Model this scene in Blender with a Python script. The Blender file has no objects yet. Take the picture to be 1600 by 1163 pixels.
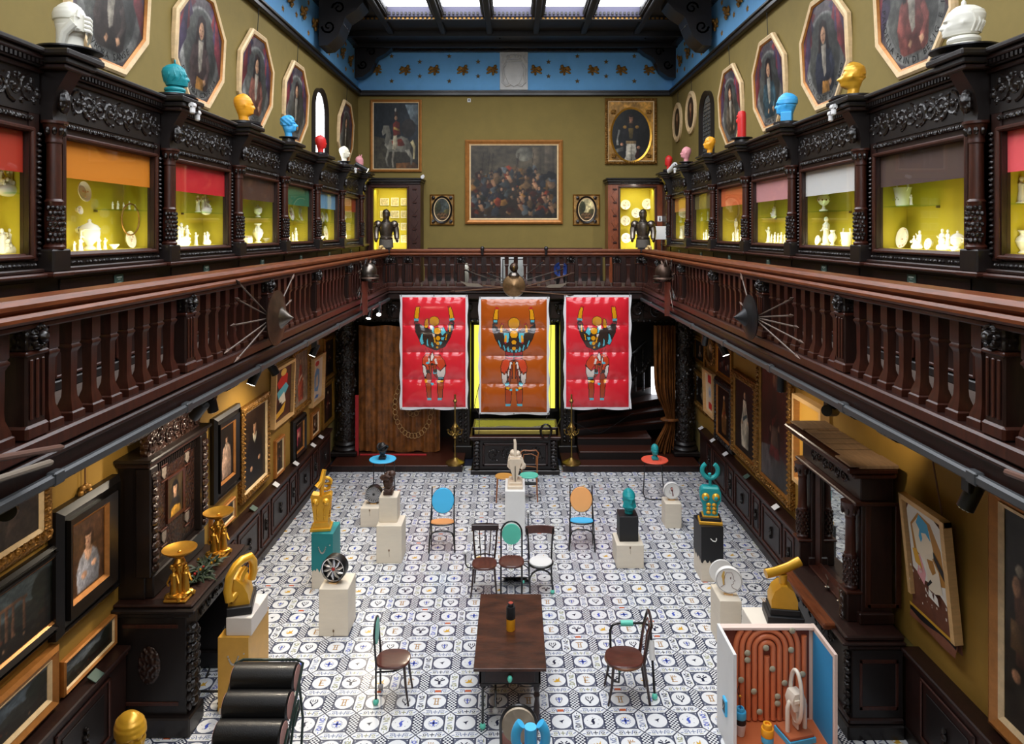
import bpy,math,random
import numpy as np
from mathutils import Matrix,Vector
PI=math.pi
SC=bpy.context.scene
COL=SC.collection
# ---------------------------------------------------------------- camera, world, light, exposure
EYE,FPX,VX,VY=5.2,1080.0,805.0,362.0 # eye height in metres, focal length in pixels of a 1600 px frame
cd=bpy.data.cameras.new('camera');cam=bpy.data.objects.new('camera',cd);COL.objects.link(cam)
cam.location=(0,0,EYE);cam.rotation_euler=(PI/2,0,0)
cd.sensor_fit='HORIZONTAL';cd.sensor_width=36.0;cd.lens=FPX/1600*36
cd.shift_x=(800-VX)/1600;cd.shift_y=(VY-581.5)/1600
cd.clip_start=0.05;cd.clip_end=100
SC.camera=cam
SC.view_settings.view_transform='Standard';SC.view_settings.look='None'
SC.view_settings.gamma=1.0;SC.view_settings.use_curve_mapping=False
SC.view_settings.exposure=0.0
SKY=8.0 # brightness of the daylight seen through the roof glass
CASE_W=4.0 # watts of each strip lamp in the show cases
wd=bpy.data.worlds.new('world');SC.world=wd;wd.use_nodes=True
wd.node_tree.nodes['Background'].inputs[0].default_value=(0.75,0.85,1.0,1)
wd.node_tree.nodes['Background'].inputs[1].default_value=0.25
SC.cycles.max_bounces=7;SC.cycles.diffuse_bounces=4;SC.cycles.glossy_bounces=3
SC.cycles.transparent_max_bounces=10;SC.cycles.transmission_bounces=4
SC.cycles.caustics_reflective=False;SC.cycles.caustics_refractive=False
SC.cycles.sample_clamp_indirect=4.0

# ---------------------------------------------------------------- places read off the photograph, put at real distances
def at(px,py,y): # point of the photograph at distance y
    return Vector(((px-VX)*y/FPX,y,EYE-(py-VY)*y/FPX))
def onx(px,py,x): # point on a side plane X = x
    y=x*FPX/(px-VX)
    return Vector((x,y,EYE-(py-VY)*y/FPX))
def onz(px,py,z=0.0): # point on a level plane Z = z
    y=(EYE-z)*FPX/(py-VY)
    return Vector(((px-VX)*y/FPX,y,z))

# ---------------------------------------------------------------- materials
def lin(c):
    out=[]
    for v in c:
        v=v/255.0
        out.append(v/12.92 if v<=0.04045 else((v+0.055)/1.055)**2.4)
    return tuple(out)
_MC={}
def mat(key,rgb=None,rough=0.5,metal=0.0,var=0.0,vs=6.0,stretch=(1,1,1),bump=0.0,bs=40.0,coat=0.0,
        emit=0.0,vor=False,sheen=0.0,spec=None,trans=0.0):
    if key in _MC:return _MC[key]
    m=bpy.data.materials.new(key);m.use_nodes=True
    nt=m.node_tree;b=nt.nodes['Principled BSDF']
    c=lin(rgb)
    b.inputs['Base Color'].default_value=(*c,1)
    b.inputs['Roughness'].default_value=rough;b.inputs['Metallic'].default_value=metal
    if coat:b.inputs['Coat Weight'].default_value=coat;b.inputs['Coat Roughness'].default_value=0.12
    if sheen:b.inputs['Sheen Weight'].default_value=sheen
    if spec is not None:b.inputs['Specular IOR Level'].default_value=spec
    if emit:
        b.inputs['Emission Color'].default_value=(*c,1);b.inputs['Emission Strength'].default_value=emit
    if var or bump:
        tc=nt.nodes.new('ShaderNodeTexCoord');mp=nt.nodes.new('ShaderNodeMapping')
        mp.inputs['Scale'].default_value=stretch
        nt.links.new(tc.outputs['Object'],mp.inputs['Vector'])
    if var:
        n=nt.nodes.new('ShaderNodeTexNoise');n.inputs['Scale'].default_value=vs;n.inputs['Detail'].default_value=5
        n.inputs['Roughness'].default_value=0.65
        nt.links.new(mp.outputs[0],n.inputs['Vector'])
        r=nt.nodes.new('ShaderNodeValToRGB')
        lo=tuple(max(0,x*(1-var))for x in c);hi=tuple(min(1,x*(1+var))for x in c)
        r.color_ramp.elements[0].position=0.3;r.color_ramp.elements[1].position=0.72
        r.color_ramp.elements[0].color=(*lo,1);r.color_ramp.elements[1].color=(*hi,1)
        nt.links.new(n.outputs['Fac'],r.inputs[0]);nt.links.new(r.outputs[0],b.inputs['Base Color'])
    if bump:
        if vor:
            t=nt.nodes.new('ShaderNodeTexVoronoi');t.feature='SMOOTH_F1';o='Distance'
        else:
            t=nt.nodes.new('ShaderNodeTexNoise');t.inputs['Detail'].default_value=4;o='Fac'
        t.inputs['Scale'].default_value=bs
        nt.links.new(mp.outputs[0],t.inputs['Vector'])
        bp=nt.nodes.new('ShaderNodeBump');bp.inputs['Strength'].default_value=bump;bp.inputs['Distance'].default_value=0.03
        nt.links.new(t.outputs[o],bp.inputs['Height']);nt.links.new(bp.outputs[0],b.inputs['Normal'])
    _MC[key]=m
    return m
def paint(rgb,gloss=0.45):
    rgb=tuple(int(v)for v in rgb)
    return mat('oil paint %d %d %d %d'%(*rgb,int(gloss*100)),rgb,rough=gloss,var=0.22,vs=14,spec=0.25)
def flatpaint(rgb,rough=0.45):
    rgb=tuple(int(v)for v in rgb)
    return mat('lacquer %d %d %d %d'%(*rgb,int(rough*100)),rgb,rough=rough)
def glass_mat(key,tint=(1,1,1),refl=0.06):
    if key in _MC:return _MC[key]
    m=bpy.data.materials.new(key);m.use_nodes=True;nt=m.node_tree
    nt.nodes.remove(nt.nodes['Principled BSDF'])
    t=nt.nodes.new('ShaderNodeBsdfTransparent');t.inputs[0].default_value=(*tint,1)
    g=nt.nodes.new('ShaderNodeBsdfGlossy');g.inputs['Roughness'].default_value=0.02
    mx=nt.nodes.new('ShaderNodeMixShader');lw=nt.nodes.new('ShaderNodeLayerWeight');pw=nt.nodes.new('ShaderNodeMath');pw.operation='POWER';pw.inputs[1].default_value=4.0
    sc=nt.nodes.new('ShaderNodeMath');sc.operation='MULTIPLY_ADD';sc.inputs[1].default_value=0.45;sc.inputs[2].default_value=refl*.4
    nt.links.new(lw.outputs['Facing'],pw.inputs[0]);nt.links.new(pw.outputs[0],sc.inputs[0]);nt.links.new(sc.outputs[0],mx.inputs[0]);nt.links.new(t.outputs[0],mx.inputs[1]);nt.links.new(g.outputs[0],mx.inputs[2])
    nt.links.new(mx.outputs[0],nt.nodes['Material Output'].inputs[0])
    _MC[key]=m
    return m
WOOD=mat('dark walnut',(38,18,13),0.42,var=0.5,vs=5,stretch=(6,6,1.2),coat=0.04)
WOODR=mat('red mahogany',(60,26,15),0.4,var=0.45,vs=5,stretch=(7,7,1.2),coat=0.05)
RAIL=mat('polished handrail',(104,52,24),0.42,var=0.45,vs=4,stretch=(1,8,8),spec=0.35)
WOODK=mat('blackened oak',(21,13,11),0.42,var=0.4,vs=6,stretch=(5,5,1.2),coat=0.1)
CARVE=mat('carved blackened oak',(24,16,13),0.34,var=0.4,vs=9,bump=0.9,bs=26,vor=True,coat=0.25)
CARVER=mat('carved walnut',(42,23,16),0.36,var=0.4,vs=9,bump=0.9,bs=30,vor=True,coat=0.25)
FLOORW=mat('worn gallery boards',(92,78,70),0.55,var=0.3,vs=4,stretch=(12,1,1))
OLIVE=mat('olive wall cloth',(130,112,56),0.8,var=0.07,vs=3,bump=0.05,bs=160)
OLIVEL=mat('mustard wall cloth',(146,110,36),0.8,var=0.08,vs=3,bump=0.05,bs=160)
BLUE=mat('sky blue frieze plaster',(112,178,232),0.75,var=0.08,vs=2)
IRON=mat('grey painted steel',(70,72,74),0.4,metal=0.3)
IRONB=mat('black steel',(16,17,18),0.4)
STEEL=mat('armour steel',(120,112,104),0.32,metal=0.95,var=0.35,vs=9)
STEELD=mat('rusted iron',(84,66,56),0.45,metal=0.8,var=0.4,vs=12)
BRASS=mat('old brass',(150,122,66),0.35,metal=0.9,var=0.25,vs=10)
GOLD=mat('gold leaf',(212,158,62),0.33,metal=0.85,var=0.15,vs=8)
GOLDP=mat('gold paint',(222,166,48),0.32,metal=0.35,var=0.08,vs=6,coat=0.2)
GILT=mat('aged gilding',(150,108,46),0.42,metal=0.55,var=0.35,vs=12)
GILTC=mat('carved aged gilding',(142,100,42),0.4,metal=0.55,var=0.4,vs=14,bump=0.9,bs=38,vor=True)
GILTL=mat('pale gilded moulding',(228,198,152),0.5,metal=0.05,var=0.15,vs=10)
GILTO=mat('copper gilt edge',(176,116,56),0.4,metal=0.4,var=0.2,vs=10)
EBONY=mat('ebonised frame',(16,12,11),0.4,coat=0.1)
PINE=mat('pale pine',(222,180,122),0.6,var=0.12,vs=4,stretch=(1,1,8))
PLINTH=mat('cream painted plywood',(224,212,192),0.6,var=0.05,vs=3,stretch=(1,1,5))
WHITEP=mat('white painted wood',(232,230,226),0.5,var=0.03,vs=4)
PORC=mat('white porcelain',(244,240,222),0.18,coat=0.4)
CASEY=mat('citron case lining',(196,178,44),0.7,var=0.05,vs=3)
GLASS=glass_mat('clear pane')
VELVET=mat('brown velvet',(122,72,30),0.5,var=0.75,vs=4,stretch=(1.6,1.6,0.9),bump=0.3,bs=9)
TEAL=mat('teal resin',(22,148,152),0.5)
TEALP=mat('teal paint',(12,124,128),0.5,var=0.05,vs=5)
AQUA=mat('mint lacquer',(98,206,180),0.35)
CYAN=mat('sky blue lacquer',(72,186,236),0.4)
BLK=mat('black paint',(22,22,24),0.5)
TUBE=mat('black tube',(18,18,20),0.32,coat=0.3)
CHWOOD=mat('chair mahogany',(84,42,32),0.33,var=0.3,vs=6,stretch=(6,1.5,6),coat=0.3)
CHDARK=mat('dark bentwood',(46,26,22),0.35,coat=0.25)
LEATH=mat('black leather',(15,14,14),0.36,var=0.2,vs=8,bump=0.1,bs=90,coat=0.08)
WHITER=mat('white resin',(228,226,214),0.45)
REDR=mat('red resin',(212,38,36),0.45)
YELR=mat('amber resin',(238,164,34),0.45)
BLUER=mat('blue resin',(64,170,232),0.45)
PINKR=mat('pink resin',(222,150,156),0.45)

# ---------------------------------------------------------------- mesh builder
class MB:
    def __init__(s,M=None):
        s.v=[];s.f=[];s.fm=[];s.ms=[];s.M=M or Matrix()
    def mi(s,m):
        for i,x in enumerate(s.ms):
            if x is m:return i
        s.ms.append(m);return len(s.ms)-1
    def add(s,vs,fs,m):
        b=len(s.v);M=s.M
        s.v+=[tuple(M@Vector(p))for p in vs]
        k=s.mi(m)
        for f in fs:s.f.append([b+i for i in f]);s.fm.append(k)
        return s
    def box(s,x0,x1,y0,y1,z0,z1,m,bev=0.0):
        if x0>x1:x0,x1=x1,x0
        if y0>y1:y0,y1=y1,y0
        if z0>z1:z0,z1=z1,z0
        if bev<=0:
            vs=[(x,y,z)for z in(z0,z1)for y in(y0,y1)for x in(x0,x1)]
            return s.add(vs,[(0,2,3,1),(4,5,7,6),(0,1,5,4),(2,6,7,3),(0,4,6,2),(1,3,7,5)],m)
        b=min(bev,(x1-x0)*.45,(y1-y0)*.45,(z1-z0)*.45)
        lo,hi=(x0,y0,z0),(x1,y1,z1);vs=[];ix={}
        for c in range(8):
            bits=[(c>>k)&1 for k in range(3)]
            for a in range(3): # vertex that lies on the face of axis a
                p=[]
                for k in range(3):
                    e=hi[k]if bits[k]else lo[k]
                    if k!=a:e+=-b if bits[k]else b
                    p.append(e)
                ix[c,a]=len(vs);vs.append(tuple(p))
        fs=[]
        for a in range(3):
            o1,o2=[k for k in range(3)if k!=a]
            for side in(0,1):
                cs=[(side<<a)|(i<<o1)|(j<<o2)for i,j in((0,0),(1,0),(1,1),(0,1))]
                fs.append([ix[c,a]for c in cs])
            for i in(0,1):
                for j in(0,1): # edge along axis a
                    c0=(i<<o1)|(j<<o2);c1=c0|(1<<a)
                    fs.append([ix[c0,o1],ix[c1,o1],ix[c1,o2],ix[c0,o2]])
        for c in range(8):fs.append([ix[c,0],ix[c,1],ix[c,2]])
        return s.add(vs,fs,m)
    def grid(s,fn,nu,nv,m,cu=False,cv=False,capu=False):
        U=nu if cu else nu+1;V=nv if cv else nv+1
        vs=[fn(i/nu,j/nv)for j in range(V)for i in range(U)]
        fs=[]
        for j in range(nv):
            for i in range(nu):
                i2=(i+1)%U;j2=(j+1)%V
                fs.append((j*U+i,j*U+i2,j2*U+i2,j2*U+i))
        if capu:
            fs.append([i for i in range(U)][::-1]);fs.append([(V-1)*U+i for i in range(U)])
        return s.add(vs,fs,m)
    def lathe(s,prof,m,c=(0,0,0),n=20,rot=0.0,sx=1.0,sy=1.0,cap=True):
        def fn(u,v):
            k=min(int(round(v*(len(prof)-1))),len(prof)-1);r,z=prof[k]
            a=u*2*PI+rot;r=max(r,1e-4)
            return(c[0]+r*math.cos(a)*sx,c[1]+r*math.sin(a)*sy,c[2]+z)
        return s.grid(fn,n,len(prof)-1,m,cu=True,capu=cap)
    def sq(s,prof,m,c=(0,0,0)): # square-section turned post
        return s.lathe([(r*math.sqrt(2),z)for r,z in prof],m,c,4,PI/4)
    def tube(s,pts,r,m,n=8,closed=False):
        P=[Vector(p)for p in pts];L=len(P)
        rr=r if isinstance(r,(list,tuple))else[r]*L
        T=[]
        for i in range(L):
            a=P[i-1]if(i or closed)else P[i];b=P[(i+1)%L]if(i<L-1 or closed)else P[i]
            d=(b-a);T.append(d.normalized()if d.length>1e-9 else Vector((0,0,1)))
        up=Vector((0,0,1))if abs(T[0].z)<.9 else Vector((1,0,0))
        N=(up-T[0]*up.dot(T[0])).normalized();vs=[]
        for i in range(L):
            N=N-T[i]*N.dot(T[i])
            N=N.normalized()if N.length>1e-6 else T[i].orthogonal().normalized()
            B=T[i].cross(N)
            for k in range(n):
                a=2*PI*k/n
                vs.append(tuple(P[i]+(N*math.cos(a)+B*math.sin(a))*rr[i]))
        fs=[]
        for i in range(L if closed else L-1):
            j=(i+1)%L
            for k in range(n):
                k2=(k+1)%n;fs.append((i*n+k,i*n+k2,j*n+k2,j*n+k))
        if not closed:
            fs.append(list(range(n))[::-1]);fs.append([(L-1)*n+k for k in range(n)])
        return s.add(vs,fs,m)
    def cyl(s,a,b,r,m,n=14,r2=None):
        return s.tube([a,b],[r,r if r2 is None else r2],m,n)
    def ell(s,c,r,m,nu=14,nv=9,M=None):
        if not isinstance(r,(tuple,list)):r=(r,r,r)
        def fn(u,v):
            a=u*2*PI;t=-PI/2+PI*(0.002+0.996*v)
            p=Vector((r[0]*math.cos(t)*math.cos(a),r[1]*math.cos(t)*math.sin(a),r[2]*math.sin(t)))
            if M:p=M@p
            return(c[0]+p.x,c[1]+p.y,c[2]+p.z)
        return s.grid(fn,nu,nv,m,cu=True,capu=True)
    def prism(s,poly,y0,y1,m,m2=None): # polygon in XZ, from y0 (front) to y1 (back)
        n=len(poly)
        vs=[(x,y0,z)for x,z in poly]+[(x,y1,z)for x,z in poly]
        s.add(vs,[list(range(n)),[n+i for i in range(n)][::-1]],m)
        return s.add(vs,[(i,n+i,n+(i+1)%n,(i+1)%n)for i in range(n)],m2 or m)
    def flat(s,poly,y,m):
        return s.add([(x,y,z)for x,z in poly],[list(range(len(poly)))],m)
    def ring(s,outer,inner,y0,y1,m,yi=None): # frame between two outlines; y0 front, y1 back
        n=len(outer);yi=y0 if yi is None else yi
        vs=[(x,y0,z)for x,z in outer]+[(x,yi,z)for x,z in inner]+[(x,y1,z)for x,z in outer]+[(x,y1,z)for x,z in inner]
        fs=[]
        for i in range(n):
            j=(i+1)%n
            fs+=[(i,j,n+j,n+i),(2*n+i,2*n+j,j,i),(n+i,n+j,3*n+j,3*n+i),(3*n+i,3*n+j,2*n+j,2*n+i)]
        return s.add(vs,fs,m)
    def build(s,name,parent=None,loc=None,rz=0.0,ang=35,scale=None):
        me=bpy.data.meshes.new(name);me.from_pydata(s.v,[],s.f)
        for m in s.ms:me.materials.append(m)
        me.polygons.foreach_set('material_index',s.fm)
        me.polygons.foreach_set('use_smooth',[True]*len(s.f))
        me.update()
        if ang:me.set_sharp_from_angle(angle=math.radians(ang))
        o=bpy.data.objects.new(name,me);COL.objects.link(o)
        if parent is not None:o.parent=parent
        if loc is not None:o.location=loc
        o.rotation_euler=(0,0,rz)
        if scale:o.scale=scale
        return o
def tag(o,label,cat,group=None,kind=None):
    o['label']=label;o['category']=cat
    if group:o['group']=group
    if kind:o['kind']=kind
    return o
def thing(name,label,cat,loc=(0,0,0),rz=0.0,group=None):
    o=bpy.data.objects.new(name,None);COL.objects.link(o)
    o.empty_display_size=0.1
    o.location=loc;o.rotation_euler=(0,0,rz)
    return tag(o,label,cat,group)
def struct(o):
    o['kind']='structure';return o
def dup(root,loc,rz=0.0,label=None):
    r=root.copy();COL.objects.link(r);r.location=loc;r.rotation_euler=(0,0,rz)
    if label:r['label']=label
    for ch in list(root.children):
        c=ch.copy();COL.objects.link(c);c.parent=r
        for g in list(ch.children):
            d=g.copy();COL.objects.link(d);d.parent=c
    return r
def lamp(kind,loc,power,color,parent=None,size=0.2,size_y=None,target=None,spot=60,blend=0.6,rot=None):
    ld=bpy.data.lights.new('lamp_light',kind);ld.energy=power;ld.color=color
    if kind=='AREA':
        ld.size=size
        if size_y:ld.shape='RECTANGLE';ld.size_y=size_y
    else:ld.shadow_soft_size=size
    if kind=='SPOT':ld.spot_size=math.radians(spot);ld.spot_blend=blend
    o=bpy.data.objects.new('lamp_light',ld);COL.objects.link(o);o.location=loc
    if target is not None:
        d=Vector(target)-Vector(loc);o.rotation_euler=d.to_track_quat('-Z','Y').to_euler()
    if rot:o.rotation_euler=rot
    if parent:o.parent=parent
    return o
def circ(cx,cz,rx,rz,n=24,a0=0.0,a1=2*PI):
    full=abs(a1-a0-2*PI)<1e-6
    return[(cx+rx*math.cos(a0+(a1-a0)*i/(n if full else n-1)),cz+rz*math.sin(a0+(a1-a0)*i/(n if full else n-1)))for i in range(n)]
def rect(x0,x1,z0,z1):return[(x0,z0),(x1,z0),(x1,z1),(x0,z1)]
_TX={}
def glyphs(txt,size=1.0): # flat lettering as (vertices, faces), x along, z up, centred
    if txt in _TX:return _TX[txt]
    cu=bpy.data.curves.new('lettering','FONT');cu.body=txt;cu.size=1.0;cu.align_x='CENTER';cu.resolution_u=2
    ob=bpy.data.objects.new('lettering',cu);COL.objects.link(ob)
    dg=bpy.context.evaluated_depsgraph_get();me=ob.evaluated_get(dg).to_mesh()
    r=([(v.co.x,v.co.y)for v in me.vertices],[list(p.vertices)for p in me.polygons])
    ob.evaluated_get(dg).to_mesh_clear();bpy.data.objects.remove(ob);bpy.data.curves.remove(cu)
    _TX[txt]=r
    return r
def write(mb,txt,cx,cz,size,y,m,rot=0.0):
    vs,fs=glyphs(txt);c,s_=math.cos(rot),math.sin(rot)
    mb.add([(cx+(x*c-z*s_)*size,y,cz+(x*s_+z*c)*size)for x,z in vs],fs,m)
def scroll(mb,cx,cz,R,y,m,turns=1.25,flip=1,r=0.012,a0=0.0): # carved volute standing off a panel
    pts=[];rs=[]
    for i in range(15):
        t=i/14;a=a0+flip*t*turns*2*PI;q=R*(1-0.8*t)
        pts.append((cx+q*math.cos(a),y,cz+q*math.sin(a)));rs.append(r*(1-0.4*t))
    mb.tube(pts,rs,m,5)
def foliage_band(mb,x0,x1,z0,z1,y,m,seed=1,pitch=None): # rinceau: volutes and leaves on a panel
    R=random.Random(seed);h=z1-z0;pitch=pitch or h*0.95
    n=max(1,int((x1-x0)/pitch));p=(x1-x0)/n;zc=(z0+z1)/2
    for i in range(n):
        cx=x0+p*(i+.5);f=1 if i%2 else-1
        scroll(mb,cx,zc,h*.40,y,m,1.3,f,h*.065,PI/2*f)
        mb.ell((cx,y,zc),(h*.1,h*.09,h*.1),m,7,5)
        for k in range(5):
            a=R.uniform(0,2*PI);q=h*R.uniform(.25,.46)
            mb.ell((cx+q*math.cos(a)*1.1,y,zc+q*math.sin(a)),(h*R.uniform(.05,.12),h*.06,h*R.uniform(.05,.1)),m,6,4)
# ================================================================= THE SETTING
WX,YB,YF=4.15,18.25,-1.5 # side walls, back wall, wall behind the photographer
GX,GY=2.9,15.6 # inner edges of the side and back galleries
GZ0,GZ1=3.70,3.90 # gallery underside and floor
CX,CY=3.75,17.6 # fronts of the show cases
ZFR,ZCE=8.88,10.02 # foot of the blue frieze, ceiling
# ---- roof glass: the daylight
SKYM=mat('sky through roof glass',(244,247,252),0.5,emit=SKY)
panes_x=[(605,676),(692,754),(770,831),(849,912),(928,1000)]
panes=[((a-VX)*15.4/FPX,(b-VX)*15.4/FPX)for a,b in panes_x]
skl=bpy.data.objects.new('skylight',None);COL.objects.link(skl)
tag(skl,'five long panes of bright roof glass in a dark timber grid','skylight')
WK=mat('black roof timber',(24,20,20),0.5,var=0.3,vs=4,stretch=(3,3,1))
REV=mat('lilac grey painted reveal',(72,70,92),0.6)
for i,(a,b)in enumerate(panes):
    MB().add([(a,1.0,10.22),(b,1.0,10.22),(b,15.4,10.22),(a,15.4,10.22)],[(0,1,2,3)],SKYM).build('glass_pane',skl)
    m=MB()
    m.box(a-.02,b+.02,15.4,15.46,10.0,10.24,REV)
    for k in range(int((b-a)/.09)):
        m.box(a+.03+k*.09,a+.075+k*.09,15.36,15.4,10.03,10.09,WK)
    m.box(a-.03,a,1,15.4,10.0,10.24,WK);m.box(b,b+.03,1,15.4,10.0,10.24,WK)
    for k in range(160):
        m.box(a,a+.03,1.02+k*.09,1.065+k*.09,10.03,10.09,WK)
        m.box(b-.03,b,1.02+k*.09,1.065+k*.09,10.03,10.09,WK)
    m.build('pane_surround',skl)
# ---- floor
TB=mat('slate blue tile ground',(92,97,114),0.24,var=0.2,vs=9)
TW=mat('white glazed tile',(224,225,226),0.2,var=0.03,vs=3)
TL=mat('tile line',(40,45,68),0.3)
TN=mat('navy tile paint',(36,40,62),0.25);TC=mat('cobalt tile paint',(70,88,178),0.25)
TG=mat('grey blue tile paint',(120,130,160),0.25);TY=mat('ochre tile paint',(206,162,60),0.25)
TR=mat('rust tile paint',(190,96,62),0.25);TO=mat('sage tile paint',(148,150,110),0.25)
TBR=mat('tan tile paint',(178,140,92),0.25)
fl=MB()
fl.add([(-WX,YF,0),(WX,YF,0),(WX,YB,0),(-WX,YB,0)],[(0,1,2,3)],TL)
P,Q=0.339,0.117 # tile pitch and width of the long hexagons
rot_=0.017
Rf=Matrix.Translation((0.0,10.0,0))@Matrix.Rotation(rot_,4,'Z')
def fpoly(pts,z,m):
    fl.add([tuple(Rf@Vector((x,y,z)))for x,y in pts],[list(range(len(pts)))],m)
def disc(cx,cy,r,z,m,n=18,ry=None):
    fpoly([(cx+r*math.cos(2*PI*i/n),cy+(ry or r)*math.sin(2*PI*i/n))for i in range(n)],z,m)
def bar(cx,cy,x0,y0,x1,y1,w,z,m):
    d=Vector((x1-x0,y1-y0)).normalized()*w/2;q=(-d.y,d.x)
    fpoly([(cx+x0+q[0],cy+y0+q[1]),(cx+x0-q[0],cy+y0-q[1]),(cx+x1-q[0],cy+y1-q[1]),(cx+x1+q[0],cy+y1+q[1])],z,m)
Z1,Z2,Z3=0.0008,0.0014,0.002
def motif(k,cx,cy):
    if k==0: # crowned E
        c=TBR
        bar(cx,cy,-.012,-.05,-.012,.035,.016,Z3,c)
        for yy,l in((-.05,.045),(-.008,.03),(.035,.05)):bar(cx,cy,-.025,yy,l-.005,yy,.011,Z3,c)
        for s in(-.02,0,.022):bar(cx,cy,s,.045,s*1.2,.064,.009,Z3,c)
    elif k==1: # ox head
        bar(cx,cy,0,-.055,0,.01,.03,Z3,TN)
        for s in(-1,1):
            bar(cx,cy,s*.012,.01,s*.06,.03,.022,Z3,TN);bar(cx,cy,s*.01,.03,s*.035,.058,.012,Z3,TN)
            bar(cx,cy,s*.02,-.05,s*.04,-.06,.006,Z3,TG)
    elif k==2: # ochre bird
        fpoly([(cx-.045,cy-.02),(cx-.02,cy-.04),(cx+.03,cy-.03),(cx+.055,cy-.045),(cx+.03,cy-.01),(cx+.035,cy+.055),(cx+.012,cy+.01),(cx-.008,cy+.03),(cx-.012,cy-.005)],Z3,TY)
        bar(cx,cy,-.03,.02,-.045,0,.008,Z3,TY)
    elif k==3: # blue cross in a garland
        for i in range(14):
            a=2*PI*i/14;disc(cx+.052*math.cos(a),cy+.052*math.sin(a),.008,Z3,TY if 2<i<6 else TG,5)
        disc(cx,cy,.046,Z3,TW,14)
        bar(cx,cy,0,-.042,0,.042,.022,Z3+.0005,TC);bar(cx,cy,-.042,0,.042,0,.022,Z3+.0005,TC)
    elif k==4: # moon and stars
        fpoly([(cx+.03,cy+.045),(cx-.01,cy+.035),(cx-.028,cy),(cx-.01,cy-.035),(cx-.03,cy-.05),(cx+.005,cy-.048),(cx+.014,cy-.012),(cx+.004,cy+.012),(cx+.01,cy+.025)],Z3,TN if rnd.random()<.5 else TC)
        for i in range(5):
            a=i*2*PI/5+.4;disc(cx+.066*math.cos(a),cy+.056*math.sin(a),.006,Z3,TN,4)
    elif k==5: # small dark bird
        fpoly([(cx-.03,cy+.01),(cx,cy+.018),(cx+.03,cy+.03),(cx+.012,cy),(cx+.006,cy-.03),(cx-.006,cy-.008)],Z3,TN)
    elif k==6: # linked letters
        c=TBR
        for s in(-.016,.016):bar(cx,cy,s,-.05,s,.045,.012,Z3,c)
        bar(cx,cy,-.045,.045,.045,.045,.012,Z3,c);bar(cx,cy,-.03,-.05,.03,-.05,.012,Z3,c);bar(cx,cy,-.016,0,.016,0,.009,Z3,c)
    elif k==7: # shield with a cross
        fpoly([(cx-.034,cy+.042),(cx+.034,cy+.042),(cx+.04,cy+.01),(cx+.012,cy-.05),(cx-.012,cy-.05),(cx-.04,cy+.01)],Z3,TN)
        fpoly([(cx-.028,cy+.036),(cx+.028,cy+.036),(cx+.033,cy+.01),(cx+.009,cy-.043),(cx-.009,cy-.043),(cx-.033,cy+.01)],Z3+.0004,TW)
        bar(cx,cy,0,-.04,0,.036,.014,Z3+.0008,TC);bar(cx,cy,-.03,.012,.03,.012,.014,Z3+.0008,TC)
    else: # horned goat head
        bar(cx,cy,0,-.06,0,-.03,.02,Z3,TN)
        for s in(-1,1):
            bar(cx,cy,s*.008,-.03,s*.042,.015,.014,Z3,TN);bar(cx,cy,s*.042,.015,s*.034,.052,.01,Z3,TN)
            bar(cx,cy,s*.01,.01,s*.016,.05,.009,Z3,TN)
ROWS=[(0,1,2),(3,5,4),(6,7,8)]
rnd=random.Random(4)
h=(P-Q)/2;g=0.0085
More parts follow.
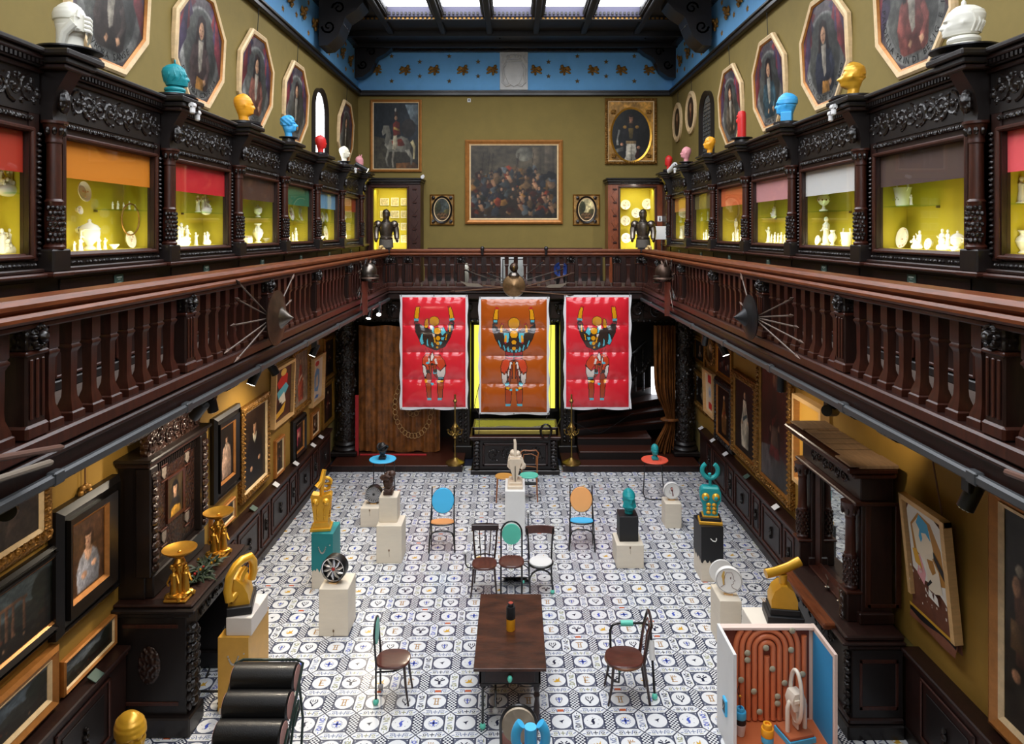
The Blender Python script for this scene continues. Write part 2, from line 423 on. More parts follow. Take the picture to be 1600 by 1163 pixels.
for j in range(-17,16):
    for i in range(-13,14):
        cx,cy=(i+.32)*P,(j+.1)*P
        W=Rf@Vector((cx,cy,0))
        if abs(W.x)>4.1 or W.y<4.3 or W.y>15.2:continue
        fpoly([(cx-h+g/2,cy-h+g/2),(cx+h-g/2,cy-h+g/2),(cx+h-g/2,cy+h-g/2),(cx-h+g/2,cy+h-g/2)],Z1,TB)
        disc(cx,cy,h*.94,Z2,TW)
        for sx in(-1,1):
            for sy in(-1,1):disc(cx+sx*h*.86,cy+sy*h*.86,.007,Z2,TW,5)
        motif(ROWS[j%3][(i+(j//3))%3],cx,cy)
        e=Q/2
        # long hexagon above (lies along x)
        y=cy+P/2;a=P/2-g;b=h-g/3;q=e-g
        fpoly([(cx-a,y),(cx-b,y-q),(cx+b,y-q),(cx+a,y),(cx+b,y+q),(cx-b,y+q)],Z1,TW)
        kk=rnd.randrange(4);cl=(TG,TN,TO,TG)[kk]
        for s in(-1,1):
            disc(cx+s*.075,y,.02,Z2,cl,8,.016);disc(cx+s*.075,y,.011,Z3,TW,6,.008)
            bar(cx,y,s*.035,-.026,s*.05,.028,.011,Z2,TG);bar(cx,y,s*.105,-.01,s*.135,.012*s,.011,Z2,TG);bar(cx,y,s*.06,-.03,s*.1,-.026,.008,Z2,TO);bar(cx,y,s*.055,.03,s*.1,.026,.008,Z2,TG)
        if kk==0 and rnd.random()<.35:fpoly(rect(cx-.035,cx+.035,y-.018,y+.018),Z2,TR)
        else:
            bar(cx,y,-.026,0,.026,0,.01,Z2,cl);bar(cx,y,0,-.028,0,.028,.008,Z2,cl)
        # long hexagon to the right (lies along y): checks on every other one
        x=cx+P/2
        hexa=[(x,cy-a),(x+q,cy-b),(x+q,cy+b),(x,cy+a),(x-q,cy+b),(x-q,cy-b)]
        fpoly(hexa,Z1,TW)
        if(i+j)%2==0:
            st=.0215;nx=int(q*2/st)
            for r_ in range(-10,11):
                for c_ in range(-3,4):
                    if(r_+c_)%2:continue
                    px_,py_=c_*st,r_*st
                    if abs(py_)>a-abs(px_)-st*.9 or abs(px_)>q-st*.3:continue
                    fpoly(rect(x+px_-st*.48,x+px_+st*.48,cy+py_-st*.48,cy+py_+st*.48),Z2,TN)
        else:
            cl=(TG,TN,TO,TC)[rnd.randrange(4)]
            for s in(-1,1):
                disc(x,cy+s*.07,.026,Z2,cl,8,.022);disc(x,cy+s*.07,.015,Z3,TW,6,.011)
                bar(x,cy,-.026,s*.03,.026,s*.042,.012,Z2,cl);bar(x,cy,-.03,s*.06,-.026,s*.1,.008,Z2,TG);bar(x,cy,.03,s*.055,.026,s*.1,.008,Z2,TO)
                bar(x,cy,0,s*.11,0,s*.135,.008,Z2,cl)
            bar(x,cy,-.024,-.012,.024,.012,.01,Z2,TG)
struct(fl.build('floor',ang=0))
# ---- walls: one mesh per side (lower cloth, upper cloth)
m=MB();m.box(-WX-.15,-WX,YF,YB+.15,0,10.3,OLIVE);wl=struct(m.build('wall_left'))
m=MB();m.box(WX,WX+.15,YF,YB+.15,0,10.3,OLIVE);struct(m.build('wall_right'))
m=MB();m.box(-WX,WX,YB,YB+.15,0,10.3,OLIVE);struct(m.build('wall_back'))
m=MB();m.box(-WX,WX,YF-.15,YF,0,10.3,OLIVE);struct(m.build('wall_front'))
FILL=mat('added fill light panes',(240,246,255),.4,emit=6.8) # unseen windows added behind the photographer to brighten frieze and back wall
for k,x in enumerate((-2.6,0,2.6)):
    m=MB();m.box(x-.95,x+.95,YF,YF+.02,7.4,9.8,FILL)
    for a in(-.95,-.3,.3,.95):m.box(x+a-.03,x+a+.03,YF+.02,YF+.06,7.4,9.8,WOODK)
    for z in(7.4,8.6,9.8):m.box(x-.98,x+.98,YF+.02,YF+.06,z-.03,z+.03,WOODK)
    struct(m.build('window_%d'%(4+k)))
# lower wall cloth under the side galleries
m=MB();m.box(-WX,-WX+.012,1,GY+.3,.9,GZ0,OLIVEL);struct(m.build('trim_1'))
m=MB();m.box(WX-.012,WX,1,GY+.3,.9,GZ0,OLIVEL);struct(m.build('trim_2'))
# ---- ceiling
m=MB()
m.box(-WX,panes[0][0]-.03,YF,YB,10.02,10.3,WK);m.box(panes[-1][1]+.03,WX,YF,YB,10.02,10.3,WK)
m.box(panes[0][0]-.03,panes[-1][1]+.03,15.46,YB,10.02,10.3,WK);m.box(panes[0][0]-.03,panes[-1][1]+.03,YF,1,10.02,10.3,WK)
for(a,b),(c,d)in zip(panes,panes[1:]):m.box(b+.03,c-.03,1,15.46,10.0,10.3,WK)
for a,b in panes:m.box(a-.1,b+.1,YF,YB,10.26,10.3,WK)
for x in[panes[0][0]-.13]+[(b+c)/2 for(_,b),(c,_)in zip(panes,panes[1:])]+[panes[-1][1]+.13]:
    m.box(x-.07,x+.07,1,16.6,9.93,10.05,WK,.02)
m.box(-WX,WX,15.46,15.6,9.94,10.05,WK);m.box(-WX,WX,16.6,16.75,9.9,10.05,WK);m.box(-WX,WX,17.6,17.7,9.9,10.05,WK)
for k in range(84):m.box(-4.1+k*.098,-4.05+k*.098,15.44,15.47,9.95,9.99,GILT)
struct(m.build('ceiling'))
# ---- blue frieze with gilded cherubs and stars
cherub=MB()
cherub.ell((0,-.03,.0),(.075,.04,.1),GILTC,9,6);cherub.ell((-.06,-.05,.1),(.055,.05,.06),GILT,9,6)
for s in(1,-1):
    for k in range(3):cherub.ell((.09+k*.04,-.03,.07-k*.035 if s>0 else-.05-k*.02),(.09-k*.018,.018,.032),GILT,8,5,Matrix.Rotation(-.5 if s>0 else.35,3,'Y'))
cherub.ell((-.09,-.03,-.07),(.05,.03,.035),GILT,8,5);cherub.ell((.01,-.04,-.12),(.04,.03,.06),GILTC,8,5)
cherub.ell((-.1,-.04,.02),(.05,.025,.025),GILT,7,5)
star=MB()
sp=[]
for k in range(10):
    a=PI/2+k*PI/5;q=.075 if k%2==0 else.03;sp.append((q*math.cos(a),q*math.sin(a)))
vs=[(x,0,z)for x,z in sp]+[(0,-.03,0)]
star.add(vs,[(i,(i+1)%10,10)for i in range(10)],GILT)
CH0,ST0=cherub.build('cherub_relief'),star.build('star_relief')
def frieze(nm,loc,rz,length,xs,stars,lab,flips):
    f=struct(MB().prism(rect(0,length,ZFR,ZCE),-.012,0,BLUE).build(nm,loc=loc,rz=rz))
    t=MB();t.box(0,length,-.1,-.0,ZFR-.11,ZFR,WOODK,.02);t.box(0,length,-.13,0,ZFR-.02,ZFR+.03,WOODK,.01)
    t.box(0,length,-.16,0,ZCE-.1,ZCE,CARVE,.02)
    struct(t.build('trim_'+str({'wall_frieze_left':3,'wall_frieze_right':4,'wall_frieze_back':5}[nm]),loc=loc,rz=rz))
    M=Matrix.Translation(loc)@Matrix.Rotation(rz,4,'Z')
    for x,fl_ in zip(xs,flips):
        c=CH0.copy();COL.objects.link(c);c.location=M@Vector((x,-.012,9.46));c.rotation_euler=(0,0,rz);c.scale=(fl_*.85,1,.85)
        tag(c,lab[0],'relief',lab[2])
    for x,z in stars:
        c=ST0.copy();COL.objects.link(c);c.location=M@Vector((x,-.012,z));c.rotation_euler=(0,0,rz)
        tag(c,lab[1],'star',lab[3])
kb=YB/FPX
xs=[(p-VX)*kb+WX for p in(590,635,680,725,771,836,881,925,969,1012)]
stb=[]
for p in(612,702,902,991):stb+=[((p-VX)*kb+WX,9.83),((p-VX)*kb+WX,9.17)]
for p in(656,747,857,947):stb+=[((p-VX)*kb+WX,9.68),((p-VX)*kb+WX,9.3)]
frieze('wall_frieze_back',(-WX,YB,0),0,2*WX,xs,stb,('gilded winged cherub relief on the short blue frieze beside the white crest','gilded star on the short blue frieze beside the white crest','gilded cherubs on the crest wall','gilded stars on the crest wall'),[-1]*5+[1]*5)
sx_=[18.0-.76*k for k in range(15)]
sst=[]
for k in range(14):sst+=[(17.62-.76*k,9.78 if k%2 else 9.66),(17.62-.76*k,9.17 if k%2 else 9.3)]
frieze('wall_frieze_right',(WX,YB,0),-PI/2,YB-YF,[YB-x for x in sx_],[(YB-x,z)for x,z in sst],('gilded winged cherub relief on the long blue frieze above the leaded window','gilded star on the long blue frieze above the leaded window','gilded cherubs above the leaded window','gilded stars above the leaded window'),[1]*15)
frieze('wall_frieze_left',(-WX,YF,0),PI/2,YB-YF,[x-YF for x in sx_],[(x-YF,z)for x,z in sst],('gilded winged cherub relief on the long blue frieze above the bright window','gilded star on the long blue frieze above the bright window','gilded cherubs above the bright window','gilded stars above the bright window'),[-1]*15)
bpy.data.objects.remove(CH0);bpy.data.objects.remove(ST0)
# carved brackets under the ceiling
def wall_bracket(x,y,rz,lab,w=.6,d=.75,hh=1.0,z=9.0):
    # body built with its back at local y = 0, reaching to -y
    t=thing('ceiling_bracket',lab,'bracket',(x,y,z),rz)
    pr=[(0,hh),(-d,hh),(-d,hh*.9),(-d*.84,hh*.74),(-d*.6,hh*.6),(-d*.52,hh*.42),(-d*.42,hh*.2),(-d*.2,.02),(0,0)]
    m=MB()
    n=len(pr)
    for sx0 in(0,):
        vs=[(-w/2,a,b)for a,b in pr]+[(w/2,a,b)for a,b in pr]
        m.add(vs,[list(range(n)),[n+i for i in range(n)][::-1]]+[(i,n+i,n+(i+1)%n,(i+1)%n)for i in range(n)],WOODK)
    m.build('bracket_body',t)
    m=MB()
    for s in(-1,1):
        m2=MB();scroll(m2,-d*.45,hh*.78,hh*.13,0,CARVE,1.3,1,.022);scroll(m2,-d*.22,hh*.4,hh*.14,0,CARVE,1.3,-1,.024)
        m.add([(s*(w/2+.004),x_,z_)for x_,y_,z_ in m2.v],m2.f,CARVE)
    for k in range(7):m.ell((-w/2+w*(k+.5)/7,-d*.5,hh*.5-.02),(w/18,.05,.05),CARVE,7,5)
    m.build('carving',t)
wall_bracket(-WX+.13,14.45,PI/2,'dark curved timber bracket on the blue frieze above the bright window',d=.9)
wall_bracket(WX-.13,14.45,-PI/2,'dark curved timber bracket on the blue frieze above the leaded window',d=.9)
wall_bracket(-WX+.013,17.95,PI/2,'dark corner bracket above the horseman painting',w=.3,d=.95,hh=.86,z=9.16)
wall_bracket(WX-.013,17.95,-PI/2,'dark corner bracket above the officer portrait',w=.3,d=.95,hh=.86,z=9.16)
# ---- galleries
UND=mat('dark gallery soffit',(30,20,17),0.5,var=0.3,vs=4)
for s,nm in((-1,'left'),(1,'right')):
    m=MB()
    m.box(s*GX,s*WX,YF,YB,GZ0+.03,GZ1,FLOORW)
    m.box(s*(GX-.02),s*(WX-.02),YF,GY,GZ0,GZ0+.03,UND)
    # moulded edge
    e=s*GX
    m.box(e-s*.05,e,YF,GY+.05,GZ0+.16,GZ1+.06,WOODR,.015)
    m.box(e-s*.07,e,YF,GY+.07,GZ0+.11,GZ0+.15,WOOD,.012)
    m.box(e-s*.03,e,YF,GY+.03,GZ0-.02,GZ0+.11,WOOD,.012)
    struct(m.build('floor_gallery_'+nm))
m=MB()
m.box(-GX,GX,GY,YB,GZ0+.03,GZ1,FLOORW);m.box(-GX,GX,GY,16.6,GZ0,GZ0+.03,UND)
m.box(-GX,GX,GY-.05,GY,GZ0+.16,GZ1+.06,WOODR,.015);m.box(-GX,GX,GY-.07,GY,GZ0+.11,GZ0+.15,WOOD,.012)
m.box(-GX,GX,GY-.03,GY,GZ0-.02,GZ0+.11,WOOD,.012)
struct(m.build('floor_gallery_back'))
m=MB();m.box(-2.3,2.3,YB-.06,YB,GZ1,4.72,WOOD);m.box(-2.3,2.3,YB-.1,YB,4.72,4.77,WOODR,.01);m.box(-2.3,2.3,YB-.09,YB,GZ1,4.02,WOODK)
for k in range(7):
    x=-1.95+k*.65
    for a,b,c,d in((-.27,.27,4.1,4.13),(-.27,.27,4.6,4.63),(-.27,-.24,4.1,4.63),(.24,.27,4.1,4.63)):m.box(x+a,x+b,YB-.08,YB-.06,c,d,WOODR,.006)
    for sx in(-1,1):
        for q in(.06,.14):m.tube([(x+sx*q,YB-.07,4.15+q),(x+sx*.02,YB-.07,4.55-q)],.01,WOODR,5)
struct(m.build('trim_11'))
# grey lighting conduit along the gallery edges
for s,w_ in((-1,'above the fireplace wall'),(1,'above the mirror cabinet wall')):
    m=MB();m.box(s*(GX-.1),s*(GX-.045),2.5,GY-.1,GZ0-.05,GZ0+.02,IRON,.015)
    for k in range(7):m.box(s*(GX-.105),s*(GX-.04),4.2+k*1.7,4.3+k*1.7,GZ0-.055,GZ0+.03,IRON,.01)
    tag(m.build('lighting_conduit'),'long grey steel lighting conduit under the gallery edge '+w_,'conduit')
# ---- wainscot under the side galleries
def wainscot(s,nm,y0,y1,n):
    m=MB()
    f=s*(WX-.14)
    m.box(s*(WX-.16),s*WX,y0,y1,0,.13,WOODK,.01);m.box(f,s*WX,y0,y1,.13,.9,WOOD)
    m.box(s*(WX-.2),s*WX,y0,y1,.9,.945,WOOD,.012);m.box(s*(WX-.17),s*WX,y0,y1,.85,.9,WOODR,.01)
    y=y0+.05;k=0
    while y<y1-.5:
        w=.82 if k%2==0 else.36
        z0,z1=.2,.8
        for(a,b,c,d)in((y,y+w,z1-.03,z1),(y,y+w,z0,z0+.03),(y,y+.03,z0,z1),(y+w-.03,y+w,z0,z1)):
            m.box(f-s*.02,f,a,b,c,d,WOODR,.008)
        m.box(f-s*.012,f,y+.1,y+w-.1,z0+.1,z1-.1,WOODK,.006)
        q=y+w/2
        for zz in(.44,.5,.56):m.ell((f-s*.025,q,zz),(.03,.035 if zz==.5 else.022,.035),CARVE,8,5)
        y+=w+.1;k+=1
    struct(m.build(nm))
wainscot(-1,'trim_6',3.2,7.12,5);wainscot(-1,'trim_7',8.55,GY-.6,9)
wainscot(1,'trim_8',3.2,7.1,5);wainscot(1,'trim_9',8.95,GY-.6,8)
# ---- scroll corbels beneath the galleries
def corbel(s,y,lab):
    t=thing('gallery_corbel',lab,'corbel',(s*WX,y,GZ0),PI/2 if s<0 else-PI/2)
    pr=[(0,0),(-1.12,0),(-1.16,-.07),(-1.1,-.19),(-.92,-.23),(-.78,-.17),(-.6,-.3),(-.3,-.36),(0,-.5)]
    n=len(pr);w=.2;m=MB()
    vs=[(-w/2,a,b)for a,b in pr]+[(w/2,a,b)for a,b in pr]
    m.add(vs,[list(range(n)),[n+i for i in range(n)][::-1]]+[(i,n+i,n+(i+1)%n,(i+1)%n)for i in range(n)],WOODK)
    m.build('corbel_body',t)
    m=MB();m.cyl((-w/2-.02,-1.03,-.11),(w/2+.02,-1.03,-.11),.105,CARVER,16)
    for k in range(4):m.ell((-w/2+.04+k*.04,-.72,-.2),(.02,.1,.05),CARVER,7,5)
    m.build('scroll',t)
nth=['nearest the photographer','second along','third along','fourth along','fifth along','farthest along']
for i,y in enumerate((5.64,7.5,9.36,11.2,13.05,14.7)):
    corbel(-1,y,'dark carved scroll corbel under the fireplace side gallery, '+nth[i])
for i,y in enumerate((5.7,6.4,7.56,9.4,11.2,13.05)):
    corbel(1,y,'dark carved scroll corbel under the mirror cabinet side gallery, '+nth[i])
# ---- windows
def arch_window(s,y,w,z0,z1,nm,lit):
    pts=[(-w/2,z0)]+[(w/2,z0)]+[(w/2*math.cos(a),z1-w/2+w/2*math.sin(a))for a in[PI*k/12 for k in range(13)]]
    pts=[(-w/2,z0),(w/2,z0)]+[(w/2*math.cos(PI*k/12),z1-w*.6+w*.6*math.sin(PI*k/12))for k in range(13)]
    out=[(x*1.28,z0-.1 if z<=z0+1e-6 else z0+(z-z0)*1.06)for x,z in pts]
    m=MB();m.ring(out,pts,-.09,0,WOODK,-.03)
    glm=mat('daylight behind window glass',(244,248,255),.4,emit=4.5)if lit else mat('grey leaded glass',(92,92,88),.25,var=.3,vs=12,emit=.0)
    m.flat(pts,-.015,glm)
    if not lit:
        LD=mat('window lead',(40,40,40),.5)
        k=z0+.08
        while k<z1-.1:
            hw=w/2 if k<z1-w*.6 else w/2*math.sqrt(max(0,1-((k-z1+w*.6)/(w*.6))**2))
            m.box(-hw,hw,-.022,-.016,k,k+.012,LD);k+=.085
        for x in(-.33,-.17,0,.17,.33):m.box(x*w-.005,x*w+.005,-.022,-.016,z0,z1-w*.45,LD)
    struct(m.build(nm,loc=(s*WX,y,0),rz=PI/2 if s<0 else-PI/2))
arch_window(-1,14.58,.78,6.6,8.13,'window_1',True)
arch_window(1,14.85,.72,6.6,8.13,'window_2',False)
# ================================================================= GALLERY BALUSTRADES
POSTS=[2.2,4.15,6.12,8.1,10.07,12.0,13.95]
BZ0,BZ1=3.96,4.66
bal=MB()
bal.sq([(.066,0),(.066,.05),(.055,.06),(.055,.075),(.033,.15),(.03,.2),(.033,.44),(.044,.465),(.05,.475),(.05,.485),(.04,.5),(.047,.51),(.047,.7)],WOODR)
BAL=bal.build('baluster')
pst=MB()
pst.box(-.085,.085,-.085,.085,0,.7,WOOD,.012);pst.box(-.1,.1,-.1,.1,0,.09,WOODR,.015)
for a in(-.05,0,.05):pst.box(a-.012,a+.012,-.097,-.085,.12,.48,WOODR,.006)
POST=pst.build('post')
cap=MB()
cap.box(-.1,.1,-.1,.1,.5,.53,WOODR,.01)
for k in range(12):
    a=2*PI*k/12;cap.ell((.05*math.cos(a),-.1,.61+.06*math.sin(a)),(.022,.03,.022),CARVE,7,5)
cap.ell((0,-.12,.61),(.035,.04,.04),CARVE,9,6);cap.box(-.095,.095,-.095,.095,.53,.7,CARVE,.01)
CAP=cap.build('carved_cap')
def put(proto,parent,loc,rz=0):
    c=proto.copy();COL.objects.link(c);c.parent=parent;c.location=loc;c.rotation_euler=(0,0,rz);return c
def balustrade(label,loc,rz,x0,x1,posts,per,nm='gallery_balustrade',pitch=None):
    t=thing(nm,label,'balustrade',loc,rz)
    m=MB();m.box(x0,x1,-.11,.12,.66+BZ0,.70+BZ0,WOODR,.01);m.box(x0,x1,-.15,.15,.70+BZ0,.76+BZ0,RAIL,.02);m.box(x0,x1,-.13,.13,.76+BZ0,.845+BZ0,RAIL,.03);m.build('handrail',t)
    m=MB();m.box(x0,x1,-.09,.1,GZ1,BZ0,WOOD,.01);m.build('plinth',t)
    for p in posts:
        q=put(POST,t,(p,0,BZ0));put(CAP,q,(0,0,0))
    for a,b in zip(posts,posts[1:]):
        n=per if per else max(1,int(round((b-a)/pitch))-1)
        for k in range(n):put(BAL,t,(a+(b-a)*(k+1)/(n+1),0,BZ0))
    return t
balustrade('long dark red balustrade on the side with the fireplace below',(-GX-.06,0,0),PI/2,2.1,15.5,POSTS+[15.4],8)
balustrade('long dark red balustrade on the side with the mirror cabinet below',(GX+.06,0,0),-PI/2,-15.5,-2.1,[-15.4]+[-p for p in POSTS[::-1]],8)
kg=GY/FPX
balustrade('short dark red balustrade behind the tops of the three inflated banners',(0,GY+.06,0),0,-2.83,2.83,[(p-VX)*kg for p in(612,638,720,892,964,1000)],None,pitch=.21)
for o in(BAL,POST,CAP):bpy.data.objects.remove(o)

# ================================================================= SHOW CASES ALONG THE GALLERIES
BAY=1.845;BAY0=5.53
G0,G1=.215,1.63
LZ=5.03 # floor of the cases
def mk_case_parts():
    out={}
    b=MB() # base cupboard, panels and ledge
    b.box(0,BAY,.02,.38,GZ1,4.62,WOOD)
    for a in(.1,.98):
        for(x0,x1,z0,z1)in((a,a+.76,4.5,4.53),(a,a+.76,3.99,4.02),(a,a+.03,3.99,4.53),(a+.73,a+.76,3.99,4.53)):b.box(x0,x1,-.005,.02,z0,z1,WOODR,.008)
        c=a+.38
        for s in(-1,1):
            for q in(.12,.2):b.tube([(c+s*q*1.3,0,4.06+q),(c+s*.04,0,4.46-q*.2)],.012,WOODR,5)
        b.ell((c,-.01,4.26),(.05,.03,.06),CARVE,8,6)
    b.box(0,BAY,-.02,.38,3.9,3.98,WOODK,.01)
    b.box(0,BAY,0,.38,4.62,4.84,WOODK);b.box(.15,BAY-.15,-.012,0,4.65,4.81,WOOD,.006)
    b.box(0,BAY,-.1,.38,4.84,4.875,WOODR,.012);b.box(0,BAY,-.06,.38,4.875,4.91,WOOD,.01)
    out['base_cupboard']=b
    f=MB()
    f.box(0,BAY,0,.06,4.91,4.97,WOODK);f.box(0,G0,-.01,.06,4.97,6.12,WOOD);f.box(G1,BAY,-.01,.06,4.97,6.12,WOOD)
    f.box(G0,G1,0,.06,4.97,LZ,WOODR,.012);f.box(G0,G1,0,.06,5.97,6.12,WOOD)
    for(x0,x1,z0,z1)in((G0-.05,G1+.05,LZ-.05,LZ-.012),(G0-.05,G1+.05,5.97,6.01),(G0-.05,G0-.01,LZ-.05,6.0),(G1+.01,G1+.05,LZ-.05,6.0)):
        f.box(x0,x1,-.035,0,z0,z1,WOODR,.012)
    out['frame']=f
    c=MB()
    foliage_band(c,.14,BAY-.14,6.15,6.43,-.01,CARVE,7,.15);foliage_band(c,.14,BAY-.14,6.2,6.4,-.005,CARVE,17,.2)
    for k in range(44):c.ell((.2+k*.0335,-.02,6.075),(.013,.02,.022),CARVE,6,4)
    for k in range(36):c.ell((.17+k*.0425,-.03,4.94),(.017,.02,.018),CARVE,6,4)
    for k in range(22):c.ell((G1+.1,-.02,5.02+k*.045),(.016,.02,.016),CARVE,6,4)
    c.box(.1,BAY-.1,-.012,.06,6.12,6.44,WOODK)
    out['carved_frieze']=c
    k=MB()
    k.box(0,BAY,-.04,.38,6.44,6.48,WOOD,.01);k.box(0,BAY,-.07,.38,6.48,6.53,WOODK,.01)
    k.box(0,BAY,-.11,.38,6.53,6.57,WOOD,.01);k.box(0,BAY,-.15,.38,6.57,6.61,WOODK,.01)
    for q in range(40):k.box(.02+q*.046,.045+q*.046,-.1,-.07,6.49,6.525,WOODK)
    out['cornice']=k
    p=MB()
    p.box(-.11,.11,-.13,.02,4.875,5.06,WOODK,.012);p.box(-.13,.13,-.15,.02,4.84,4.88,WOODR,.01)
    p.box(-.1,.1,-.01,.02,5.06,6.2,WOODK)
    p.lathe([(.075,5.06),(.08,5.08),(.06,5.1),(.066,5.14),(.07,5.3),(.062,5.42),(.07,5.44),(.055,5.46),(.052,5.9),(.06,5.91),(.06,5.93),(.055,5.95),(.085,6.05),(.1,6.06),(.1,6.08)],WOODR,(0,-.06,0),14)
    for r_ in range(7):
        for q in range(7):
            a=PI+PI*(q+.5*(r_%2))/6.5;p.ell((.066*math.cos(a),-.06+.066*math.sin(a),5.13+r_*.043),(.018,.018,.022),CARVE,6,4)
    for q in range(6):
        a=PI+PI*q/5;p.ell((.075*math.cos(a),-.06+.075*math.sin(a),6.0),(.02,.02,.035),CARVE,6,4)
    # flaring bracket above the capital
    pr=[(.02,6.08),(-.11,6.08),(-.1,6.16),(-.13,6.3),(-.2,6.42),(-.23,6.47),(.02,6.47)];n=len(pr)
    vs=[(-.085,a,b_)for a,b_ in pr]+[(.085,a,b_)for a,b_ in pr]
    p.add(vs,[list(range(n)),[n+i for i in range(n)][::-1]]+[(i,n+i,n+(i+1)%n,(i+1)%n)for i in range(n)],WOODK)
    p.ell((0,-.14,6.24),(.05,.05,.1),CARVE,8,6)
    p.box(-.16,.16,-.26,.02,6.47,6.51,WOOD,.01);p.box(-.19,.19,-.29,.02,6.51,6.56,WOODK,.01);p.box(-.24,.24,-.33,.1,6.56,6.612,WOODK,.012)
    out['pilaster']=p
    l=MB()
    l.box(.1,BAY-.1,.36,.38,LZ-.03,6.1,CASEY);l.box(.1,.12,.05,.36,LZ-.03,6.1,CASEY);l.box(BAY-.12,BAY-.1,.05,.36,LZ-.03,6.1,CASEY)
    l.box(.12,BAY-.12,.05,.36,LZ-.03,LZ,CASEY);l.box(.12,BAY-.12,.05,.36,6.05,6.1,CASEY)
    out['lining']=l
    g=MB();g.box(G0,G1,.03,.034,LZ,5.97,GLASS)
    out['glass_pane']=g
    return out
CASE={k:v.build(k)for k,v in mk_case_parts().items()}
BLINDS_L=[('vermilion',(182,48,22)),('orange',(224,134,22)),('red',(208,28,38)),('brown',(84,54,36)),('green',(46,112,78)),('pale blue',(118,172,204)),('rust',(190,74,26))]
BLINDS_R=[('coral pink',(255,98,104)),('taupe',(88,68,62)),('white',(228,228,224)),('rose',(220,156,156)),('tangerine',(240,122,66)),('olive',(128,118,66)),('apricot',(255,176,76))]
PLAC=mat('grey green label card',(66,88,78),0.5);PLACT=mat('label lettering',(196,204,194),0.6)
def strip(parent,M,y,z,w,power):
    a=bpy.data.lights.new('strip_lamp','AREA');a.shape='RECTANGLE';a.size=w;a.size_y=.04;a.energy=power;a.color=(1,.95,.62)
    o=bpy.data.objects.new('strip_lamp',a);COL.objects.link(o);o.parent=parent
    o.location=(M,y,z);o.rotation_euler=(math.radians(180-38),0,0)
    return o
def show_case(s,i,nm,rgb):
    # the first bay (i = -1) only shows its pilaster end
    y=BAY0+BAY*i
    if s<0:loc,rz=(-CX,y,0),PI/2
    else:loc,rz=(CX,y+BAY,0),-PI/2
    t=thing('display_cabinet','dark carved gallery show case with a %s blind behind its glass'%nm,'display cabinet',loc,rz,None)
    for k,o in CASE.items():
        c=o.copy();COL.objects.link(c);c.parent=t
        if k=='pilaster' and s>0:c.location.x=BAY
        if k=='carved_frieze' and s>0:c.scale.x=-1;c.location.x=BAY
    m=MB();m.box(G0-.01,G1+.01,.036,.042,5.655,5.985,mat('blind '+nm,rgb,.6));m.build('blind',t)['label']=nm+' roller blind over the top of the glass'
    strip(t,(G0+G1)/2,.07,LZ+.015,1.3,CASE_W)
    m=MB();m.box(-.07,.07,-.012,0,0,.14,PLAC,.003)
    for z,w,hh in((.105,.042,.011),(.09,.02,.005),(.06,.035,.005),(.03,.045,.006)):m.box(-w,w,-.0135,-.012,z,z+hh,PLACT)
    o=m.build('placard');o.location=Vector(loc)+Matrix.Rotation(rz,3,'Z')@Vector((BAY/2-.05*s,-.013,4.66));o.rotation_euler=(0,0,rz)
    tag(o,'small grey green caption card under the show case with the %s blind'%nm,'placard','caption cards')
    return t
for i,(nm,rgb)in enumerate(BLINDS_L):show_case(-1,i-1,nm,rgb)
for i,(nm,rgb)in enumerate(BLINDS_R):show_case(1,i-1,nm,rgb)
# end pilasters where the rows meet the back wall, and plain bays beside and behind the photographer
for s in(-1,1):
    y=BAY0+BAY*6
    t=thing('end_pilaster','last dark pilaster of the cornice beside the back wall case on the %s side'%('horseman' if s<0 else 'officer portrait'),'pilaster',(s*CX,y,0),PI/2 if s<0 else-PI/2)
    c=CASE['pilaster'].copy();COL.objects.link(c);c.parent=t
    m=MB()
    x0,x1=(.12,YB-y-.03)if s<0 else(-(YB-y-.03),-.12)
    m.box(x0,x1,.0,.38,GZ1,6.44,WOOD);m.box(x0,x1,-.1,.38,6.44,6.61,WOODK,.02);m.box(x0,x1,-.05,.0,4.84,4.91,WOODR,.012)
    m.build('corner_panel',t)
for o in CASE.values():bpy.data.objects.remove(o)

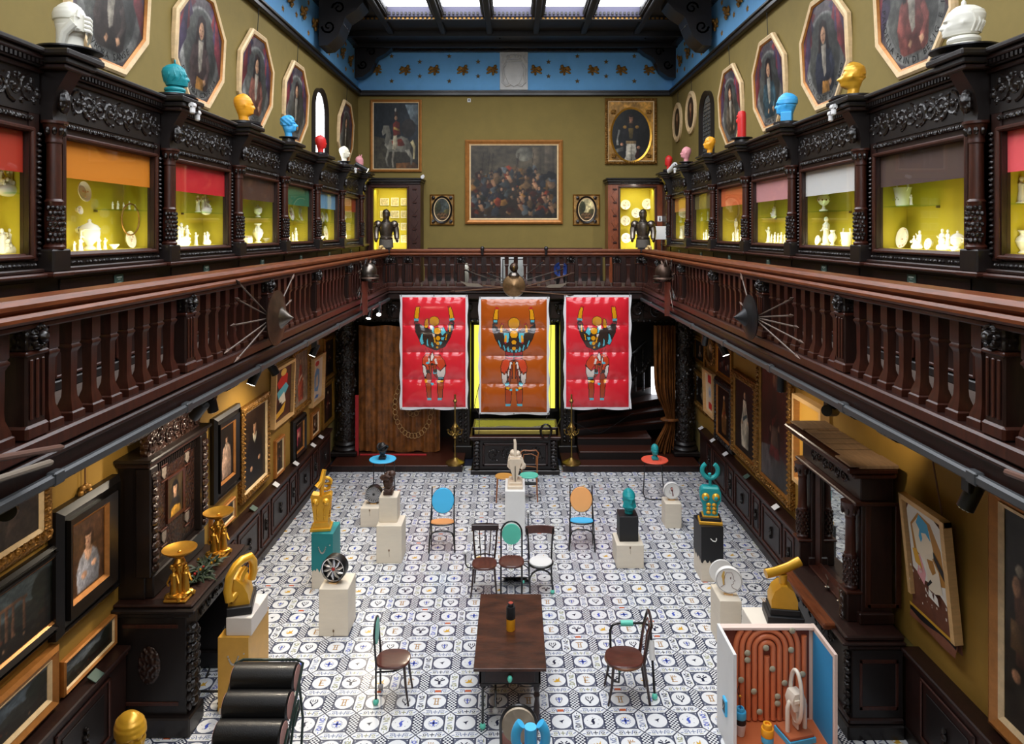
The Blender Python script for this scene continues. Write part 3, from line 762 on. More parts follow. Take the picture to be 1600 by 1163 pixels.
# ---------------------------------------------------------------- back wall cases
def back_case(px0,px1,gx0,gx1,label,side,panelm):
    k=CY/FPX;X0,X1=(px0-VX)*k,(px1-VX)*k;A,B=(gx0-VX)*k,(gx1-VX)*k
    t=thing('corner_cabinet',label,'display cabinet',(0,CY,0))
    m=MB()
    for x0,x1 in((X0,A),(B,X1)):m.box(x0,x1,0,.6,GZ1,6.4,panelm)
    m.box(A,B,0,.6,GZ1,4.72,WOOD);m.box(A,B,0,.6,6.32,6.4,panelm)
    m.box(X0,X1,-.03,.6,6.4,6.46,WOOD,.01);m.box(X0-.03,X1+.03,-.08,.62,6.46,6.52,WOODK,.012);m.box(X0-.06,X1+.06,-.12,.62,6.52,6.56,WOODK,.012)
    for x0,x1,z0,z1 in((A-.05,A,4.72,6.32),(B,B+.05,4.72,6.32),(A-.05,B+.05,6.32,6.37)):m.box(x0,x1,-.03,.0,z0,z1,WOODR,.012)
    for q in range(18):m.ell((A+(B-A)*(q+.5)/18,-.02,6.43),(.02,.02,.02),CARVE,6,4)
    m.build('frame',t)
    m=MB()
    wide=(B,X1)if side<0 else(X0,A)
    for q in range(5):
        z=4.75+q*.34;c=(wide[0]+wide[1])/2+.02
        m.prism([(c-.09,z),(c,z-.14),(c+.09,z),(c,z+.14)],-.03,0,panelm);m.box(c-.05,c+.05,-.04,0,z+.15,z+.19,WOODR,.01)
    m.build('carved_panels',t)
    m=MB();m.box(A,B,.57,.6,4.72,6.32,CASEY);m.box(A,A+.02,.04,.58,4.72,6.32,CASEY);m.box(B-.02,B,.04,.58,4.72,6.32,CASEY);m.box(A,B,.04,.58,4.7,4.72,CASEY);m.box(A,B,.04,.58,6.3,6.32,CASEY);m.build('lining',t)
    m=MB();m.box(A,B,.02,.024,4.72,6.32,GLASS);m.build('glass_pane',t)
    strip(t,(A+B)/2,.1,4.75,B-A-.1,7.0)
    a=bpy.data.lights.new('strip_lamp','AREA');a.shape='RECTANGLE';a.size=B-A-.1;a.size_y=.05;a.energy=5;a.color=(1,.95,.62)
    o=bpy.data.objects.new('strip_lamp',a);COL.objects.link(o);o.parent=t;o.location=((A+B)/2,.12,6.27);o.rotation_euler=(math.radians(25),0,0)
    return A,B
PANR=mat('orange mahogany panel',(128,64,34),.34,var=.35,vs=5,stretch=(6,6,1.2),coat=.3)
A,B=back_case(575,657,583,636,'tall corner case of painted plaques beside the horseman painting',-1,WOODR)
kx=CY/FPX
plq=0
for r_,zz in enumerate((5.98,5.65,5.33,5.01)):
    for c_ in range(3):
        x=A+.19+c_*.27;m=MB()
        w,hh=(.1,.11)if(r_,c_)==(0,1)else(.115,.095)
        m.box(-w,w,0,.02,-hh,hh,PORC,.006);m.box(-w*.85,w*.85,-.002,0,-hh*.82,hh*.82,mat('plaque painting',(206,190,140),.3,var=.5,vs=22))
        o=m.build('painted_plaque',loc=(x,CY+.53,zz))
        rows=('top row','second row','third row','bottom row');cols=('armour end','middle','by the wide carved panel')
        tag(o,'white painted plaque, %s, %s of the horseman corner case'%(rows[r_],cols[c_]),'plaque','painted plaques')
A,B=back_case(950,1043,969,1023,'tall corner case of white plates beside the officer portrait',1,PANR)
PFL=mat('plate flower sepia',(150,118,92),.3)
def plate_mb(r,deco=None):
    m=MB(Matrix.Rotation(PI/2,4,'X'))
    m.lathe([(.0,.0),(r*.6,0),(r*.68,.012),(r,.028),(r,.036),(r*.66,.022),(r*.58,.012),(0,.012)],PORC,n=26)
    m.M=Matrix()
    if deco:
        R=random.Random(int(r*1000))
        for k in range(5):
            a=R.uniform(0,6.28);q=r*R.uniform(.1,.9);m.ell((q*math.cos(a),-.03,q*math.sin(a)),(r*.12,.006,r*.08),deco,6,4)
    return m
for i,(px,py,r_)in enumerate(((977,320,.13),(1011,319,.14),(994,333,.13),(977,345,.13),(993,359,.12),(1009,363,.13),(978,372,.13))):
    p=at(px,py,CY+.5);o=plate_mb(r_,PFL).build('porcelain_plate',loc=p)
    tag(o,'white round plate, %s in the officer corner case'%('top one by the inner edge','top one by the room corner','upper middle one above the armour','middle one by the inner edge','middle one behind the armour','one behind the armour shoulder','lowest one by the inner edge')[i],'plate','plates in the corner case')

# ================================================================= PORCELAIN IN THE CASES
def p_fig(m,h,seed,x=0,y=0,z=0,mt=PORC):
    R=random.Random(seed)
    lean=R.uniform(-.1,.1)*h
    m.lathe([(.17*h,0),(.18*h,.05*h),(.12*h,.08*h),(.13*h,.2*h),(.095*h,.45*h),(.11*h,.62*h),(.12*h,.72*h),(.05*h,.8*h),(.04*h,.84*h)],mt,(x,y,z),10)
    m.ell((x+lean*.2,y,z+.9*h),(.075*h,.08*h,.1*h),mt,9,7)
    for s in(-1,1):
        e=R.uniform(.35,.85)*h
        m.tube([(x+s*.1*h,y,z+.72*h),(x+s*.2*h,y-.06*h,z+(.55*h+e)/2),(x+s*R.uniform(.08,.26)*h,y-.1*h,z+e)],[.04*h,.035*h,.03*h],mt,6)
def p_group(m,h,seed):
    R=random.Random(seed)
    m.ell((0,0,.1*h),(.5*h,.22*h,.22*h),PORC,12,7)
    for k,x in enumerate((-.3,.02,.3)):p_fig(m,h*R.uniform(.62,.92),seed+k,x*h,R.uniform(-.06,.06)*h,.1*h)
    for k in range(6):m.ell((R.uniform(-.4,.4)*h,-.1*h,R.uniform(.1,.5)*h),R.uniform(.05,.1)*h,PORC,7,5)
def p_tureen(m,h):
    m.lathe([(0.203*h,0),(0.218*h,.04*h),(0.0936*h,.14*h),(0.125*h,.2*h),(0.281*h,.34*h),(0.312*h,.55*h),(0.296*h,.64*h),(0.328*h,.66*h),(0.234*h,.78*h),(0.078*h,.86*h),(0.0468*h,.9*h),(0.0624*h,.95*h),(0,h)],PORC,n=20)
    for s in(-1,1):m.tube([(s*.3*h,0,.4*h),(s*.44*h,0,.45*h),(s*.45*h,0,.6*h),(s*.3*h,0,.62*h)],.035*h,PORC,6)
def p_vase(m,h):
    m.lathe([(.17*h,0),(.18*h,.04*h),(.08*h,.12*h),(.2*h,.3*h),(.28*h,.52*h),(.24*h,.66*h),(.11*h,.78*h),(.1*h,.86*h),(.19*h,.97*h),(.17*h,h)],PORC,n=18)
    for s in(-1,1):m.tube([(s*.26*h,0,.5*h),(s*.34*h,0,.7*h),(s*.22*h,0,.86*h),(s*.11*h,0,.82*h)],.025*h,PORC,6)
def p_urn(m,h):
    m.lathe([(.2*h,0),(.2*h,.06*h),(.07*h,.14*h),(.06*h,.26*h),(.2*h,.36*h),(.3*h,.55*h),(.26*h,.72*h),(.2*h,.78*h),(.36*h,.92*h),(.38*h,1.0*h),(.3*h,1.02*h)],PORC,n=20)
    for k in range(10):
        a=2*PI*k/10;m.ell((.27*h*math.cos(a),.27*h*math.sin(a),.55*h),.05*h,GILT,6,4)
def p_pot(m,h):
    m.lathe([(.3*h,0),(.34*h,.08*h),(.36*h,.5*h),(.44*h,.9*h),(.46*h,h),(.4*h,.95*h),(.3*h,.3*h)],PORC,n=20)
    for s in(-1,1):
        m.tube([(s*.42*h,0,.8*h),(s*.56*h,0,h),(s*.5*h,0,1.2*h)],.05*h,PORC,6);m.ell((s*.5*h,0,1.22*h),.07*h,PORC,7,5)
    for k in range(5):m.ell((-.25*h+.12*k*h,-.36*h,.35*h+.1*h*(k%2)),(.05*h,.02*h,.05*h),mat('plate flower',(150,150,96),.3),6,4)
def p_bowl(m,h):m.lathe([(.3*h,0),(.35*h,.1*h),(.5*h,.3*h),(1.0*h,.9*h),(1.0*h,h),(.8*h,.8*h),(.4*h,.3*h)],PORC,n=18)
def p_stick(m,h):
    m.lathe([(.14*h,0),(.15*h,.05*h),(.05*h,.12*h),(.07*h,.3*h),(.04*h,.5*h),(.06*h,.6*h),(.05*h,.8*h),(.1*h,.86*h),(.05*h,.9*h),(.04*h,h)],PORC,n=12)
    for s in(-1,1):m.tube([(0,0,.6*h),(s*.14*h,0,.62*h),(s*.2*h,0,.72*h),(s*.2*h,0,.85*h)],.02*h,PORC,6)
NOUN={'fig':'figurine','group':'figure group','tureen':'lidded tureen','vase':'two-handled vase','urn':'footed urn','pot':'handled flower pot','bowl':'bowl','stick':'branched candlestick','plate':'plate','box':'square pedestal box'}
NAME={'fig':'porcelain_figurine','group':'porcelain_group','tureen':'porcelain_tureen','vase':'porcelain_vase','urn':'porcelain_urn','pot':'porcelain_pot','bowl':'porcelain_bowl','stick':'porcelain_candlestick','plate':'porcelain_plate','box':'porcelain_box'}
_seed=[11]
def porcelain(s,kind,px,py,h,case,where,y_off=.2,shelf=None):
    # px, py: foot of the piece in the photograph; it stands on the case floor or on its glass shelf
    p=onx(px,py,s*(CX+y_off))
    p.z=shelf if shelf else LZ
    rz=PI/2 if s<0 else-PI/2
    m=MB();_seed[0]+=1;sd=_seed[0];h*=.66 if case=='orange' else.82
    if kind=='fig':p_fig(m,h,sd)
    elif kind=='group':p_group(m,h,sd)
    elif kind=='plate':m=plate_mb(h/2,mat('plate flower rose',(196,140,110),.3));m.v=[(x,y+(z)*.15,z+h/2)for x,y,z in m.v]
    elif kind=='box':m.box(-h*.8,h*.8,-.05,.05,0,h,PORC,.008);m.box(-h*.85,h*.85,-.055,.055,h*.8,h*.9,GILT,.004)
    else:globals()['p_'+kind](m,h)
    o=m.build(NAME[kind],loc=p,rz=rz)
    tag(o,'white porcelain %s %s in the %s blind show case'%(NOUN[kind],where,case),NOUN[kind].split()[-1]if kind not in('fig','group','pot','stick','box')else{'fig':'figurine','group':'figurine','pot':'pot','stick':'candlestick','box':'box'}[kind])
    return o
def shelf(s,pxa,pxb,z,case):
    ya,yb=sorted((onx(pxa,300,s*(CX+.2)).y,onx(pxb,300,s*(CX+.2)).y))
    m=MB();m.box(min(s*(CX+.08),s*(CX+.35)),max(s*(CX+.08),s*(CX+.35)),ya,yb,z-.008,z,glass_mat('shelf glass',(.8,.95,.85)))
    for y in(ya+.03,yb-.03):m.box(s*(CX+.33),s*(CX+.36),y-.01,y+.01,z-.03,z-.008,STEEL)
    o=m.build('glass_shelf');tag(o,'clear glass shelf inside the %s blind show case'%case,'shelf')
L,Rr=-1,1
shelf(L,0,42,5.5,'vermilion')
porcelain(L,'group',12,318,.3,'vermilion','on the glass shelf',shelf=5.5);porcelain(L,'group',17,400,.26,'vermilion','on the floor');porcelain(L,'fig',3,400,.24,'vermilion','at the picture edge on the floor')
shelf(L,170,236,5.42,'orange')
o=porcelain(L,'plate',127,330,.29,'orange','hanging high on the back',.3,5.48)
porcelain(L,'plate',120,343,.12,'orange','tiny and hanging below the big plate',.32,5.36)
porcelain(L,'plate',120,365,.12,'orange','tiny and hanging beside the tureen',.32,5.17)
porcelain(L,'tureen',140,392,.44,'orange','tall on a foot',.22)
porcelain(L,'fig',126,393,.2,'orange','left of the tureen foot',.13);porcelain(L,'fig',116,394,.13,'orange','smallest, in the near corner',.15)
porcelain(L,'fig',154,393,.21,'orange','just past the tureen',.14);porcelain(L,'fig',164,393,.17,'orange','between tureen and bowl',.16)
porcelain(L,'bowl',178,391,.07,'orange','in front of the round plate',.14);porcelain(L,'plate',200,391,.27,'orange','round and standing on the floor',.24)
porcelain(L,'fig',219,391,.14,'orange','beyond the round plate',.2)
for i,px in enumerate((176,184,193,202,211)):
    porcelain(L,'fig',px,330,(.11,.13,.11,.14,.1)[i],'orange',('first in the shelf row','second in the shelf row','third in the shelf row','tallest in the shelf row','last in the shelf row')[i],.2,5.42)
hp=MB();hp.tube([(.16*math.cos(2*PI*k/28),0,.16*math.sin(2*PI*k/28))for k in range(28)],.008,GILT,6,closed=True)
tag(hp.build('brass_hoop',loc=onx(204,343,-CX-.17),rz=PI/2),'thin gilt hoop under the shelf in the orange blind show case','hoop')
shelf(L,302,346,5.44,'red')
porcelain(L,'group',284,388,.4,'red','large on a gilded block');m=MB();porcelain(L,'fig',306,388,.2,'red','seated beside the big group',.2);porcelain(L,'group',323,388,.22,'red','small, at the far floor end')
porcelain(L,'fig',309,338,.26,'red','standing alone on the shelf',.2,5.44);porcelain(L,'group',322,338,.3,'red','embracing pair on the shelf',.2,5.44)
shelf(L,385,424,5.42,'brown')
porcelain(L,'tureen',403,346,.24,'brown','on the shelf',.2,5.42);porcelain(L,'vase',403,385,.36,'brown','on the floor');porcelain(L,'box',386,385,.13,'brown','in the near corner');porcelain(L,'bowl',416,385,.08,'brown','beyond the vase')
shelf(L,447,479,5.4,'green')
porcelain(L,'plate',453,349,.28,'green','first of two on the shelf',.22,5.4);porcelain(L,'plate',468,349,.28,'green','second of two on the shelf',.22,5.4)
porcelain(L,'fig',452,382,.14,'green','smallest of three on the floor');porcelain(L,'fig',457,382,.2,'green','middle of three on the floor');porcelain(L,'fig',462,382,.3,'green','tallest of three on the floor')
shelf(L,498,520,5.4,'pale blue')
for i,px in enumerate((502,508,514)):porcelain(L,'plate',px,348,.24,'pale blue',('first','middle','last')[i]+' of three on the shelf',.22,5.4)
porcelain(L,'plate',507,378,.36,'pale blue','large on the floor',.24);porcelain(L,'bowl',501,378,.1,'pale blue','on the floor',.14)
shelf(L,534,552,5.4,'rust')
porcelain(L,'vase',537,355,.3,'rust','on the shelf',.2,5.4);porcelain(L,'plate',537,380,.3,'rust','on the floor',.2)
# other gallery
shelf(Rr,1575,1600,5.42,'coral pink')
porcelain(Rr,'vase',1598,400,.22,'coral pink','on the floor');porcelain(Rr,'fig',1596,320,.26,'coral pink','broad bust-like, on the shelf',.2,5.42)
shelf(Rr,1380,1445,5.46,'taupe')
porcelain(Rr,'pot',1410,330,.23,'taupe','on the shelf',.2,5.46);porcelain(Rr,'fig',1424,330,.13,'taupe','small, beside the pot on the shelf',.15,5.46)
porcelain(Rr,'plate',1414,393,.26,'taupe','large scalloped, on the floor',.26);porcelain(Rr,'group',1433,393,.22,'taupe','tall, beside the scalloped plate');porcelain(Rr,'plate',1455,394,.13,'taupe','small, in the middle of the floor',.2);porcelain(Rr,'group',1474,394,.24,'taupe','like a horse and rider');porcelain(Rr,'tureen',1496,394,.22,'taupe','nearest the floor column end');porcelain(Rr,'bowl',1490,395,.05,'taupe','low, in front of the tureen',.1)
shelf(Rr,1264,1312,5.46,'white')
porcelain(Rr,'urn',1287,337,.32,'white','on the shelf',.2,5.46);porcelain(Rr,'fig',1291,388,.44,'white','tall and slender, on the floor',.22);porcelain(Rr,'plate',1281,388,.15,'white','small, on the floor',.16);porcelain(Rr,'vase',1301,388,.23,'white','in the middle of the floor');porcelain(Rr,'pot',1323,388,.2,'white','at the near floor end')
shelf(Rr,1196,1222,5.42,'rose')
porcelain(Rr,'group',1209,342,.2,'rose','on the shelf',.2,5.42)
for i,px in enumerate((1201,1206,1211,1216,1221,1226)):porcelain(Rr,'fig',px,384,(.3,.16,.2,.18,.2,.16)[i],'rose',('tallest and farthest in the floor row','second from far in the floor row','third from far in the floor row','third from near in the floor row','second from near in the floor row','nearest in the floor row')[i],.2+.03*(i%2))
for i,px in enumerate((1132,1139,1146,1153,1158)):porcelain(Rr,'fig',px,381,(.2,.24,.2,.26,.18)[i],'tangerine',('farthest','second from far','middle','second nearest','nearest')[i]+' of the floor crowd',.2+.04*(i%2))
for i,px in enumerate((1140,1150)):porcelain(Rr,'stick',px,381,.5,'tangerine',('farther tall','nearer tall')[i]+' pair member',.3)
shelf(Rr,1088,1110,5.42,'olive')
porcelain(Rr,'fig',1096,350,.3,'olive','first on the shelf',.2,5.42);porcelain(Rr,'stick',1106,350,.25,'olive','on the shelf',.2,5.42);porcelain(Rr,'plate',1097,367,.2,'olive','hanging under the shelf',.3,5.16)
for i,px in enumerate((1100,1104,1108)):porcelain(Rr,'fig',px,378,(.2,.26,.2)[i],'olive',('farthest','tallest','nearest')[i]+' of three on the floor',.18)
shelf(Rr,1054,1072,5.42,'apricot')
porcelain(Rr,'group',1063,350,.24,'apricot','on the shelf',.2,5.42);porcelain(Rr,'group',1064,378,.3,'apricot','on the floor',.2)
# ================================================================= SCULPTED HEADS
def head(m,mt,H=.34,z=0.0,style='',seed=1,nu=44,nv=46,face=0.0):
    # one continuous surface from neck to crown; the face looks along -y, then turned by face
    R=random.Random(seed)
    rows=[(0,.21,.2,.2),(.1,.2,.19,.2),(.2,.2,.18,.22),(.26,.23,.3,.24),(.31,.25,.36,.27),(.38,.27,.38,.3),(.46,.29,.38,.34),(.55,.305,.37,.38),
            (.64,.31,.37,.41),(.73,.305,.35,.42),(.82,.27,.3,.39),(.9,.2,.22,.3),(.96,.12,.13,.18),(1.0,.005,.005,.005)]
    lumps=[(R.uniform(0,6.28),R.uniform(.45,.95),R.uniform(.1,.3),R.uniform(-.05,.06))for _ in range(26)]
    def itp(t):
        for a,b in zip(rows,rows[1:]):
            if t<=b[0]+1e-9:
                q=(t-a[0])/(b[0]-a[0]);q=q*q*(3-2*q)if t<.9 else q
                return[a[k]+(b[k]-a[k])*q for k in(1,2,3)]
        return rows[-1][1:]
    def gs(x,s):return math.exp(-(x/s)**2)
    ca,sa=math.cos(face),math.sin(face)
    def fn(u,v):
        t=v;a=(u*2*PI+PI)%(2*PI)-PI # a = 0 is the face
        sx_,fr,bk=itp(t)
        d=0.0
        if 'blank' not in style:
            d+=.085*gs(a,.2)*gs(t-.505,.05)+.06*gs(a,.15)*gs(t-.57,.06)
            d+=.035*gs(abs(a)-.32,.28)*gs(t-.66,.03)-.05*gs(abs(a)-.4,.18)*gs(t-.6,.035)
            d+=.035*gs(a,.3)*gs(t-.425,.018)+.03*gs(a,.28)*gs(t-.392,.018)+.045*gs(a,.3)*gs(t-.33,.035)
            d+=.025*gs(abs(a)-.75,.25)*gs(t-.5,.06)
        if 'noear' not in style:d+=.055*gs(abs(a)-1.6,.14)*gs(t-.54,.07)
        if 'hair' in style and t>.5:
            back=1 if abs(a)>1.1 or t>.76 else 0
            d+=back*(.035+.02*math.sin(a*9+t*30))
        if 'lumpy' in style:
            for(la,lt,lw,lh)in lumps:d+=lh*gs((a-la+PI)%(2*PI)-PI,lw*2)*gs(t-lt,lw*.35)
        if 'twist' in style:a=a+.8*(t-.4)
        if 'beard' in style:d+=.07*gs(a,.8)*gs(t-.3,.08)*(1+.3*math.sin(a*12))
        if 'tall' in style and t>.6:d+=.03
        if 'neck' in style and t<.5:sx_,fr,bk=max(sx_,.31),max(fr,.3),max(bk,.3)
        if 'rings' in style and t<.32:sx_=fr=bk=.3+.035*abs(math.sin(t*2*PI/.16))
        if 'wide' in style:d+=.06 if t>.3 else 0
        r=fr if math.cos(a)>0 else bk
        x=(sx_+d)*math.sin(a);y=-(r+d)*math.cos(a)
        if 'long' in style:y*=1.12
        return((x*ca-y*sa)*H*.8,(x*sa+y*ca)*H*.8,z+t*H)
    m.grid(fn,nu,nv,mt,cu=True,capu=True)
BLKD=mat('black turned wood',(24,22,26),.4,coat=.2)
def cornice_head(s,y,name,label,mt,H,style,seed=1,face=0.0,extra=None,x=3.66,disc_h=.05,disc_r=.2,sc=1.0):
    loc=Vector((s*x,y,6.613));rz=PI/2 if s<0 else-PI/2
    st=thing('head_stand','round black stand under the '+label.split(' on ')[0],'stand',loc,rz)
    m=MB()
    if disc_h>.07:m.lathe([(disc_r*.95,0),(disc_r*.95,.015),(disc_r*.7,.03),(disc_r*.66,disc_h-.025),(disc_r,disc_h-.012),(disc_r,disc_h)],BLKD,n=28)
    else:m.lathe([(disc_r*1.05,0),(disc_r*1.1,.018),(disc_r*.95,.024),(disc_r,.03),(disc_r,disc_h)],BLKD,n=28)
    m.build('stand_base',st)
    t=thing('sculpted_head',label,'sculpture',loc+Vector((0,0,disc_h)),rz)
    m=MB();head(m,mt,H,0,style,seed,face=face)
    if sc!=1:m.v=[(a*sc,b*sc,c)for a,b,c in m.v]
    m.build('head_form',t)
    if extra:e_=extra(t,H,mt);e_.rotation_euler.z=face;e_.scale=(.8,.8,1)
    return t
def ex_hand(t,H,mt): # hand laid across the face
    m=MB();q=H
    m.grid(lambda u,v:((-.22+.3*u)*q,(-.36-.1*math.sin(PI*min(1,max(0,u))))*q,(.36+.34*v)*q),6,6,mt)
    m.box(-.26*q,.02*q,-.46*q,-.25*q,.34*q,.68*q,mt,.05*q)
    for k in range(4):
        z=(.64-.085*k)*q
        m.tube([(-.05*q,-.47*q,z),(.12*q,-.48*q,z+.005*q),(.24*q,-.42*q,z-.01*q),(.33*q,-.28*q,z-.14*q),(.36*q,-.2*q,z-.2*q)],[.045*q,.045*q,.043*q,.038*q,.025*q],mt,8)
    m.tube([(-.2*q,-.46*q,.6*q),(-.16*q,-.44*q,.74*q),(-.06*q,-.4*q,.82*q)],[.05*q,.045*q,.03*q],mt,8)
    m.tube([(-.24*q,-.38*q,.5*q),(-.34*q,-.2*q,.3*q),(-.3*q,-.05*q,0)],[.12*q,.11*q,.12*q],mt,10)
    return m.build('hand',t)
def ex_leaf(t,H,mt):
    m=MB();q=H
    scroll(m,0,1.03*q,.1*q,0,mt,1.3,1,.035*q)
    for k in range(12):
        a=k*PI/6;m.tube([(.05*q*math.cos(a),.05*q*math.sin(a),.99*q),(.3*q*math.cos(a+.3),.33*q*math.sin(a+.3),.84*q),(.4*q*math.cos(a+.5),.44*q*math.sin(a+.5),.6*q),(.36*q*math.cos(a+.2),.4*q*math.sin(a+.2),.4*q)],[.02*q,.03*q,.03*q,.01*q],mt,6)
    for z in(.04,.17):m.tube([(.33*q*math.cos(2*PI*k/24),.33*q*math.sin(2*PI*k/24),z*q)for k in range(24)],.07*q,mt,8,closed=True)
    return m.build('leaf_wrap',t)
def ex_knob(t,H,mt):
    m=MB();q=H
    m.ell((0,0,1.02*q),(.07*q,.07*q,.1*q),mt);m.ell((.06*q,0,1.0*q),(.07*q,.06*q,.06*q),mt)
    for k in range(16):
        a=.4+2.2*k/15+(0 if k%2 else.1)
        m.tube([(.1*q*math.cos(a),.1*q*math.sin(a)+.1*q,.95*q),(.36*q*math.cos(a),.42*q*math.sin(a),.78*q),(.4*q*math.cos(a+.1),.5*q*math.sin(a+.1),.55*q),(.33*q*math.cos(a),.4*q*math.sin(a),.34*q)],.025*q,mt,6)
    for z in(.05,.19):m.tube([(.35*q*math.cos(2*PI*k/24),.35*q*math.sin(2*PI*k/24),z*q)for k in range(24)],.075*q,mt,8,closed=True)
    return m.build('hair_wrap',t)
def ex_slab(t,H,mt):
    m=MB();q=H
    m.box(-.2*q,.34*q,-.2*q,.24*q,0,.33*q,mt,.03*q);return m.build('shoulder_block',t)
PYS=[BAY0+BAY*k for k in range(7)]
cornice_head(-1,5.68,'a','large white head with a hand over its face on the cornice near the cut-off portrait',WHITER,.4,'blank noear tall neck',face=-.25,extra=ex_hand,disc_r=.24,disc_h=.075)
cornice_head(-1,PYS[1]+.06,'b','teal head wrapped in leaves with a curl on top on the cornice',mat('deep teal resin',(16,138,148),.5),.34,'wide',face=.5,extra=ex_leaf,disc_r=.21)
cornice_head(-1,PYS[2]+.1,'c','smooth amber head with a broad jaw on the cornice beside the octagonal portraits',YELR,.39,'',face=.55,disc_r=.22,disc_h=.06)
cornice_head(-1,PYS[3]+.1,'d','bright blue twisted lumpy head on the cornice',BLUER,.36,'lumpy hair',5,face=.45,disc_h=.11,disc_r=.15)
cornice_head(-1,PYS[4]+.1,'e','smooth red egg-shaped head on the cornice before the bright window',REDR,.34,'noear',face=.8,disc_h=.07,disc_r=.13)
cornice_head(-1,PYS[5]+.05,'f','ivory white head in profile on the cornice next to a lit lamp',mat('ivory resin',(238,232,208),.45),.33,'',face=.3,disc_h=.09,disc_r=.14)
def ex_horns(t,H,mt):
    m=MB()
    for s in(-1,1):m.tube([(s*.12*H,-.1*H,.95*H),(s*.16*H,-.12*H,1.1*H)],[.06*H,.015*H],mt,7)
    return m.build('ears',t)
cornice_head(-1,PYS[6]-.35,'g','pale pink head with two small points on the cornice at the horseman corner',PINKR,.32,'noear',face=.9,extra=ex_horns,disc_h=.05,disc_r=.13)
cornice_head(1,5.64,'h','white head with wavy hair and a topknot on the cornice',WHITER,.36,'wide long',face=-.6,extra=ex_knob,disc_r=.25,disc_h=.075)
cornice_head(1,PYS[1]+.12,'i','golden wrinkled head on the cornice beside the octagonal portraits',GOLDP,.38,'lumpy',9,face=-.5,disc_r=.22)
cornice_head(1,PYS[2]+.1,'j','bright blue head with a tall crown and block shoulder on the cornice',BLUER,.4,'tall',face=-.5,extra=ex_slab,disc_r=.17,disc_h=.06)
def ex_col(t,H,mt):
    m=MB();m.lathe([(.085,-.0),(.085,.3),(.08,.4),(.06,.43),(.0,.44)],mt,n=22);m.ell((-.02,-.08,.35),(.045,.03,.03),mt);m.ell((.0,-.085,.28),(.03,.03,.04),mt);return m.build('column_neck',t)
cornice_head(1,PYS[3]+.1,'k','tall red column with a small face near its top on the cornice',REDR,.42,'',face=-.6,extra=ex_col,disc_h=.1,disc_r=.17,sc=.42)
cornice_head(1,PYS[4]+.1,'l','amber yellow rough head on the cornice before the leaded window',YELR,.32,'lumpy',3,face=-.35,disc_h=.06,disc_r=.14)
cornice_head(1,PYS[5]+.05,'m','pale pink bald head in profile on the cornice next to a lamp',PINKR,.33,'',face=-.3,disc_h=.08,disc_r=.15)
cornice_head(1,PYS[6]-.1,'n','red narrow-necked blank head on the cornice at the officer corner',REDR,.34,'blank noear',face=-.5,disc_h=.07,disc_r=.13,sc=.85)
# small white sensors and tubular lamps on the cornice
WPL=mat('white plastic',(226,226,226),.45)
def sensor(s,y,z,lab,x=3.42):
    m=MB();m.box(-.035,.035,-.02,.02,-.07,.02,WPL,.012);m.cyl((-.035,0,.02),(.035,0,.02),.03,WPL,10)
    tag(m.build('wall_sensor',loc=(s*x,y,z),rz=PI/2 if s<0 else-PI/2),lab,'sensor')
sensor(-1,PYS[1]-.05,6.52,'small white sensor under the teal leaf head stand');sensor(-1,PYS[1]+.3,6.5,'tiny white bracket past the teal leaf head',3.53)
sensor(-1,PYS[5]+.05,6.52,'small white sensor under the ivory head stand');sensor(1,PYS[1]+.05,6.52,'small white sensor under the golden wrinkled head stand')
sensor(1,PYS[1]+.35,6.5,'tiny white bracket past the golden wrinkled head',3.53);sensor(1,PYS[5]+.05,6.52,'small white sensor under the pink bald head stand')
LIT=mat('lit lamp face',(255,250,235),.4,emit=14);LENS=mat('unlit lamp lens',(150,158,170),.12,metal=.6)
def tube_lamp(s,y,lab,aim,lit):
    loc=Vector((s*3.5,y,6.68));t=thing('tube_lamp',lab,'lamp',loc)
    d=(Vector(aim)-loc).normalized()
    m=MB();m.cyl((0,0,0),tuple(d*.3),.05,IRONB if s<0 else WPL,16);m.cyl((0,0,0),(0,0,-.06),.02,IRONB,8);m.build('lamp_housing',t)
    m=MB();m.cyl(tuple(d*.3),tuple(d*.305),.046,LIT if lit else WPL,16);m.build('lamp_face',t)
    lamp('SPOT',tuple(d*.34),60 if lit else 55,(1,.93,.8),t,.05,target=tuple(d*2),spot=55)
tube_lamp(-1,PYS[5]+.35,'black tubular lamp shining beside the ivory head',(-1.5,15.9,5.6),True)
tube_lamp(1,PYS[5]+.35,'white tubular lamp beside the pink bald head',(2.6,17.9,5.2),True)

# ================================================================= PICTURES
def poly_mask(pts,X,Z):
    n=len(pts);ins=np.zeros(X.shape,bool)
    for i in range(n):
        x0,z0=pts[i];x1,z1=pts[(i+1)%n]
        if z0==z1:continue
        c=((z0>Z)!=(z1>Z))&(X<(x1-x0)*(Z-z0)/(z1-z0)+x0);ins^=c
    return ins

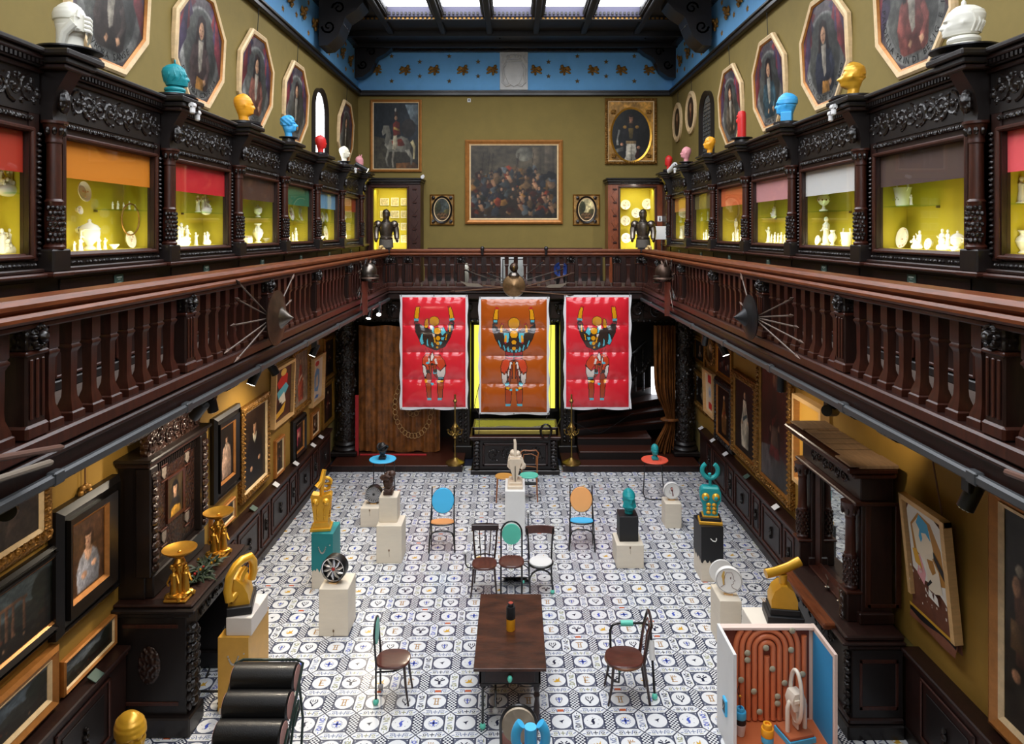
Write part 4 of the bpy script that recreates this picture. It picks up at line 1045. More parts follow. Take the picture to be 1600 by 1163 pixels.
OILM=bpy.data.materials.new('oil on canvas');OILM.use_nodes=True
_n=OILM.node_tree;_b=_n.nodes['Principled BSDF'];_b.inputs['Roughness'].default_value=.42;_b.inputs['Specular IOR Level'].default_value=.3
_a=_n.nodes.new('ShaderNodeVertexColor');_a.layer_name='pigment';_n.links.new(_a.outputs[0],_b.inputs['Base Color'])
def blur(A,k):
    for _ in range(k):
        B=np.pad(A,((1,1),(1,1),(0,0)),'edge');A=(B[:-2,1:-1]+B[2:,1:-1]+B[1:-1,:-2]+B[1:-1,2:]+2*B[1:-1,1:-1])/6
    return A
def oil(parent,polys,x0,x1,z0,z1,y,name='canvas',keep=None,soft=1,seed=1,step=.0088,shade=1.0):
    # a painted canvas: fine mesh whose pigment follows the picture, with soft brushwork
    nx=max(14,min(150,int((x1-x0)/step)));nz=max(14,min(150,int((z1-z0)/step)))
    X,Z=np.meshgrid(np.linspace(x0,x1,nx+1),np.linspace(z0,z1,nz+1));rs=np.random.RandomState(seed)
    C=np.zeros((nz+1,nx+1,3))
    for k,(p,c)in enumerate(polys):
        mk=poly_mask(p,X,Z)if k else np.ones(X.shape,bool)
        if not mk.any():continue
        col=np.array([max(0,min(255,v))for v in c],float);xs=[q[0]for q in p];zs=[q[1]for q in p]
        L=np.ones(X.shape)
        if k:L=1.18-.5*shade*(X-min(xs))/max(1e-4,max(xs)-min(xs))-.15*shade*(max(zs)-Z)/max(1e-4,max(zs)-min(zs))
        C[mk]=(col*L[...,None])[mk]
    C=blur(C,soft)
    for n in(5,13,31):
        G=rs.rand(n+2,n+2);iz=np.linspace(0,n,nz+1);ix=np.linspace(0,n,nx+1);i0=iz.astype(int);j0=ix.astype(int);fz=(iz-i0)[:,None];fx=(ix-j0)[None]
        N=G[i0][:,j0]*(1-fz)*(1-fx)+G[i0+1][:,j0]*fz*(1-fx)+G[i0][:,j0+1]*(1-fz)*fx+G[i0+1][:,j0+1]*fz*fx
        C*=(1+.38*(N-.5))[...,None]
    C*=(1+.16*(rs.rand(*X.shape)-.5))[...,None]
    C=np.clip(C/255,0,1);Ln=np.where(C<=.04045,C/12.92,((C+.055)/1.055)**2.4)
    m=MB();m.mi(OILM);m.v=[(float(a),y,float(b))for a,b in zip(X.ravel(),Z.ravel())]
    for j in range(nz):
        for i in range(nx):
            if keep is None or keep((X[j,i]+X[j,i+1])/2,(Z[j,i]+Z[j+1,i])/2):m.f.append([j*(nx+1)+i,j*(nx+1)+i+1,(j+1)*(nx+1)+i+1,(j+1)*(nx+1)+i]);m.fm.append(0)
    o=m.build(name,parent,ang=0);at_=o.data.color_attributes.new('pigment','FLOAT_COLOR','POINT')
    at_.data.foreach_set('color',np.concatenate([Ln.reshape(-1,3),np.ones((Ln.size//3,1))],1).ravel().astype(np.float32))
    return o
def ell_p(w,h,cx,cy,rx,ry,n=20):return circ(cx*w-w/2,cy*h,rx*w,ry*h,n)
def pol(w,h,pts):return[(x*w-w/2,y*h)for x,y in pts]
def art_portrait(w,h,bg=(34,24,18),coat=(30,20,18),skin=(196,148,112),hair=(40,26,18),collar=(210,200,180),cy=.7,r=.1,body=.42,hands=True,extra=None,shape='bust'):
    a=[];rr=r*w/h
    a.append((pol(w,h,[(.5-body*.9,.02),(.5-body,.3),(.5-body*.75,cy-rr*2.4),(.5-r*.8,cy-rr*1.4),(.5+r*.8,cy-rr*1.4),(.5+body*.75,cy-rr*2.4),(.5+body,.3),(.5+body*.9,.02)]),coat))
    if collar:a.append((pol(w,h,[(.5-r*1.1,cy-rr*1.25),(.5-r*.7,cy-rr*2.6),(.5,cy-rr*3.4),(.5+r*.7,cy-rr*2.6),(.5+r*1.1,cy-rr*1.25)]),collar))
    a.append((ell_p(w,h,.5,cy+rr*.2,r*1.3,rr*1.4),hair));a.append((pol(w,h,[(.5-r*.5,cy),(.5+r*.5,cy),(.5+r*.6,cy-rr*1.7),(.5-r*.6,cy-rr*1.7)]),tuple(v*.85 for v in skin)))
    a.append((ell_p(w,h,.5,cy,r*.85,rr*1.1),skin));a.append((ell_p(w,h,.5-r*.3,cy+rr*.15,r*.13,rr*.08,8),(40,26,20)));a.append((ell_p(w,h,.5+r*.32,cy+rr*.15,r*.13,rr*.08,8),(40,26,20)))
    a.append((pol(w,h,[(.5,cy+rr*.15),(.5+r*.14,cy-rr*.25),(.5-r*.05,cy-rr*.25)]),tuple(v*.82 for v in skin)));a.append((ell_p(w,h,.5,cy-rr*.55,r*.26,rr*.09,8),(150,70,60)))
    a.append((ell_p(w,h,.5,cy+rr*1.0,r*.95,rr*.55),hair));a.append((ell_p(w,h,.5-r*.95,cy-rr*.1,r*.3,rr*1.0),hair));a.append((ell_p(w,h,.5+r*.95,cy-rr*.1,r*.3,rr*1.0),hair))
    if hands:a.append((ell_p(w,h,.5-body*.35,.22,r*.7,rr*.55,10),skin));a.append((ell_p(w,h,.5+body*.5,.3,r*.65,rr*.5,10),skin))
    return[(rect(-w/2,w/2,0,h),bg)]+a+(extra or[])
def art_standing(w,h,bg,dress,skin=(200,160,124),sash=(150,60,40),extra=None):
    a=[(rect(-w/2,w/2,0,h),bg)]
    a.append((pol(w,h,[(.34,.08),(.3,.4),(.4,.62),(.42,.76),(.58,.76),(.6,.62),(.7,.4),(.68,.08)]),dress))
    a.append((pol(w,h,[(.4,.5),(.6,.58),(.62,.54),(.4,.44)]),sash));a.append((ell_p(w,h,.5,.83,.075,.055),(50,34,24)));a.append((ell_p(w,h,.5,.82,.058,.05),skin))
    a.append((ell_p(w,h,.36,.42,.04,.03,8),skin));a.append((ell_p(w,h,.66,.46,.04,.03,8),skin))
    return a+(extra or[])
def art_land(w,h,sky=(70,84,92),hill=(50,50,44),ground=(34,30,24),seed=1,ruin=False):
    R=random.Random(seed);a=[(rect(-w/2,w/2,0,h),sky)]
    a.append((pol(w,h,[(0,.55),(.15,.6),(.35,.5),(.6,.66),(.8,.58),(1,.7),(1,0),(0,0)]),hill));a.append((pol(w,h,[(0,.35),(.3,.28),(.55,.36),(.8,.25),(1,.32),(1,0),(0,0)]),ground))
    for k in range(14):
        x,y,q=R.uniform(.05,.95),R.uniform(.1,.45),R.uniform(.02,.06);a.append((ell_p(w,h,x,y,q,q*.7,8),tuple(int(v*R.uniform(.7,1.5))for v in ground)))
    a.append((ell_p(w,h,.9,.7,.16,.25,12),(30,34,28)));a.append((pol(w,h,[(.88,.1),(.9,.6),(.92,.1)]),(34,26,20)))
    for k in range(8):a.append((ell_p(w,h,R.uniform(.15,.8),R.uniform(.12,.3),.012,.025,8),(170,130,100)if k%2 else(120,60,46)))
    if ruin:
        for x in(.4,.47,.54,.66):a.append((pol(w,h,[(x-.016,.25),(x-.014,.72),(x+.014,.72),(x+.016,.25)]),(110,78,58)))
        a.append((pol(w,h,[(.37,.72),(.37,.77),(.58,.77),(.7,.74),(.7,.7),(.58,.72)]),(126,88,64)))
    return a
def art_battle(w,h,seed=3):
    R=random.Random(seed);a=[(rect(-w/2,w/2,0,h),(74,66,52)),(pol(w,h,[(0,.5),(.2,.62),(.4,.52),(.7,.66),(1,.55),(1,0),(0,0)]),(52,40,30))]
    a.append((pol(w,h,[(.72,.5),(.72,.98),(.82,.98),(.82,.5)]),(96,84,66)));a.append((pol(w,h,[(.86,.5),(.86,1),(.97,1),(.97,.5)]),(84,74,60)));a.append((ell_p(w,h,.62,.88,.1,.1),(110,106,92)))
    pal=[(150,60,36),(62,66,74),(44,40,44),(172,132,96),(120,92,60),(36,34,38),(170,118,54),(92,98,100),(76,36,26),(58,60,54)]
    for k in range(250):
        x=R.uniform(.02,.98);y=R.uniform(.03,.7 if.3<x<.75 else.6);q=R.uniform(.015,.06);n=R.randint(5,8);c=pal[R.randrange(len(pal))];sh=R.uniform(.55,1.0)
        a.append(([((x+q*R.uniform(.4,1.3)*math.cos(2*PI*i/n))*w-w/2,max(.01,(y+q*1.3*R.uniform(.4,1.3)*math.sin(2*PI*i/n)))*h)for i in range(n)],tuple(int(v*round(sh,1))for v in c)))
    for k in range(26):
        x,y=R.uniform(.08,.92),R.uniform(.2,.66);a.append((ell_p(w,h,x,y+.02,.02,.035,9),(52,40,32)));a.append((ell_p(w,h,x,y,.014,.026,9),(168,124,92)))
        if k%3==0:a.append((pol(w,h,[(x-.02,y-.04),(x+.03,y-.03),(x+.06,y-.12),(x+.03,y-.14)]),(160,118,86)))
    for k in range(6):
        x=R.uniform(.1,.9);a.append((pol(w,h,[(x,.4),(x+.006,.4),(x+.05,.9),(x+.044,.9)]),(46,34,26)))
    return a
def art_rider(w,h):
    return[(rect(-w/2,w/2,0,h),(30,36,42)),(pol(w,h,[(0,.5),(.3,.45),(.6,.4),(1,.45),(1,0),(0,0)]),(64,60,50)),(pol(w,h,[(.5,.08),(.9,.1),(1,.04),(1,0),(.5,0)]),(110,72,38)),(pol(w,h,[(.7,.98),(1,.98),(1,.66),(.86,.7)]),(104,116,122)),(ell_p(w,h,.78,.62,.16,.14),(40,36,34)),
            (pol(w,h,[(.24,.36),(.3,.46),(.42,.44),(.62,.5),(.76,.46),(.84,.34),(.8,.24),(.5,.26),(.34,.26)]),(140,136,122)),(pol(w,h,[(.18,.56),(.22,.66),(.34,.66),(.4,.5),(.32,.36),(.24,.4),(.28,.54),(.2,.5)]),(150,146,132)),
            (pol(w,h,[(.3,.28),(.36,.28),(.3,.14),(.34,.03),(.3,.03),(.26,.14)]),(132,128,114)),(pol(w,h,[(.42,.27),(.47,.27),(.44,.12),(.46,.02),(.42,.02),(.4,.12)]),(150,142,126)),(pol(w,h,[(.7,.28),(.8,.3),(.88,.16),(.86,.06),(.82,.06),(.82,.16)]),(136,132,118)),(pol(w,h,[(.82,.4),(.88,.44),(.94,.34),(.92,.14),(.88,.14),(.88,.32)]),(206,190,140)),
            (pol(w,h,[(.4,.42),(.62,.46),(.7,.36),(.62,.34),(.42,.36)]),(126,48,34)),(pol(w,h,[(.44,.5),(.52,.52),(.54,.36),(.48,.28),(.42,.3)]),(214,200,168)),(pol(w,h,[(.44,.5),(.43,.68),(.5,.73),(.58,.7),(.6,.52)]),(120,46,38)),(pol(w,h,[(.45,.64),(.58,.6),(.58,.57),(.45,.6)]),(202,168,90)),(ell_p(w,h,.5,.77,.035,.035),(196,150,116)),(pol(w,h,[(.46,.8),(.54,.8),(.53,.87),(.47,.87)]),(60,40,34)),(ell_p(w,h,.49,.895,.02,.03),(222,214,200))]
def art_officer(w,h):
    return art_portrait(w,h,(26,27,26),(28,28,30),(192,138,106),(44,30,24),(60,50,40),.8,.075,.26,False)+[
        (pol(w,h,[(.38,.34),(.36,.1),(.3,.0),(.68,.0),(.66,.12),(.62,.34)]),(208,200,182)),(pol(w,h,[(.495,.3),(.5,.02),(.52,.02),(.51,.3)]),(120,110,96)),(pol(w,h,[(.36,.38),(.64,.38),(.64,.33),(.36,.33)]),(150,124,86)),
        (ell_p(w,h,.34,.64,.05,.03),(176,132,62)),(ell_p(w,h,.66,.64,.05,.03),(176,132,62)),(pol(w,h,[(.43,.62),(.46,.42),(.54,.42),(.57,.62)]),(96,80,44)),(ell_p(w,h,.26,.32,.04,.03),(190,136,104)),(ell_p(w,h,.7,.26,.045,.03),(190,136,104)),
        (pol(w,h,[(.12,.4),(.17,.6),(.22,.58),(.16,.42),(.18,.3),(.12,.3)]),(150,148,140)),(pol(w,h,[(.06,.22),(.3,.28),(.3,.2),(.08,.16)]),(110,108,100)),(pol(w,h,[(.6,.1),(.66,.0),(.72,.0),(.72,.2),(.68,.24)]),(60,24,22))]
def picture(name,label,loc,rz,w,h,art,frame='gold',fw=.09,depth=.06,cat='painting',tilt=0.0,group=None,oval=False,back=None):
    # loc: middle of the lower edge, on the wall; local -y points into the room
    t=thing(name,label,cat,loc,rz,group)
    if tilt:t.rotation_euler=(tilt,0,rz)
    iw,ih=w-2*fw,h-2*fw
    M=Matrix.Translation((0,0,fw))
    fr=MB();out=rect(-w/2,w/2,0,h);inn=rect(-w/2+fw,w/2-fw,fw,h-fw)
    def inset(d):return rect(-w/2+d,w/2-d,d,h-d)
    if frame in('gold','carvedgold','darkcarved','gilt','copper'):
        m1={'gold':GILT,'carvedgold':GILTC,'darkcarved':CARVE,'gilt':GILTC,'copper':GILTO}[frame];m2={'gold':GOLD,'carvedgold':GILT,'darkcarved':GILTO,'gilt':GILTL,'copper':GILTL}[frame]
        fr.ring(out,inset(fw*.3),-depth*.75,0,m1,-depth);fr.ring(inset(fw*.3),inset(fw*.75),-depth,0,m1,-depth*.6);fr.ring(inset(fw*.75),inn,-depth*.75,0,m2,-depth*.5)
        if frame in('carvedgold','darkcarved','gilt'):
            c=fw*.5;st=fw*.55
            for k in range(int(w/st)):
                x=-w/2+(k+.5)*w/int(w/st)
                for z in(c,h-c):fr.ell((x,-depth*.8,z),(st*.36,depth*.35,fw*.3),m1,6,4)
            for k in range(int(h/st)):
                z=(k+.5)*h/int(h/st)
                for x in(-w/2+c,w/2-c):fr.ell((x,-depth*.8,z),(fw*.3,depth*.35,st*.36),m1,6,4)
    elif frame=='black':
        fr.ring(out,inset(fw*.22),-depth*.55,0,EBONY,-depth*.9);fr.ring(inset(fw*.22),inset(fw*.5),-depth*.6,0,EBONY,-depth*.6);fr.ring(inset(fw*.5),inset(fw*.86),-depth,0,EBONY,-depth*.7);fr.ring(inset(fw*.86),inn,-depth*.72,0,GILTO,-depth*.5)
    elif frame=='box':
        fr.ring(out,inn,-depth,0,PINE)
    fr.build('frame',t)
    c=MB(M);y=-depth*.42 if frame!='box' else-.03
    if frame=='box':c.M=Matrix()
    c.box(-iw/2,iw/2,y+.001,-.002,0 if frame!='box' else fw,ih if frame!='box' else h-fw,paint((24,20,18)))
    if frame=='box':c.M=M
    pl=art(iw,ih)if callable(art)else art
    if frame=='box':
        for k,(p,colr)in enumerate(pl):c.flat([(min(max(x,-iw/2),iw/2),min(max(z,0),ih))for x,z in p],y-.0004*k-.0004,flatpaint(colr))
        c.build('canvas',t)
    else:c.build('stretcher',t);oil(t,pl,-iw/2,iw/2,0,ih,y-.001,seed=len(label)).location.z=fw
    return t
# --- octagonal portraits high on the side walls
def octo(s,y,lab,seed,text,coat,skin=(196,150,116),zc=7.6,figure='lady'):
    w,h=1.42,1.52
    t=thing('octagonal_portrait',lab,'painting',(s*WX,y,zc),PI/2 if s<0 else-PI/2)
    t.rotation_euler=(.05,0,PI/2 if s<0 else-PI/2)
    def oct_(k):
        W,Hh=w/2-k,h/2-k;cx,cz=W*.40,Hh*.40
        return[(-cx,-Hh),(cx,-Hh),(W,-cz),(W,cz),(cx,Hh),(-cx,Hh),(-W,cz),(-W,-cz)]
    m=MB();m.ring(oct_(0),oct_(.025),-.05,-.0,GILTL,-.07);m.ring(oct_(.025),oct_(.075),-.07,0,GILTL,-.06);m.ring(oct_(.075),oct_(.1),-.058,0,GILTO,-.04);m.build('frame',t)
    c=MB();k=[0];PL=[(rect(-1,1,-1,1),(84,76,78))]
    def lay(p,colr):PL.append((p,colr))
    lay(oct_(.09),(84,76,78))
    R=random.Random(seed);cur=[(104,44,52),(74,58,82),(112,46,50),(62,52,72)]
    lay(circ(0,-.07,.56,.6,40),(122,122,118));lay(circ(0,-.04,.46,.54,40),(84,84,80));lay(circ(0,-.03,.43,.51,40),(72,72,68))
    for q in range(5):
        z=.6-q*.17
        for sd in(-1,1):lay([(sd*(.12+.07*q),min(.66,z+.12)),(sd*.38,.66),(sd*min(.6,.5+.05*q),min(z+.1,.3)),(sd*.61,max(-.26,z-.3)),(sd*(.5+.02*q),z-.16),(sd*(.3+.05*q),z-.02)],cur[(q+(sd>0)+seed)%4])
    W2=lambda pts:[(x,z*1.15-.1)for x,z in pts]
    lc=tuple(min(255,int(v*1.25))for v in coat)
    lay(W2([(-.24,-.38),(-.29,-.12),(-.22,.08),(-.1,.17),(.1,.17),(.21,.08),(.29,-.1),(.24,-.38)]),coat);lay(W2([(-.29,-.12),(-.22,.06),(-.15,.0),(-.2,-.16),(-.08,-.24),(-.1,-.3)]),lc);lay(W2([(.29,-.1),(.21,.06),(.15,.0),(.2,-.14),(.1,-.26),(.14,-.32)]),lc)
    lay(W2([(-.07,.17),(-.06,-.06),(-.02,-.2),(.04,-.16),(.07,.17)]),(150,142,128));lay(W2([(-.12,-.38),(-.1,-.2),(.12,-.22),(.14,-.38)]),tuple(int(v*.8)for v in coat))
    lay(W2([(-.13,.3),(-.1,.42),(0,.46),(.1,.42),(.13,.3),(.16,.1),(.1,.1),(.07,.2),(-.07,.2),(-.1,.1),(-.16,.1)]),(46,34,32));lay(W2(circ(0,.28,.07,.1,16)),skin);lay(W2(circ(-.025,.29,.012,.008,6)),(50,34,28));lay(W2(circ(.03,.29,.012,.008,6)),(50,34,28));lay(W2(circ(0,.225,.02,.008,6)),(140,70,60))
    dk=tuple(int(v*.85)for v in skin);lay(W2([(-.1,-.3),(-.06,-.25),(-.02,-.27),(-.06,-.33)]),dk);lay(W2([(.1,-.26),(.16,-.24),(.19,-.29),(.13,-.33)]),dk)
    if seed in(3,5):lay(W2([(-.1,-.38),(-.08,-.24),(.1,-.26),(.12,-.38)]),(160,112,54))
    lay(circ(0,-.04,.52,.6,18,PI+.5,2*PI-.5)+circ(0,-.04,.46,.54,18,2*PI-.5,PI+.5),(112,112,108))
    lm=paint((26,24,24));n=len(text)
    for i,ch in enumerate(text):
        if ch==' ':continue
        a=-PI/2+(i-(n-1)/2)*.12
        write(c,ch,.57*math.cos(a),-.02+.62*math.sin(a),.1,-.036,lm,a+PI/2)
    c.build('inscription',t);oc=oct_(.085)
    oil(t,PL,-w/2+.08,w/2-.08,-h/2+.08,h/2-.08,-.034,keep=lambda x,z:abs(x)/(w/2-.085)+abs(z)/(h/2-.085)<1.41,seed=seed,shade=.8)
    m=MB();m.tube([(0,-.01,h/2),(0,-.01,ZFR-.12-zc)],.006,IRONB,5);m.build('hanging_wire',t)
octo(-1,7.05,'octagonal portrait lettered AVRORA SANSE above the white head with the hand',1,'AVRORA SANSE',(58,50,46))
octo(-1,9.05,'octagonal portrait of a figure with a pale yellow skirt above the teal leaf head',3,'D IVVARA CONTESSA',(70,56,54))
octo(-1,11.0,'octagonal portrait in dark red robe above the amber head',2,'CONTE',(104,66,56))
octo(-1,13.0,'octagonal portrait of a grey robed figure above the blue twisted head',4,'PRIN DI',(66,64,58))
octo(-1,16.8,'octagonal portrait at the corner between bright window and horseman',6,'CONTE',(44,42,40))
octo(1,7.18,'octagonal portrait of a woman lettered PARDELLA above the golden wrinkled head',7,'A PARDELLA PRIN DI BESIG E PACECO',(104,58,52))
octo(1,9.22,'octagonal portrait of a long-haired man lettered CONTE above the blue tall-crowned head',5,'DI N CONTE DI S AMO',(44,46,56))
octo(1,11.22,'octagonal portrait of a woman in blue drapery above the red column head',8,'DVCA DI',(46,66,74))
octo(1,13.22,'octagonal portrait of a soldier beside the leaded window',9,'CONTE',(74,66,56))
def oval(s,y,zc,lab):
    t=thing('oval_portrait',lab,'painting',(s*WX,y,zc),-PI/2)
    m=MB();m.ring(circ(0,0,.46,.5,32),circ(0,0,.4,.44,32),-.04,0,GILTL,-.06);m.ring(circ(0,0,.4,.44,32),circ(0,0,.3,.36,32),-.05,0,GILTL,-.03);m.build('frame',t)
    oil(t,[([],(52,38,30)),([(-.18,-.3),(-.14,.02),(.14,.02),(.18,-.3)],(40,34,34)),(circ(0,.12,.09,.12,14),(176,130,100)),([(-.05,.02),(0,-.2),(.05,.02)],(150,80,60))],-.31,.31,-.37,.37,-.028,keep=lambda x,z:(x/.32)**2+(z/.38)**2<1)
    m=MB();m.tube([(0,-.01,.5),(0,-.01,ZFR-.12-zc)],.006,IRONB,5);m.build('hanging_wire',t)
oval(1,16.25,8.0,'oval portrait in a pale gilt frame next to the leaded window');oval(1,17.6,7.98,'oval portrait in a pale gilt frame at the officer corner')
# --- back wall
kw=YB/FPX
def bwall(px0,px1,py0,py1,*a,**k):
    X0,X1=(px0-VX)*kw,(px1-VX)*kw;z0,z1=EYE-(py1-VY)*kw,EYE-(py0-VY)*kw
    return picture(k.pop('name'),k.pop('label'),((X0+X1)/2,YB,z0),0,X1-X0,z1-z0,*a,**k)
bwall(579,659,156,269,art_rider,'copper',.09,name='horseman_painting',label='tall painting of a soldier on a grey horse above the plaque case')
bwall(727,879,219,350,art_battle,'copper',.15,.09,name='battle_painting',label='large painting of a crowded battle in the middle of the olive wall')
picture_officer=bwall(945,1026,154,257,lambda w,h:[(rect(-w/2,w/2,0,h),(176,128,56))],'gilt',.1,.08,name='officer_portrait',label='oval portrait of an officer in white breeches in a square gold frame')
m=MB();W_,H_=1.0,1.4
a_=art_officer(1.0,1.42)
ov=MB();ov.ring(circ(0,.77,.55,.73,36),circ(0,.77,.5,.68,36),-.07,-.03,GOLD,-.05)
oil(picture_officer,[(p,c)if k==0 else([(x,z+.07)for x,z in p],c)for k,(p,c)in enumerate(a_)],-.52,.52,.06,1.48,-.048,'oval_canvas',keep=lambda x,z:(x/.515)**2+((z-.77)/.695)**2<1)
for sx_ in(-1,1):
    for z in(.2,1.36):
        for k in range(4):ov.ell((sx_*(.44+.05*(k%2)),-.06,z+.04*(k//2)),(.05,.02,.04),GILTC,7,4)
ov.build('oval_slip',picture_officer)
def small_oval(px0,px1,label,sky):
    t=bwall(px0,px1,304,352,lambda w,h:[(rect(-w/2,w/2,0,h),(150,112,56))],'gold',.03,.05,name='oval_landscape',label=label)
    m=MB();m.ring(circ(0,.41,.27,.36,30),circ(0,.41,.22,.31,30),-.08,-.02,EBONY,-.05);m.ring(circ(0,.41,.22,.31,30),circ(0,.41,.2,.29,30),-.06,-.03,GILTL,-.05)
    oil(t,[([],sky),(circ(0,.36,.24,.26,16,PI+.1,2*PI-.1),(84,62,34)),(circ(-.12,.48,.1,.16,12),(60,62,38)),(circ(.15,.36,.1,.07,12),(96,88,48)),(circ(-.17,.36,.07,.14,12),(70,66,38)),(circ(.05,.2,.1,.02,10),(150,104,66))]+[(circ(-.12+.04*k,.27+.02*(k%2),.015,.015,7),(170,120,80))for k in range(7)],-.22,.22,.1,.72,-.046,'oval_canvas',keep=lambda x,z:(x/.205)**2+((z-.41)/.295)**2<1,soft=2)
    for sx in(-1,1):
        for z in(.1,.72):
            m.ell((sx*.23,-.05,z),(.05,.02,.05),CARVE,7,4)
    m.build('oval_slip',t)
small_oval(672,710,'small dark oval landscape beside the horseman case',(58,64,60));small_oval(895,937,'small bright oval landscape beside the officer case',(190,176,130))
# marble crest on the frieze
m=MB();MARB=mat('grey white marble',(206,204,200),.5,var=.12,vs=4)
m.box(-.37,.37,-.05,0,0,1.05,MARB,.01)
m.prism([(-.2,.68),(-.24,.4),(-.14,.16),(0,.08),(.14,.16),(.24,.4),(.2,.68),(0,.72)],-.1,-.05,MARB)
for s in(-1,1):
    m.tube([(s*.2,-.07,.7),(s*.3,-.08,.55),(s*.27,-.08,.35),(s*.3,-.07,.2),(s*.2,-.07,.1),(s*.1,-.07,.13)],.03,MARB,7)
    m.tube([(s*.33,-.06,.95),(s*.26,-.07,.85),(s*.33,-.06,.7)],.025,MARB,7)
for k in range(5):
    m.ell((-.16+.08*k,-.08,.86+.03*(1-abs(k-2)/2)),(.035,.03,.05),MARB,8,6)
m.box(-.22,.22,-.09,-.05,.74,.79,MARB,.015)
tag(m.build('marble_crest',loc=(-.035,YB-.012,8.93)),'white marble shield under a crown set in the blue frieze','crest')
def wallbox(px,py,lab):
    p=at(px,py,YB);m=MB();m.box(-.045,.045,-.03,0,-.05,.05,WPL,.008);m.box(-.025,.025,-.034,-.03,-.03,.03,mat('grey grille',(120,120,120),.6));tag(m.build('wall_detector',loc=p),lab,'sensor')
wallbox(733,157,'tiny white detector box high on the olive wall')
def ceil_cam(px,py,lab,drop):
    y=16.9;p=at(px,py,y);t=thing('ceiling_camera',lab,'camera',(p.x,y,p.z))
    m=MB();m.cyl((0,0,0),(0,0,9.9-p.z),.02,IRONB if drop else WPL,8);m.build('drop_rod',t)
    m=MB();m.lathe([(.02,-.07),(.06,-.05),(.065,.03),(.04,.06)],WPL,n=14);m.build('camera_dome',t)
ceil_cam(590,38,'small white dome camera under the dark ceiling toward the bright window',True);ceil_cam(781,45,'small white dome camera hanging near the middle of the ceiling',True);ceil_cam(1008,36,'small white dome camera under the dark ceiling toward the leaded window',True)
m=MB();m.cyl((0,0,0),(.0,-.12,-.02),.045,WPL,12);m.box(-.02,.02,-.02,.06,-.02,.05,WPL,.006)
tag(m.build('wall_camera',loc=at(661,276,CY-.15)),'small white camera at the end of the plaque case top','camera')
# white notice and pictogram by the second corner case
WS=mat('white notice sheet',(246,246,246),.6)
m=MB();m.box(-.2,.2,-.006,.006,-.16,.16,WS,.003);m.box(-.012,.012,.006,.02,-1.3,.1,IRON)
tag(m.build('notice_board',loc=at(1034,364,16.6)),'blank white notice board shining beside the armour and the officer case','sign')
m=MB();m.box(-.06,.06,-.004,0,-.07,.07,WS,.002);m.cyl((0,-.0045,.035),(0,-.0042,.035),.014,BLKD,10);m.flat([(-.02,-.05),(.02,-.05),(.012,.018),(-.012,.018)],-.0045,BLKD)
tag(m.build('pictogram_sign',loc=at(1031,342,CY-.01)),'small white pictogram sign on the frame of the officer case','sign')

# ================================================================= ARMS AND ARMOUR ON THE GALLERIES
def armour(loc,rz,label):
    t=thing('suit_of_armour',label,'armour',loc,rz)
    m=MB();m.lathe([(.17,0),(.165,.08),(.16,.16),(.15,.2)],mat('mail skirt',(110,104,96),.5,metal=.6,bump=.6,bs=90),n=20,sy=.8);m.build('mail_skirt',t)
    m=MB();m.lathe([(.145,.18),(.155,.22),(.125,.25)],STEEL,n=22,sy=.85);m.lathe([(.12,.24),(.15,.34),(.175,.46),(.165,.55),(.1,.6),(.07,.63)],STEEL,n=22,sy=.78)
    for k in range(3):m.lathe([(.085-.01*k,.58+.03*k),(.095-.012*k,.6+.03*k),(.07-.01*k,.625+.03*k)],STEEL,n=18)
    m.tube([(-.13,-.1,.27),(0,-.15,.235),(.13,-.1,.27)],.012,STEEL,6);m.build('breastplate',t)
    for s in(-1,1):
        a=MB();a.ell((s*.185,0,.53),(.1,.105,.1),STEEL,12,8)
        a.tube([(s*.215,0,.47),(s*.235,-.01,.36),(s*.235,-.04,.27),(s*.235,-.07,.2)],[.075,.068,.06,.052],STEEL,10);a.ell((s*.24,-.08,.17),(.035,.05,.05),STEELD,9,6)
        a.build('arm_plate',t)
    h=MB();h.ell((0,.01,.79),(.085,.105,.1),STEEL,16,10);h.lathe([(.07,.66),(.078,.7),(.082,.75)],STEEL,(0,0,0),16)
    h.tube([(0,-.1,.8),(0,-.03,.885),(0,.06,.88),(0,.11,.8)],.012,STEEL,6);h.grid(lambda u,v:((.092*math.sin((u-.5)*2.6)),-.02-.105*math.cos((u-.5)*2.6),.72+.1*v),10,4,STEEL)
    h.box(-.05,.05,-.13,-.12,.79,.8,BLKD);h.build('helmet',t)
    m=MB();m.cyl((0,0,-.4),(0,0,.1),.05,BLKD,10);m.box(-.12,.12,-.12,.12,-.12,0,BLKD,.02);m.build('stand_post',t)
armour((-2.98,15.95,4.83),.35,'half suit of polished armour on the corner post by the plaque case')
armour((2.95,15.95,4.83),-.25,'half suit of dark bronze armour on the corner post by the white plate case')
def sword(m,a,b,hilt=True,w=.014,mt=STEEL,handle=None):
    A,B=Vector(a),Vector(b);d=(B-A).normalized();L_=(B-A).length
    m.tube([A,A+d*L_*.8,B],[w*.55,w*.5,w*.12],mt,5)
    if hilt:
        s=d.cross(Vector((0,1,0)));s=s.normalized()if s.length>.1 else Vector((1,0,0))
        m.tube([A-s*.07,A+s*.07],w*.6,STEELD,5);m.tube([A,A-d*.12],w*.9,BLKD,6);m.ell(tuple(A-d*.13),w*1.5,STEELD,7,5)
        m.tube([A+s*.05,A-d*.05+s*.075,A-d*.11],w*.4,STEEL,5)
def spear(m,a,b,mt=None,w=.014,tip=.12):
    A,B=Vector(a),Vector(b);d=(B-A).normalized()
    m.tube([A,B],w,mt or mat('spear shaft',(104,72,52),.5,var=.3,vs=8),6);m.tube([B,B+d*tip*.35,B+d*tip],[w*.8,w*2.4,w*.2],STEELD,5)
